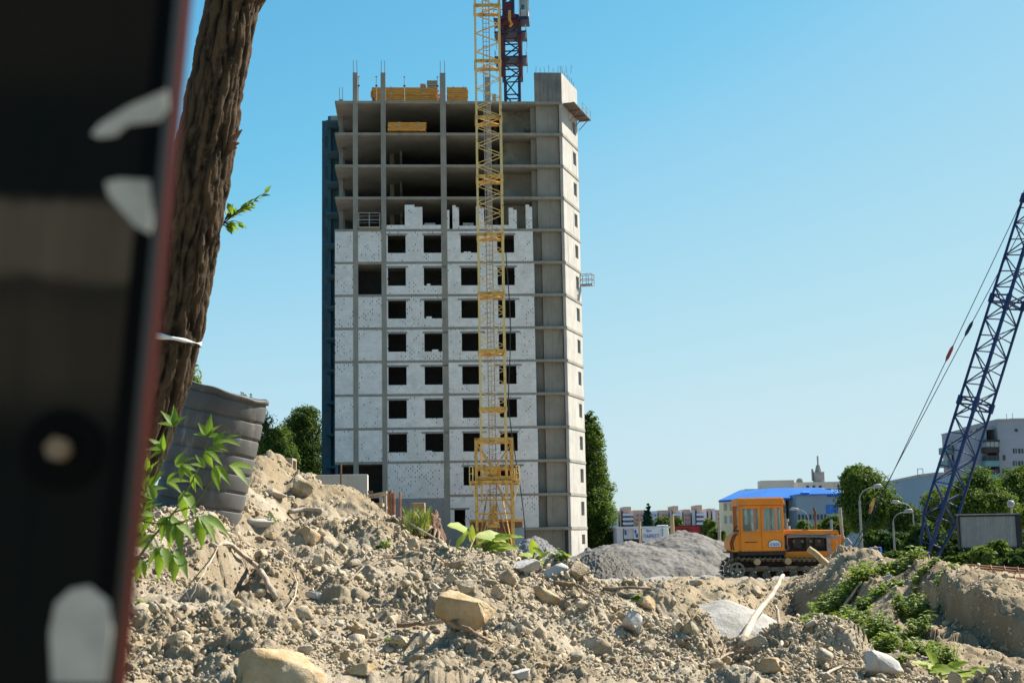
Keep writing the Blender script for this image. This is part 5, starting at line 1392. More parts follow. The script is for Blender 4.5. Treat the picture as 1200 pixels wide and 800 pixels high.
def stick(name, label, pts, r0_, r1_, mat='dead_wood', cat='branch', lift=.02, n=8, wob=.3, twigs=0, abs_=False):
    """a branch through photo points resting on the ground; pts = (u, v[, lift, distance])"""
    W_ = []
    for q in pts:
        h = hit(q[0], q[1]) if len(q) < 4 else P(q[0], q[1], q[3])
        W_.append(h + Vector((0, -.01, q[2] if len(q) > 2 else lift)))
    o0 = W_[0].copy()
    W_ = [p - o0 for p in W_]; pts2 = []
    for a, b_ in zip(W_[:-1], W_[1:]):
        for t in np.linspace(0, 1, 5)[:-1]:
            pts2.append(a.lerp(b_, t) + Vector((rnd.gauss(0, 1), rnd.gauss(0, 1), rnd.gauss(0, 1))) * r0_ * wob)
    pts2.append(W_[-1])
    m_ = len(pts2); b = MB(); b.tube(pts2, [r0_ + (r1_ - r0_) * i / (m_ - 1) for i in range(m_)], n)
    for i in range(twigs):
        p = pts2[rnd.randrange(1, m_)]; d_ = Vector((rnd.uniform(-1, 1), rnd.uniform(-.5, .2), rnd.uniform(.1, 1))).normalized() * rnd.uniform(.08, .22)
        b.tube([p, p + d_ * .5 + Vector((.01, 0, .01)), p + d_], [r1_ * .7, r1_ * .5, r1_ * .2], 5)
    ob = b.build(name, mat, smooth=True); ob.location = o0
    return tag(ob, label, cat)
stick('fallen_log', 'pale barkless log leaning up across the lime heap', [(868, 757, .02), (888, 735, .12, 12.3), (905, 712, .12, 13.2), (918, 686, .1, 14.2)], .031, .019, 'dead_wood', 'log', wob=.12)
stick('log_fork', 'thin forked pale stake standing below the pale log', [(916, 775, 0), (915, 745, .0, 10.1), (911, 715, .0, 10.4), (908, 709, 0, 10.45)], .015, .010, 'dead_wood', 'stake', wob=.15, twigs=1)
stick('wire_hook', 'short bent wire hook sticking out of the small right mound', [(944, 742, 0), (943, 733, 0, 10.0), (938, 728, 0, 10.0)], .006, .005, 'galvanised', 'wire', wob=.1)
stick('plank_stake', 'pale broken plank leaning on the clay edge in front of the bulldozer', [(971, 666, .05, 38), (960, 655, .05, 38.2), (948, 645, .05, 38.4)], .10, .085, 'timber_raw', 'plank', wob=.1)
stick('tree_root', 'thick pale root arching over the dark hollow on the left', [(250, 642, .02), (272, 652, .06), (296, 668, .05), (308, 680, .04), (322, 704, .02)], .014, .020, 'dead_wood', 'root', wob=.35)
stick('dry_branch', 'long dry branch lying below the big two-humped boulder', [(466, 737, .02), (497, 741, .05), (530, 743, .06), (556, 752, .04), (574, 758, .02)], .013, .006, 'root_wood', 'branch', twigs=5)
stick('dry_branch', 'brown broken branch right of the wedge stone', [(648, 686, .02), (672, 692, .05), (688, 699, .03), (702, 703, .02)], .016, .006, 'root_wood', 'branch', twigs=2)
stick('thin_root', 'whitish curved root hanging in the middle of the left slope', [(343, 676, .03), (348, 690, .04), (345, 705, .03), (337, 716, .02)], .007, .005, 'dead_wood', 'root', wob=.2)
stick('thin_root', 'thin root hanging across the dark hollow', [(256, 645, .02), (249, 668, .06), (236, 688, .05), (222, 708, .02)], .005, .003, 'dead_wood', 'root', wob=.6, twigs=3)
stick('dry_branch', 'thin arched dry twig on the crest left of the broad leaves', [(505, 650, .02), (522, 668, .05), (545, 668, .06), (556, 648, .12)], .008, .004, 'root_wood', 'branch', twigs=3)
stick('dry_branch', 'fine twig lying on the slope below the soil heap', [(408, 685, .02), (425, 672, .04), (448, 660, .03), (470, 655, .02)], .006, .003, 'root_wood', 'branch', twigs=4)
stick('thin_root', 'pale forked root lying left of the log at the right mound', [(835, 777, .02), (858, 772, .05), (880, 768, .03)], .010, .006, 'root_wood', 'root', twigs=2)
stick('dry_branch', 'dark twig lying along the foot of the small right mound', [(960, 796, .02), (985, 790, .04), (1010, 790, .03), (1040, 796, .02)], .009, .005, 'dead_wood', 'branch', twigs=3)
stick('dry_branch', 'brown stick curving through the broad leaves at lower right', [(1056, 776, .05), (1072, 782, .08), (1084, 796, .04)], .009, .006, 'root_wood', 'branch')
stick('dry_branch', 'thin long stick lying on the flat ground before the gravel', [(705, 691, .01), (760, 692, .02), (795, 688, .01)], .012, .006, 'root_wood', 'branch')
stick('dry_branch', 'thin stick poking out of the hollow below the bulldozer', [(908, 702, .05), (930, 699, .15), (938, 697, .2)], .02, .012, 'dead_wood', 'branch')
stick('dead_stick', 'dead grey stick lying among the weeds on the bank', [(988, 722, .15), (1000, 712, .25), (1010, 702, .3)], .03, .015, 'dead_wood', 'branch')
stick('board', 'pale weathered board lying across the soil heap', [(338, 604, .03), (358, 603, .04), (378, 602, .03)], .022, .02, 'timber_grey', 'board', wob=.05)
stick('board', 'small pale stick pointing up the soil heap', [(402, 617, .02), (410, 611, .04)], .014, .01, 'dead_wood', 'board', wob=.05)
for i in range(34):
    u = rg_.uniform(160, 780); v = rg_.uniform(max(645, 640 + (u - 480) * .3 + 12), 790)
    a_ = rg_.uniform(0, 3.14); L_ = rg_.uniform(10, 28)
    stick('rootlet', 'fine dry rootlet lying on the pale spoil slope', [(u, v, .012), (u + L_ * .5 * math.cos(a_) + 2, v + L_ * .3 * math.sin(a_), .02), (u + L_ * math.cos(a_), v + L_ * .6 * math.sin(a_), .012)], rg_.uniform(.0025, .005), .0015, rg_.choice(['root_wood', 'dead_wood']), 'rootlet', n=5, wob=.8)['group'] = 'fine rootlets on the spoil slope'

# pale lime heap, gravel heaps
def heap(name, label, u, v_top, v_base, Y, wl_px, wr_px, dep, mat, seed, cat='heap', flat=.0, rough_=.1, power=1.15, n=110):
    n = 190; ztop = Zv(u, Y, v_top); c_ = P(u, v_base, Y); zb_ = gz(c_.x, Y) - .35
    H_ = ztop - zb_; wl, wr = px(wl_px, Y), px(wr_px, Y)
    g = np.linspace(-1.0, 1.0, n); X_, Y_ = np.meshgrid(g, g, indexing='ij')
    r_ = np.sqrt(X_ ** 2 + Y_ ** 2)
    r_ = r_ * (1 + .25 * fbm(X_ * 1.4 + seed, Y_ * 1.4, seed, 3))
    prof__ = np.clip(1 - r_, 0, 1); hgt = np.minimum(prof__ ** power / (1 - flat) ** power, 1)
    hgt = np.where(hgt > .82, .82 + .18 * (1 - np.exp(-(hgt - .82) / .18)), hgt)
    hgt = hgt / hgt.max()
    wx = np.where(X_ < 0, wl, wr)
    Zh = hgt * H_ + (fbm(X_ * 7, Y_ * 7, seed + 3, 5) + .8 * fbm(X_ * 2.2, Y_ * 2.2, seed + 8, 3)) * rough_ * H_ * np.clip(hgt * 4, 0, 1) + (fbm(X_ * 45, Y_ * 45, seed + 13, 3) * .10 + fbm(X_ * 18, Y_ * 18, seed + 15, 3) * .16) * (rough_ > .04) * np.clip(hgt * 6, 0, 1) - np.where(r_ >= 1, .12, 0)
    V = np.stack([X_ * wx, Y_ * dep, Zh], -1).reshape(-1, 3)
    ii_ = np.arange(n * n).reshape(n, n); Fq = np.stack([ii_[:-1, :-1], ii_[1:, :-1], ii_[1:, 1:], ii_[:-1, 1:]], -1).reshape(-1, 4)
    o = npmesh(name, V, Fq, mat, smooth=True); o.location = (c_.x, Y, zb_)
    return tag(o, label, cat)
heap('lime_heap', 'smooth white lime heap in the hollow under the pale log', 852, 704, 760, 13.2, 210, 150, 1.7, 'lime_heap', 4, rough_=.035, power=.42)
heap('gravel_heap', 'largest grey gravel heap between the building and the bulldozer', 803, 622, 684, 62, 150, 130, 4.2, 'gravel', 9, rough_=.10, power=.85)
heap('gravel_heap', 'long low gravel heap in front of the poplar', 738, 636, 684, 58, 120, 130, 4.0, 'gravel', 12, rough_=.12, power=.6)
heap('gravel_heap', 'low brownish gravel heap beside the corner of the tower', 702, 645, 684, 53, 52, 60, 2.6, 'gravel_brown', 14, rough_=.14, power=.7)
heap('gravel_heap', 'fine pale grey gravel heap behind the broad leaves', 628, 629, 680, 44, 85, 78, 3.0, 'gravel_grey', 16, rough_=.06, power=.75)
heap('gravel_heap', 'thin dark gravel heap touching the tower corner', 690, 641, 684, 66, 30, 32, 2.6, 'gravel_grey', 18, rough_=.06)
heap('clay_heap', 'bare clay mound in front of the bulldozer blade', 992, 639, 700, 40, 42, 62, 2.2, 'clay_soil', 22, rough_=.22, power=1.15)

# things standing on the soil heap
t = thing('concrete_wall', 'low pale concrete wall panel behind the soil heap', 'wall', P(366, 590, 24.5), R(2))
x1_ = px(64, 24.5); zt_w = Zv(390, 24.5, 556) - t.location.z
MB().box(0, x1_, 0, .3, -.5, zt_w).build('panel', 'concrete_block', t, bevel=.01)
MB().box(x1_ + .002, x1_ + .08, .1, .16, zt_w - .32, zt_w - .28).build('steel_lug', 'rebar', t)
t = thing('concrete_block', 'ochre stained concrete block at the left end of the pale wall panel', 'block', P(345, 585, 24.3), R(-6))
MB().box(0, px(21, 24.3), 0, .35, -.4, Zv(355, 24.3, 555) - t.location.z).build('body', 'ochre_stone', t, bevel=.015)
tag(MB().rod((0, 0, -.3), (.01, 0, .62), .016, 6).build('rebar_rod', 'rebar'), 'short rusty rod standing in front of the pale wall panel', 'rod').location = P(399, 590, 22)
t = thing('timber_crate', 'open timber frame crate at the top of the soil heap beside the drum', 'crate', P(315, 556, 20), R(0))
a_ = px(28, 20); h_c = px(19, 20)
MB().box(0, a_, -.05, .35, h_c - .03, h_c).build('top_board', 'timber_grey', t)
MB().box(a_ - .045, a_, -.05, 0, -.5, h_c - .032).box(a_ - .045, a_, .3, .35, -.5, h_c - .032).box(.1, .14, .3, .35, -.3, h_c - .032).build('post', 'timber_grey', t)
MB().box(a_ - .15, a_ - .06, -.02, .3, -.1, h_c - .04).box(a_ - .24, a_ - .19, .1, .3, -.1, h_c - .04).build('batten', 'timber_yellow', t)
t = thing('pallet', 'weathered timber pallet propped behind the right end of the heap', 'pallet', P(428, 606, 20), R(-4))
b = MB()
b.obox((0, 0, .28), (.30, 0, .05), (0, .5, 0), (0, 0, .03)); b.obox((.02, 0, .1), (.27, 0, .02), (0, .5, 0), (0, 0, .03)); b.build('deck_board', 'timber_grey', t)
MB().box(.27, .30, .0, .05, -.5, .3).box(.20, .24, .0, .05, -.5, .28).box(.0, .03, .2, .25, -.5, .28).build('post', 'timber_grey', t)
MB().box(.03, .2, .05, .45, .132, .2).build('block', 'timber_raw', t)
for k_, (u, vt, vb) in enumerate(((456.5, 575, 612), (459, 574, 613), (462.5, 577, 614), (469, 576, 616))):
    p = P(u, vb, 19); hh = Zv(u, 19, vt) - p.z
    lab = 'rusty upright rod standing right of the pallet' if k_ < 3 else 'single rusty rod standing apart right of the rod trio'
    o = MB().rod((0, 0, -.5), (rnd.uniform(-.01, .01), 0, hh), .019, 6).build('rebar_rod', 'rusty'); o.location = p
    tag(o, lab, 'rod', 'rusty rods right of the pallet' if k_ < 3 else None)
# stump and post
SY = 12.7
sp = P(506, 640, SY)
V, Fc = rock_verts(5, 61, 1.0, .2, .2)
ang_ = np.arctan2(V[:, 1], V[:, 0])
V = V * (1 + (.22 * np.abs(np.sin(ang_ * 5 + V[:, 2] * 2)) + .5 * fbm(ang_ * 4, V[:, 2] * 2, 7, 4))[:, None])
V = V * np.array([px(24, SY), .16, px(23, SY)])
st = npmesh('stump', V, Fc, 'stump_wood', smooth=False); st.location = sp + Vector((0, 0, px(18, SY))); st.rotation_euler = (0, R(28), 0)
tag(st, 'dark brown rotten stump on the crest of the slope', 'stump')
b = MB()
for i in range(9):
    a0 = rnd.uniform(-1.4, 1.6); q = Vector((math.sin(a0) * .12, -.1, math.cos(a0) * .05 - .02)); e_ = q + Vector((math.sin(a0) * .16, -.1 - rnd.uniform(0, .08), -.10 - rnd.uniform(0, .1)))
    b.tube([q * .6, q, e_], [.022, .016, .004], 6)
b.build('root', 'root_wood', st, smooth=True)
o = MB().box(-.055, .055, -.05, .05, -.2, px(13, SY)).build('wooden_post', 'timber_raw', bevel=.006); o.location = P(491, 602, SY + .15)
tag(o, 'short squared wooden post standing behind the stump', 'post')
stick('thin_root', 'pale straight root slanting down in front of the stump', [(479, 613, .0, 12.4), (497, 623, 0, 12.3), (516, 634, 0, 12.2)], .010, .008, 'dead_wood', 'root', wob=.1)

# ------------------------------------------------------------------ plants close by
def grass_tuft(name, label, u0, u1, v0, v1, n, L, mat, seed, Yfix=None, width=.006, cat='grass', group=None):
    r = np.random.default_rng(seed); items = []
    c_ = hit((u0 + u1) / 2, v1) if Yfix is None else P((u0 + u1) / 2, v1, Yfix)
    for i in range(n):
        u = r.uniform(u0, u1); v = r.uniform(v0, v1)
        p = hit(u, v) if Yfix is None else P(u, v, Yfix + r.uniform(-.12, .12))
        d_ = np.array([r.normal(0, .45), r.normal(-.2, .4), 1.0])
        items.append((p - c_, d_, np.array([r.normal(), -1, .3]), L * r.uniform(.5, 1.2), width * r.uniform(.7, 1.4), .3, r.uniform(-.1, .5)))
    V, Fc = place_leaves(items); o = npmesh(name, V, Fc, mat); o.location = c_
    return tag(o, label, cat, group)
grass_tuft('grass_tuft', 'yellow green grass tuft in front of the wooden post left of the stump', 474, 502, 606, 630, 260, .13, 'grass_blade', 3, 12.5, .011)
grass_tuft('dry_grass_tuft', 'dry straw coloured grass tuft at the right end of the slope beside the lime heap', 788, 806, 728, 742, 150, .10, 'dry_straw', 8, 10.1, .006)
def weed(label, u, v, wpx, hpx, n, L, seed, mat='leaf_weed', name='weed_plant', Yfix=None, group=None, ratio=.42):
    """a bushy weed: stems from the ground with leaves along them"""
    r = np.random.default_rng(seed)
    base = hit(u, v, 5, 60) if Yfix is None else P(u, v, Yfix)
    Y = base.y; Wd, Ht = px(wpx, Y) / 2, px(hpx, Y)
    t = thing(name, label, 'weed', base, 0, group); b = MB(); items = []
    ns = max(5, n // 14)
    for i in range(ns):
        a_ = r.uniform(0, 6.28); q = r.random() ** .5
        s0_ = Vector((math.cos(a_) * Wd * q * .75, math.sin(a_) * Wd * q * .6, 0)); gzz = gz(base.x + s0_.x, base.y + s0_.y) - base.z
        s0_.z = max(-.5, min(.5, gzz)) - .03
        e_ = s0_ + Vector((math.cos(a_) * Wd * .3, math.sin(a_) * Wd * .25, Ht * r.uniform(.45, 1.0)))
        b.tube([s0_, (s0_ + e_) / 2 + Vector((r.normal() * .02, r.normal() * .02, 0)), e_], [L * .06, L * .045, L * .015], 5)
        for k_ in range(14):
            f_ = .15 + .85 * r.random(); p = s0_.lerp(e_, f_); a2 = r.uniform(0, 6.28)
            items.append((p, np.array([math.cos(a2), math.sin(a2), r.uniform(-.1, .7)]), np.array([0, 0, 1]) + r.normal(0, .35, 3), L * r.uniform(.5, 1.15), L * ratio, .25, .35))
    b.build('stems', 'leaf_weed', t)
    V, Fc = place_leaves(items); npmesh('leaves', V, Fc, mat, t)
    return t
WL = [('bushy green weed clump at the left foot of the bank below the bulldozer', 972, 742, 34, 26, 560), ('leafy weed clump in the hollow in front of the bank', 1005, 748, 44, 30, 700),
      ('dark green weed clump climbing the bank behind the hollow', 985, 718, 44, 28, 640), ('weed clump half way up the bank left of the bare soil patch', 990, 695, 40, 22, 520),
      ('weed clump near the bank top beside the grey slab stone', 1018, 678, 44, 18, 560), ('bright weed clump on the bank top in front of the boom foot', 1056, 668, 36, 18, 520),
      ('narrow weed clump growing down the gully right of the bare soil', 1068, 728, 26, 34, 420), ('weed clump on the lip of the yellow clay face', 1100, 682, 30, 12, 300),
      ('sparse weed clump at the foot of the clay face', 1062, 760, 40, 18, 420), ('low weed clump between the hollow and the broad leaves', 1030, 768, 26, 22, 380),
      ('weed clump in the dark gap above the broad leaves', 1105, 775, 24, 22, 260), ('small weed clump right of the slope foot', 1078, 742, 20, 24, 260)]
for i, (lab, u, v, w_, h_p, n_) in enumerate(WL):
    b0 = hit(u, v, 14, 45); weed(lab, u, v, w_ * 1.7, h_p * 1.05, int(n_ * 1.7), .0036 * b0.y + .02, 300 + i, Yfix=b0.y)
for i, (u, v, w_, h_p) in enumerate([(958, 738, 26, 20), (1000, 732, 30, 22), (1022, 704, 26, 14), (1042, 690, 26, 12), (990, 758, 26, 16), (1046, 742, 20, 14), (1020, 758, 26, 16), (968, 722, 26, 18), (1082, 672, 22, 9), (1004, 684, 26, 14), (1086, 764, 22, 12), (1050, 775, 22, 12)]):
    b0 = hit(u, v, 14, 45); weed('small green weed filling in among the larger weed clumps of the bank', u, v, w_ * 1.6, h_p, int(w_ * 16), .0036 * b0.y + .02, 360 + i, Yfix=b0.y, group='small weeds between the clumps on the bank')
for i, (lab, u, v, s_) in enumerate([('tiny green weed on the ridge of the front slope below the soil heap', 446, 640, 14), ('little yellow weed in front of the dry branch', 462, 752, 16), ('small weed beside the pale stones on the crest', 655, 662, 26),
        ('single small weed at the right end of the slope', 745, 697, 9), ('small weed beside the white dusty slab', 322, 612, 18), ('tiny seedling on the left lower slope beside the steel post', 170, 708, 14)]):
    b0 = hit(u, v, 5.5, 18); weed(lab, u, v, s_, s_ * .8, 40, .055, 330 + i, 'leaf_fresh', 'seedling', Yfix=b0.y)

def broad_leaf(L, Wd, curl):
    """heart-shaped leaf with wavy edge"""
    n, m = 10, 4; vs, fs = [], []
    for i in range(n + 1):
        t = i / n; w_ = Wd / 2 * (math.sin(math.pi * min(1, .12 + t * .88) ** .8)) ** .75 + .001
        for j in range(-m, m + 1):
            s_ = j / m
            vs.append((L * (t - .12 * abs(s_) * (1 - t)), w_ * s_, .16 * w_ * s_ * s_ - curl * L * t * t + .02 * L * math.sin(t * 14 + j) * abs(s_)))
    k_ = 2 * m + 1
    for i in range(n):
        for j in range(2 * m): fs.append((i * k_ + j, i * k_ + j + 1, (i + 1) * k_ + j + 1, (i + 1) * k_ + j))
    return np.array(vs), np.array(fs)
def burdock(label, Y, root, leaves):
    """root (u, v); leaves: (u, v, length px, width px, direction angle in picture, lean towards viewer)"""
    base = P(root[0], root[1], Y); t = thing('burdock_plant', label, 'plant', base, 0); b = MB()
    for (u, v, L, Wd, a_, ln) in leaves:
        c_ = P(u, v, Y + rnd.uniform(-.08, .08)) - base
        L, Wd = px(L, Y), px(Wd, Y)
        dv = np.array([math.cos(a_), ln, math.sin(a_)]); up = np.array([-math.sin(a_) * .3 + rnd.uniform(-.3, .3), -.6 + rnd.uniform(-.2, .2), .85])
        v_, f_ = broad_leaf(L, Wd, .12); Rm = frame_from(dv, up)
        st_ = np.array(c_) - Rm[0] * L * .45
        npmesh('leaf', v_ @ Rm + st_, f_, 'leaf_burdock', t, smooth=True)
        b.tube([(0, 0, -.05), tuple(st_ * .5 + np.array([0, .02, .03])), tuple(st_)], [.010, .008, .005], 6)
    b.build('stalks', 'leaf_weed', t)
burdock('broad yellow green leaves rising from the crest right of the stump', 11.3, (556, 655),
        [(538, 618, 30, 22, 2.7, -.9), (541, 632, 30, 20, 1.0, -.6), (553, 624, 18, 8, 1.6, 0), (574, 628, 38, 22, 2.95, -.9), (560, 642, 24, 15, 2.6, -.4), (590, 629, 22, 13, .1, -.4), (603, 628, 20, 9, .05, -.3), (584, 641, 32, 16, -.15, -.5), (568, 634, 20, 13, .3, -.4), (596, 640, 26, 13, -.1, -.5)])
burdock('smaller broad leaves on the crest left of the white stone', 11.0, (622, 672),
        [(625, 640, 16, 11, 1.8, -.3), (617, 650, 18, 12, 2.9, -.4), (637, 650, 16, 9, .6, -.3), (640, 660, 14, 9, -.4, -.4), (630, 645, 12, 8, 2.4, -.2)])
burdock('broad pale leaves spreading along the lower right corner', 8.6, (1095, 806),
        [(1062, 791, 30, 13, 3.0, -.6), (1090, 781, 30, 16, 2.7, -.6), (1108, 783, 34, 17, .15, -.7), (1132, 789, 36, 15, .0, -.7), (1092, 769, 24, 13, 2.2, -.5), (1164, 795, 34, 10, .05, -.6), (1183, 795, 32, 11, .0, -.6), (1150, 784, 26, 11, .15, -.5), (1112, 797, 34, 16, -.2, -.7), (1078, 776, 22, 11, 2.9, -.5), (1122, 778, 24, 12, .4, -.5), (1140, 798, 28, 13, -.1, -.6)])

# maple-like sapling beside the tree
SPY = 6.4
sb = P(150, 640, SPY)
sap = thing('maple_sapling', 'young bright green sapling with pointed leaflets between the steel post and the drum', 'sapling', sb, 0)
b = MB()
def stemline(pts, r0_, r1_):
    W_ = [P(u, v, SPY + dy) - sb for (u, v, dy) in pts]; b.tube(W_, list(np.linspace(r0_, r1_, len(W_))), 6); return W_
stemline([(130, 700, 0), (180, 628, 0), (212, 590, -.02), (232, 550, -.03), (244, 515, -.03)], .007, .003)
stemline([(130, 690, .05), (165, 600, .05), (190, 540, .05), (200, 500, .05)], .006, .0025)
stemline([(180, 628, 0), (190, 650, -.05), (200, 670, -.06)], .004, .002)
stemline([(205, 600, -.02), (230, 590, -.05), (250, 560, -.06)], .004, .002)
stemline([(160, 610, .0), (200, 615, -.06), (232, 605, -.08)], .004, .002)
b.build('stem', 'leaf_weed', sap)
def leaflets(u, v, L, a_, n_=5, dy=0, mat='leaf_fresh', droop=0):
    c_ = np.array(P(u, v, SPY + dy) - sb); items = []; L = px(L, SPY)
    for i in range(n_):
        da = (i - (n_ - 1) / 2) * .62; aa = a_ + da
        items.append((c_, np.array([math.cos(aa), rnd.uniform(-.45, .1), math.sin(aa) - droop]), np.array([rnd.uniform(-.5, .5), -.6, .8]), L * (1.15 - .22 * abs(i - (n_ - 1) / 2)), L * .42, .35, .25))
    V, Fc = place_leaves(items); npmesh('leaf', V, Fc, mat, sap, smooth=True)
for (u, v, L, a_, n_, dy) in [(244, 512, 26, 1.5, 5, -.03), (250, 520, 24, .3, 3, -.04), (240, 528, 26, -.5, 3, -.05), (262, 515, 22, .1, 2, -.05), (204, 500, 26, 1.8, 4, .05), (192, 528, 28, 2.6, 4, .04), (205, 545, 26, .5, 3, .03),
        (176, 555, 28, 2.4, 5, .04), (212, 545, 22, -.8, 3, .0), (182, 585, 28, 2.9, 4, .02), (226, 555, 22, -1.2, 2, -.02), (252, 545, 30, -1.1, 2, -.06), (268, 545, 34, -.3, 2, -.07), (240, 548, 20, 2.4, 2, -.06), (215, 575, 36, -1.2, 2, -.03),
        (196, 605, 30, -1.5, 4, -.03), (180, 605, 30, 3.4, 3, 0), (205, 612, 36, -1.2, 3, -.05), (232, 604, 40, -1.1, 2, -.08), (238, 604, 36, -.5, 1, -.08), (190, 640, 36, -1.7, 3, -.04), (204, 645, 38, -1.2, 2, -.06), (168, 625, 28, 3.0, 4, .02), (165, 655, 26, -1.8, 3, 0), (172, 600, 26, 1.3, 3, .05), (170, 575, 30, .9, 3, .05), (195, 565, 26, .2, 3, .03), (160, 640, 30, 1.0, 4, .06)]:
    leaflets(u, v, L * .95, a_, n_, dy)

# ------------------------------------------------------------------ dark steel post right beside the camera
PY = .56
pt, pb_ = P(205, 0, PY), P(127, 800, PY)
upd = (pt - pb_).normalized(); pbase = pb_ - upd * ((pb_.z) / upd.z)
sp_ = thing('steel_post', 'dark steel post with a rusty red edge standing blurred right beside the viewer', 'post', pbase, 0)
lft = upd.cross(Vector((0, 1, 0))); lft = -lft if lft.x > 0 else lft
Hh = 2.9; Wp = .26; upn = upd
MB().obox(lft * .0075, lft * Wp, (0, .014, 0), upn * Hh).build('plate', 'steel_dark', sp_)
MB().obox(lft * .0001, lft * .0073, (0, .012, 0), upn * Hh).build('rim_shadow', 'shade_black', sp_)  # flat black strip paints the shadow along the plate edge
MB().obox(lft * .0001 + Vector((0, .0122, 0)), lft * .06, (0, .016, 0), upn * Hh).build('rusty_edge', 'steel_red_edge', sp_)
def on_post(u, v):
    q = P(u, v, PY) - pbase; return q.dot(lft), q.dot(upn)
def post_patch(pts):
    pl = [on_post(*q) for q in pts]
    MB().prism(pl, (0, -.0012, 0), lft, upn, (0, .001, 0)).build('pale_patch', 'patch_pale', sp_)  # pale grey raised patch following the given outline
post_patch([(108, 158), (118, 146), (150, 126), (196, 106), (197, 128), (186, 143), (150, 147), (136, 160), (116, 162)])
post_patch([(124, 214), (140, 210), (176, 212), (179, 262), (176, 274), (160, 266), (140, 244), (128, 230)])
post_patch([(62, 800), (59, 740), (66, 706), (84, 690), (106, 686), (128, 704), (132, 740), (124, 800)])
bu = on_post(74, 527)
c0 = lft * bu[0] + upn * bu[1]
MB().disc(c0 + Vector((0, -.0025, 0)), .0155, (0, 1, 0), .0024, 24).build('bolt_recess', 'shade_black', sp_)  # black disc paints the dark recess round the bolt
MB().disc(c0 + Vector((0, -.009, 0)), .0048, (0, 1, 0), .0062, 6).build('bolt', 'brass_bolt', sp_)

# ------------------------------------------------------------------ background trees
tree_at('dense tree behind the drum left of the tower, lower of the two', 324, 484, 62, 150, 'leaves_mid', seed=1, dens=1.6)
tree_at('taller dense tree touching the left side of the tower', 362, 463, 66, 155, 'leaves_dark', seed=2, dens=1.7)
tree_at('green treetop between the leaning trunk and the drum', 214, 400, 52, 95, 'leaves_light', seed=4, dens=1.4)
tree_at('leafy treetop just showing above the rim of the drum', 284, 443, 50, 118, 'leaves_mid', seed=51, dens=1.6)
tree_at('dense tree filling the gap between the drum and the two trees', 306, 468, 66, 140, 'leaves_mid', seed=41, dens=1.6)
tree_at('dark tree behind the gap between the two trees left of the tower', 345, 468, 70, 175, 'leaves_dark', seed=42, dens=1.6)
tree_at('bushy undergrowth at the left foot of the tower', 335, 540, 70, 120, 'leaves_dark', 'bush', seed=6, dens=1.3, cat='bush', name='bush')
tree_at('tall dark green poplar at the right corner of the tower', 694, 478, 60, 158, 'leaves_mid', 'poplar', seed=7, dens=2.6, name='poplar_tree')
tree_at('big leafy tree behind the bulldozer post and lamp', 1018, 543, 76, 100, 'leaves_mid', seed=8, dens=2.4)
tree_at('low dark tree between the big tree and the boom', 1062, 586, 46, 96, 'leaves_dark', seed=9, dens=1.5)
tree_at('leafy tree seen through the boom lattice', 1110, 566, 62, 112, 'leaves_light', seed=10, dens=1.8)
tree_at('bright rounded tree above the left half of the billboard', 1150, 545, 72, 104, 'leaves_mid', seed=11, dens=2.2)
tree_at('bright tree above the right half of the billboard', 1196, 543, 64, 108, 'leaves_mid', seed=12, dens=2.0)
tree_at('tree at the right picture edge behind the others', 1235, 540, 60, 118, 'leaves_dark', seed=13, dens=1.4)
tree_at('dark bush behind the lower part of the boom', 1085, 612, 62, 72, 'leaves_dark', 'bush', seed=14, dens=1.5, cat='bush', name='bush')
tree_at('dark bush under the billboard beside the boom', 1130, 622, 66, 66, 'leaves_dark', 'bush', seed=15, dens=1.6, cat='bush', name='bush')
tree_at('lighter bush under the middle of the billboard', 1163, 632, 60, 53, 'leaves_light', 'bush', seed=16, dens=1.0, cat='bush', name='bush')
tree_at('dark bush under the right end of the billboard', 1198, 620, 66, 62, 'leaves_dark', 'bush', seed=17, dens=1.5, cat='bush', name='bush')
tree_at('dark bush at the foot of the big leafy tree', 1040, 618, 60, 78, 'leaves_dark', 'bush', seed=26, dens=1.5, cat='bush', name='bush')
tree_at('small tree above the bulldozer hood before the grey wall', 978, 600, 36, 120, 'leaves_mid', seed=18, dens=1.0)
tree_at('little tree right above the bulldozer air cleaner', 944, 606, 24, 130, 'leaves_light', seed=19, dens=.7)
tree_at('young tree between the two small trees over the hood', 960, 612, 22, 126, 'leaves_light', seed=27, dens=.7)
tree_at('bush left of the bulldozer cab in front of the cream house', 838, 612, 26, 120, 'leaves_mid', 'bush', seed=20, dens=.7, cat='bush', name='bush')
tree_at('pointed dark tree before the pink apartment row', 761, 590, 17, 330, 'leaves_conifer', 'poplar', seed=21, dens=.8, name='conifer_tree')
tree_at('low tree right of the pointed dark tree', 777, 603, 22, 320, 'leaves_mid', seed=22, dens=.6)
tree_at('small tree before the pale blue wall of the apartment row', 795, 604, 14, 325, 'leaves_light', seed=23, dens=.5)
tree_at('low trees at the left end of the apartment row beside the poplar', 723, 624, 16, 190, 'leaves_dark', 'bush', seed=24, dens=.6, cat='bush', name='bush')
tree_at('tree behind the red hoarding near the cream house', 832, 606, 20, 240, 'leaves_light', seed=25, dens=.5)

tree_at('low dark shrub at the foot of the billboard post', 1205, 645, 60, 50, 'leaves_dark', 'bush', seed=31, dens=1.2, cat='bush', name='bush')
tree_at('low dark shrub under the left end of the billboard', 1128, 648, 56, 54, 'leaves_dark', 'bush', seed=32, dens=1.2, cat='bush', name='bush')
tree_at('low dark shrub left of the boom foot behind the mound', 1052, 640, 60, 66, 'leaves_dark', 'bush', seed=33, dens=1.2, cat='bush', name='bush')

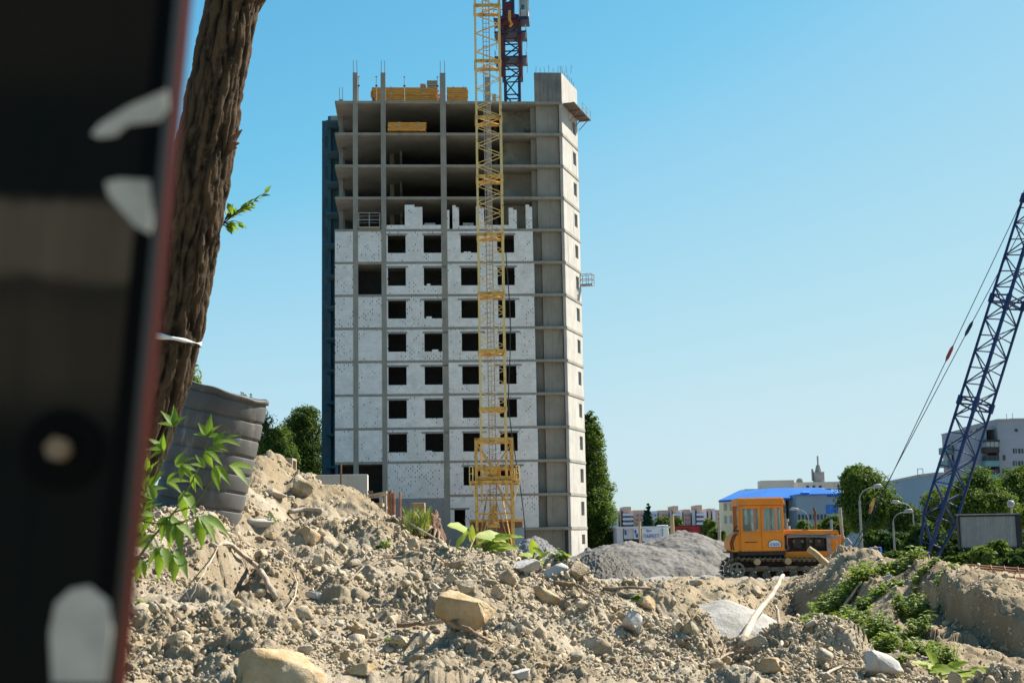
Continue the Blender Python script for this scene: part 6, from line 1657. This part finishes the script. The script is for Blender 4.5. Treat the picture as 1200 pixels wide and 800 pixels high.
# ------------------------------------------------------------------ far buildings
def bld(name, label, u0, u1, vtop, Y, depth, mat, z0=None, rz=0, cat='building', vr=None):
    p = P(u0, vtop, Y); q = P(u1, vr if vr else vtop, Y); zb_ = -6.0 if z0 is None else z0
    t = thing(name, label, cat, (p.x, Y, zb_), rz)
    t['_w'] = q.x - p.x; t['_h'] = p.z - zb_
    return t, q.x - p.x, p.z - zb_
def bx(t, nm, mat, u0, u1, v0, v1, Y, y0=0.0, y1=6.0, par=None):
    """a block of building t spanning photo columns u0..u1 and rows v0..v1 on its own front"""
    p, q = P(u0, v0, Y), P(u1, v1, Y); o = t.location
    return MB().box(p.x - o.x, q.x - o.x, y0, y1, max(q.z, -8) - o.z, P((u0 + u1) / 2, v0, Y).z - o.z).build(nm, mat, par or t)
# apartment row far away
AY = 430.0
t, _w, _h_ = bld('apartment_row', 'long low pink and pale blue apartment row far behind the gravel', 716, 838, 597, AY, 14, 'far_pink')
base_v = 650
for u0, u1, v0, m in ((714, 726, 598, 'far_white'), (726, 729.5, 598, 'far_pink'), (742, 757, 597.5, 'far_pink'), (757, 772, 598.5, 'far_white'), (772, 785, 597.5, 'far_pink'), (785, 789, 598.5, 'far_white'), (796, 801, 597.5, 'far_white'), (801, 811, 596.5, 'far_pink'), (811, 816.5, 597.5, 'far_white'), (824, 830, 597.5, 'far_white'), (830, 835, 595.5, 'far_pink'), (835, 840, 595.5, 'far_white')):
    bx(t, 'wall', m, u0, u1, v0, base_v, AY, rnd.uniform(0, .6), 14)
for u0, u1, v0 in ((730, 741, 593.5), (788.2, 796.5, 592.5), (816.2, 824.5, 591.5)):
    s_ = bx(t, 'stair_tower', 'far_pink', u0 + .1, u1 - .1, v0, base_v, AY, -.5, 14.2)
    for k_ in range(7):
        v_ = 601.5 + k_ * 5.2
        b_ = bx(t, 'balcony', 'far_white', u0 - .6, u1 + .6, v_, v_ + 2.4, AY, -2.2, -.52)
        bx(t, 'balcony_opening', 'far_dark', u0 + .3, u1 - .3, v_ + 2.5, v_ + 4.6, AY, -1.1, -.51, t)
for u in (721, 747, 752, 763, 768, 777, 781, 804, 808):
    for k_ in range(4):
        v_ = 602.5 + k_ * 5.2; bx(t, 'window', 'far_dark', u - .8, u + .8, v_, v_ + 2.2, AY, -.3, .4)
t, _w, _h_ = bld('apartment_block', 'small far pinkish block right of the apartment row', 840, 850, 597, 460, 14, 'far_pink')
bx(t, 'wall', 'far_pink', 838, 852, 597, 650, 460, 0, 14)
for u in (842, 846):
    for k_ in range(4): bx(t, 'window', 'far_dark', u - .8, u + .8, 601 + k_ * 5.5, 603.3 + k_ * 5.5, 460, -.2, .3)
# kiosk with blue lettering
KY = 150.0
t, _w, _h_ = bld('kiosk', 'white roadside shop with blue lettering and a dark doorway', 722, 786, 617, KY, 8, 'kiosk_white', -.4)
bx(t, 'wall', 'kiosk_white', 723, 731, 618, 650, KY, 0, 8); bx(t, 'wall', 'kiosk_white', 731, 750, 618, 631, KY, 0, 8); bx(t, 'wall', 'kiosk_white', 753, 787, 634, 650, KY, .1, 8)
bx(t, 'roof', 'kiosk_white', 722, 788, 616.5, 618, KY, -.3, 8.2); bx(t, 'doorway', 'window_dark', 731.2, 752.8, 631.2, 650, KY, .5, 7.9)
sg = bx(t, 'sign_board', 'sign_white', 752, 778, 619, 633.5, KY, -.35, -.05); bx(t, 'sign_board', 'sign_white', 742.5, 748, 619, 631, KY, -.3, -.05)
bx(t, 'pillar', 'black_frame', 775.2, 776.2, 616, 640, KY, -.6, -.4); bx(t, 'plinth_band', 'blue_panel', 753, 772, 635, 637, KY, -.02, .09)
def text(par, body, u, v, Y, hpx, mat, nm='lettering', wpx=None, dy=-.4):
    cu = bpy.data.curves.new(nm, 'FONT'); cu.body = body; cu.size = 1.0; cu.extrude = .015
    o = bpy.data.objects.new(nm, cu); COL.objects.link(o); o.parent = par; cu.materials.append(M[mat])
    bpy.context.view_layer.update()
    sx, sy = max(o.dimensions.x, .01), max(o.dimensions.y, .01)
    p = P(u, v, Y); w = par
    while w.parent: w = w.parent
    l = Vector((p.x, Y + dy, p.z)) - w.location
    o.location = l; o.rotation_euler = (math.pi / 2, 0, 0); h = px(hpx, Y) / sy
    o.scale = (px(wpx, Y) / sx if wpx else h, h, 1)
    me = bpy.data.meshes.new_from_object(o.evaluated_get(bpy.context.evaluated_depsgraph_get()))
    m2 = bpy.data.objects.new(nm, me); COL.objects.link(m2); m2.parent = par
    m2.location, m2.rotation_euler, m2.scale = o.location, o.rotation_euler, o.scale
    bpy.data.objects.remove(o); return m2
text(sg, 'ПАРКЕТ', 753.5, 630.2, KY, 4.4, 'sign_blue', wpx=18); text(sg, 'Все', 757, 623.2, KY, 3.2, 'sign_blue', wpx=6)
for u0, u1, v0, v1 in ((743.2, 745.6, 620.5, 624.5), (744.6, 747.4, 625, 629.5), (731.5, 734, 621, 626.5)): bx(t, 'lettering', 'sign_blue', u0, u1, v0, v1, KY, -.36, -.305)
t = thing('parked_van', 'white van roof behind the kiosk', 'van', P(776, 640, 170), 0)
o = t.location
pv0, pv1 = P(768, 615, 170), P(784, 618, 170)
MB().hexa([(pv0.x - o.x, 0, .6), (pv1.x - o.x, 0, .6), (pv1.x - o.x, 2, .6), (pv0.x - o.x, 2, .6), (pv0.x - o.x + .3, .1, pv0.z - o.z), (pv1.x - o.x - .1, .1, pv0.z - o.z), (pv1.x - o.x - .1, 1.9, pv0.z - o.z), (pv0.x - o.x + .3, 1.9, pv0.z - o.z)]).build('body', 'emblem_white', t, bevel=.1)
MB().disc((pv0.x - o.x + .4, -.03, .35), .35, (0, 1, 0), .2).disc((pv1.x - o.x - .4, -.03, .35), .35, (0, 1, 0), .2).build('wheel', 'black_rubber', t)
# red hoarding
HY = 100.0
t = thing('red_hoarding', 'dark red printed hoarding standing behind the largest gravel heap', 'hoarding', (P(787, 640, HY).x, HY, -.1), 0)
bx(t, 'board', 'hoarding_red', 786.5, 822, 616, 637, HY, 0, .12)
bx(t, 'side_post', 'black_frame', 820.6, 822.6, 615.6, 640, HY, -.12, .3); bx(t, 'top_rail', 'black_frame', 786, 822, 615.3, 616, HY, -.1, .2); bx(t, 'leg', 'black_frame', 787, 788, 637, 645, HY, 0, .1)
for k_, (u0, u1, v) in enumerate(((793, 808, 619), (793, 804, 621.2), (806, 812, 620.5), (793, 800, 623.4))): bx(t, 'print_line', 'text_dark_red', u0, u1, v, v + .8, HY, -.02, -.004)
# posts
for lab, u, v0, Y, m, r_ in (('tall timber pole left of the red hoarding', 788.8, 603, 92, 'timber_raw', .14), ('shorter timber pole before the kiosk doorway', 750.3, 611, 98, 'timber_raw', .09), ('grey pole behind the bulldozer hood', 975.6, 608, 84, 'galvanised', .09), ('dark timber pole right of the red hoarding', 843.5, 611, 110, 'timber_grey', .13)):
    p = P(u, 640, Y); o = MB().tube([(0, 0, -p.z - .2), (0, 0, Zv(u, Y, v0) - p.z)], [r_, r_ * .8], 8).build('utility_pole', m); o.location = p; tag(o, lab, 'pole')
# cream house with blue roof
HB = 185.0
t, _w, _h_ = bld('blue_roofed_building', 'cream and blue grey building with a bright blue hipped roof behind the bulldozer', 846, 1002, 585, HB, 20, 'cream_wall', -1)
bx(t, 'wall', 'cream_wall', 847, 893, 585.5, 650, HB, 0, 3.5); bx(t, 'wall', 'cream_wall', 893, 927, 583, 650, HB, 2, 16); bx(t, 'wall', 'bluegrey_wall', 926.8, 1003, 580, 650, HB, -3.5, 16)
o = t.location
def W3(u, v, y): p = P(u, v, HB + y); return Vector((p.x - o.x, y, p.z - o.z))
e0, e1, e2, e3 = W3(842, 585.5, -.7), W3(927, 583, -.7), W3(990, 577, 18), W3(868, 575, 18)
r0_, r1_ = W3(908, 571.5, 9), W3(958, 571, 9)
b = MB()
def slab_roof(pts, th=.25):
    n_ = len(pts); b.add([p for p in pts] + [p - Vector((0, 0, th)) for p in pts], [tuple(range(n_)), tuple(range(2 * n_ - 1, n_ - 1, -1))] + [(i, n_ + i, n_ + (i + 1) % n_, (i + 1) % n_) for i in range(n_)])
ea, eb = W3(841, 586, -.9), W3(1001, 581, -4.6)
slab_roof([W3(842, 586, -1), W3(886, 583.5, -1), r0_, W3(866, 574.5, 18)]); slab_roof([W3(886, 583.5, -1.002), W3(930, 583.0, -1.002), W3(985, 578.5, -4.5), r1_, r0_]); slab_roof([W3(985, 578.5, -4.502), W3(1000, 576, 18), r1_])
b.build('roof', 'blue_roof', t)
MB().hexa([W3(940.5, 582, -2), W3(948.5, 582, -2), W3(948.5, 582, 4), W3(940.5, 582, 4), W3(940.5, 577, -2), W3(948.5, 577, -2), W3(949.5, 574.8, 4), W3(939.5, 574.8, 4)]).build('dormer', 'blue_panel', t)
MB().hexa([W3(966.5, 578, 6), W3(974, 578, 6), W3(974, 578, 9), W3(966.5, 578, 9), W3(966.5, 572.5, 6), W3(974, 572.5, 6), W3(974, 572.5, 9), W3(966.5, 572.5, 9)]).build('roof_vent', 'blue_panel', t)
bx(t, 'fascia', 'blue_panel', 927, 1002, 579.3, 580, HB, -3.9, 5); bx(t, 'blue_panel', 'blue_panel', 961, 975.5, 592, 602, HB, -3.56, -3.52)
for i in range(8): bx(t, 'window', 'window_dark', 929 + i * 4.3, 931.6 + i * 4.3, 603, 609, HB, -3.56, -3.45)
for u in (848.5, 855, 863, 871, 880, 888): bx(t, 'window', 'window_pale', u, u + 3.6, 590, 598, HB, -.06, .05); bx(t, 'window', 'window_pale', u, u + 3.6, 604, 613, HB, -.06, .05)
for u in (921,): bx(t, 'window', 'window_pale', u - 1, u + 4, 592, 600, HB, 1.94, 2.05)
# long beige building with mast
GYb = 260.0
t, _w, _h_ = bld('beige_block', 'beige flat roofed block with a rooftop mast and dish behind the blue roof', 890, 1010, 562, GYb, 20, 'beige_wall')
bx(t, 'wall', 'beige_wall', 892, 934.5, 562.5, 650, GYb, 0, 4); bx(t, 'wall', 'beige_wall', 934.5, 1012, 563.5, 650, GYb, 3, 20); bx(t, 'annex', 'window_pale', 869, 889.8, 573.5, 650, GYb, -4, 2)
for u in (873, 877): bx(t, 'window', 'window_dark', u - 1, u + 2.4, 575.5, 578, GYb, -4.06, -3.9)
for u in (950, 957.5, 965): bx(t, 'window', 'window_dark', u - 1.2, u + 2.0, 568, 570.5, GYb, 2.9, 3.1)
o = t.location; p = P(959.5, 563, GYb + 6) - o
mst = MB().box(p.x - .9, p.x + .9, p.y - .9, p.y + .9, p.z - 2, p.z + 1.6).tube([(p.x, p.y, p.z + 1.5), (p.x, p.y, p.z + 2.9)], [.7, .35], 8).rod((p.x, p.y, p.z + 2.8), (p.x, p.y, p.z + 4.6), .16).rod((p.x - 1.1, p.y, p.z), (p.x - 1.1, p.y, p.z + 2.2), .2).build('mast', 'grey_steel', t)
p2 = P(937, 564, GYb + 4) - o
MB().disc((p2.x, p2.y, p2.z), .62, (0.2, 1, 0), .12, 14).rod((p2.x, p2.y + .2, p2.z), (p2.x, p2.y + .2, p2.z - 1.4), .08).build('dish', 'grey_steel', t)
# grey hall
t, _w, _h_ = bld('grey_hall', 'plain blue grey hall with a rising parapet behind the big tree', 1035, 1112, 560, 215, 20, 'grey_wall')
o = t.location
pa = [P(1000, 569, 215) - o, P(1046, 562.5, 215) - o, P(1076, 556, 215) - o, P(1095, 553.5, 215) - o, P(1122, 553, 215) - o]
poly = [(q.x, q.z) for q in pa]; poly = [(poly[0][0], 0)] + poly + [(poly[-1][0], 0)]
MB().prism(poly, (0, 0, 0), (1, 0, 0), (0, 0, 1), (0, 18, 0)).build('wall', 'bluegrey_wall', t)
pb2 = [(q.x, q.z + .02) for q in pa] + [(q.x, q.z - .35) for q in pa[::-1]]
MB().prism(pb2, (0, -.12, 0), (1, 0, 0), (0, 0, 1), (0, .11, 0)).build('coping', 'grey_steel', t)
p = P(1078, 556, 217) - o
b = MB()
for dx in (-.3, .5): b.rod((p.x + dx, 2, p.z - 1.0), (p.x + dx, 2, p.z + .9), .06)
b.rod((p.x - .3, 2, p.z + .9), (p.x + .5, 2, p.z + .9), .06); b.build('roof_ladder', 'grey_steel', t)
# tall flats at the right edge
RYb = 235.0
t, _w, _h_ = bld('tall_flats', 'tall grey block of flats with glazed dark balcony at the right edge', 1105, 1230, 500, RYb, 20, 'grey_wall')
bx(t, 'wall', 'grey_wall', 1131, 1168, 502, 660, RYb, 1, 13); bx(t, 'wall', 'grey_wall', 1168, 1240, 491, 660, RYb, 0, 18); bx(t, 'parapet', 'grey_steel', 1130.5, 1168, 501.4, 502.4, RYb, .7, 13.2); bx(t, 'parapet', 'grey_steel', 1167.5, 1240, 490.3, 491.4, RYb, -.3, 18.2)
bx(t, 'roof_hut', 'grey_wall', 1194, 1215, 487.5, 491, RYb, 4, 10)
for v in (516, 532, 548):
    bb_ = bx(t, 'balcony', 'balcony_dark' if v == 516 else 'balcony_teal', 1152, 1168.6, v + 8, v + 14.5, RYb, -1.2, .98)
    bx(t, 'balcony_glazing', 'window_pale' if v == 516 else 'window_dark', 1153, 1168, v + 2, v + 7.9, RYb, -1.1, .97)
    if v == 516: bx(t, 'balcony_roof', 'balcony_dark', 1151.5, 1169, v - .2, v + 1.9, RYb, -1.3, .99)
    for q in range(4): bx(t, 'glazing_bar', 'balcony_dark', 1153 + q * 5 - .3, 1153 + q * 5 + .3, v + 1.91, v + 7.95, RYb, -1.2, -1.105)
    bx(t, 'side_balcony', 'balcony_teal', 1124, 1130.9, v + 4, v + 12, RYb, 6.5, 11.5); bx(t, 'side_window', 'window_dark', 1130.2, 1131.1, v - 2, v + 3.8, RYb, 7, 11)
    for u in (1175, 1176): pass
    bx(t, 'window', 'window_dark', 1175, 1178.5, v + 17, v + 23, RYb, -.06, .05)
for v in (525.5, 540, 554.5):
    for u0, u1 in ((1187, 1191.8), (1193.2, 1199.5), (1207, 1213)):
        w_ = bx(t, 'window', 'window_dark', u0, u1, v, v + 5.4, RYb, -.06, .05); bx(t, 'window_frame', 'emblem_white', (u0 + u1) / 2 - .3, (u0 + u1) / 2 + .3, v, v + 5.4, RYb, -.12, -.062, t)
    bx(t, 'window', 'window_dark', 1141, 1145, v + 9, v + 14.5, RYb, .93, 1.05)
p = P(1191, 504, RYb) - t.location; MB().disc((p.x, -.06, p.z), .28, (0, 1, 0), .1, 16).build('vent', 'window_dark', t)
for u in (1180, 1187):
    p = P(u, 491, RYb + 5) - t.location; MB().rod((p.x, 5, p.z - 1), (p.x, 5, p.z + rnd.uniform(.8, 1.3)), .05).build('aerial', 'grey_steel', t)

# ------------------------------------------------------------------ street lamps and small things
def lamp(label, u, vb, vt, Y, uhead, vhead, r_=.08):
    p = P(u, vb, Y); zb_ = -.1
    t = thing('street_lamp', label, 'street lamp', (p.x, Y, zb_), 0)
    zt_ = Zv(u, Y, vt) - zb_; hd_ = P(uhead, vhead, Y) - t.location
    MB().tube([(0, 0, 0), (0, 0, zt_ * .5), (0, 0, zt_)], [r_ * .9, r_ * .75, r_ * .6], 8).build('pole', 'grey_steel', t)
    n_ = 7; arc_ = [(hd_.x * .95 * (1 - math.cos(i / n_ * 1.57)), 0, zt_ + (hd_.z - zt_) * math.sin(i / n_ * 1.57)) for i in range(n_ + 1)]
    MB().tube(arc_, r_ * .32, 6).build('arm', 'grey_steel', t)
    s_ = 1 if hd_.x > 0 else -1; L_ = .5 * Y / 70
    MB().tube([(hd_.x * .9, 0, hd_.z - .02), (hd_.x * .9 + s_ * L_ * .3, 0, hd_.z + .06), (hd_.x * .9 + s_ * L_ * .75, 0, hd_.z + .08), (hd_.x * .9 + s_ * L_, 0, hd_.z + .03)], [.04, .09, .11, .03], 8).build('lamp_head', 'lamp_glass', t, smooth=True)
    return t
lamp('tall street lamp left of the boom before the big leafy tree', 1010.5, 650, 586, 70, 1024, 571)
lamp('shorter street lamp right of the big leafy tree', 1049, 655, 612, 74, 1060, 600, .07)
lamp('street lamp in front of the dark tree left of the boom', 1073, 655, 602, 86, 1055, 589, .06)
lamp('distant street lamp above the bulldozer hood', 949, 640, 610, 110, 936, 597, .06)
t = thing('globe_lamp', 'white globe lamp on a pole above the billboard post', 'street lamp', (P(1188.5, 650, 66).x, 66, 0), 0)
zg = Zv(1188.5, 66, 590)
MB().rod((0, 0, 0), (0, 0, zg - .15), .05).build('pole', 'timber_grey', t)
bm = bmesh.new(); bmesh.ops.create_uvsphere(bm, u_segments=16, v_segments=10, radius=.17); me = bpy.data.meshes.new('globe'); bm.to_mesh(me); bm.free(); me.materials.append(M['lamp_glass'])
o = bpy.data.objects.new('globe', me); COL.objects.link(o); o.parent = t; o.location = (0, 0, zg)
t = thing('traffic_sign', 'orange sign plate hung on the tall street lamp', 'sign', P(1021, 592, 69.5), 0)
MB().prism([(-.16, -.40), (.02, -.36), (.17, .1), (.2, .36), (.08, .3), (-.06, .05)], (0, 0, 0), (1, 0, 0), (0, 0, 1), (0, .05, 0)).build('plate', 'crane_yellow_rust', t)
MB().rod((-.5, .06, .1), (.1, .06, .1), .03).box(.0, .16, .06, .2, -.3, .3).build('bracket', 'black_frame', t)
for u, v, Y, h_ in ((1018, 648, 66, .9), (1026, 649, 66.5, .95)):
    p = P(u, v, Y); t = thing('plastic_barrel', 'blue plastic barrel behind the clay mound', 'barrel', (p.x, Y, gz(p.x, Y) - .02), 0, 'blue barrels behind the clay mound')
    MB().tube([(0, 0, 0), (0, 0, .03), (0, 0, .3), (0, 0, .33), (0, 0, .36), (0, 0, .65), (0, 0, .68), (0, 0, .71), (0, 0, h_), (0, 0, h_ + .02)], [.28, .3, .3, .32, .3, .3, .32, .3, .29, .24], 18).build('body', 'barrel_blue', t)
    MB().rod((.1, 0, h_ + .015), (.1, 0, h_ + .05), .04).build('cap', 'black_rubber', t)
# low fence of posts and rail beside the poplar
fp = thing('road_fence', 'low white post and rail fence at the foot of the poplar', 'fence', (P(700, 642, 125).x, 125, -.2), 0)
x1_ = P(735, 642, 125).x - fp.location.x; zt_ = Zv(715, 125, 640.5) + .2
for i in range(9): MB().box(x1_ * i / 8 - .04, x1_ * i / 8 + .04, -.04, .04, 0, zt_).build('post', 'grey_steel', fp)
MB().box(-.1, x1_ + .1, -.07, -.042, zt_ - .16, zt_ - .08).build('rail', 'grey_steel', fp)
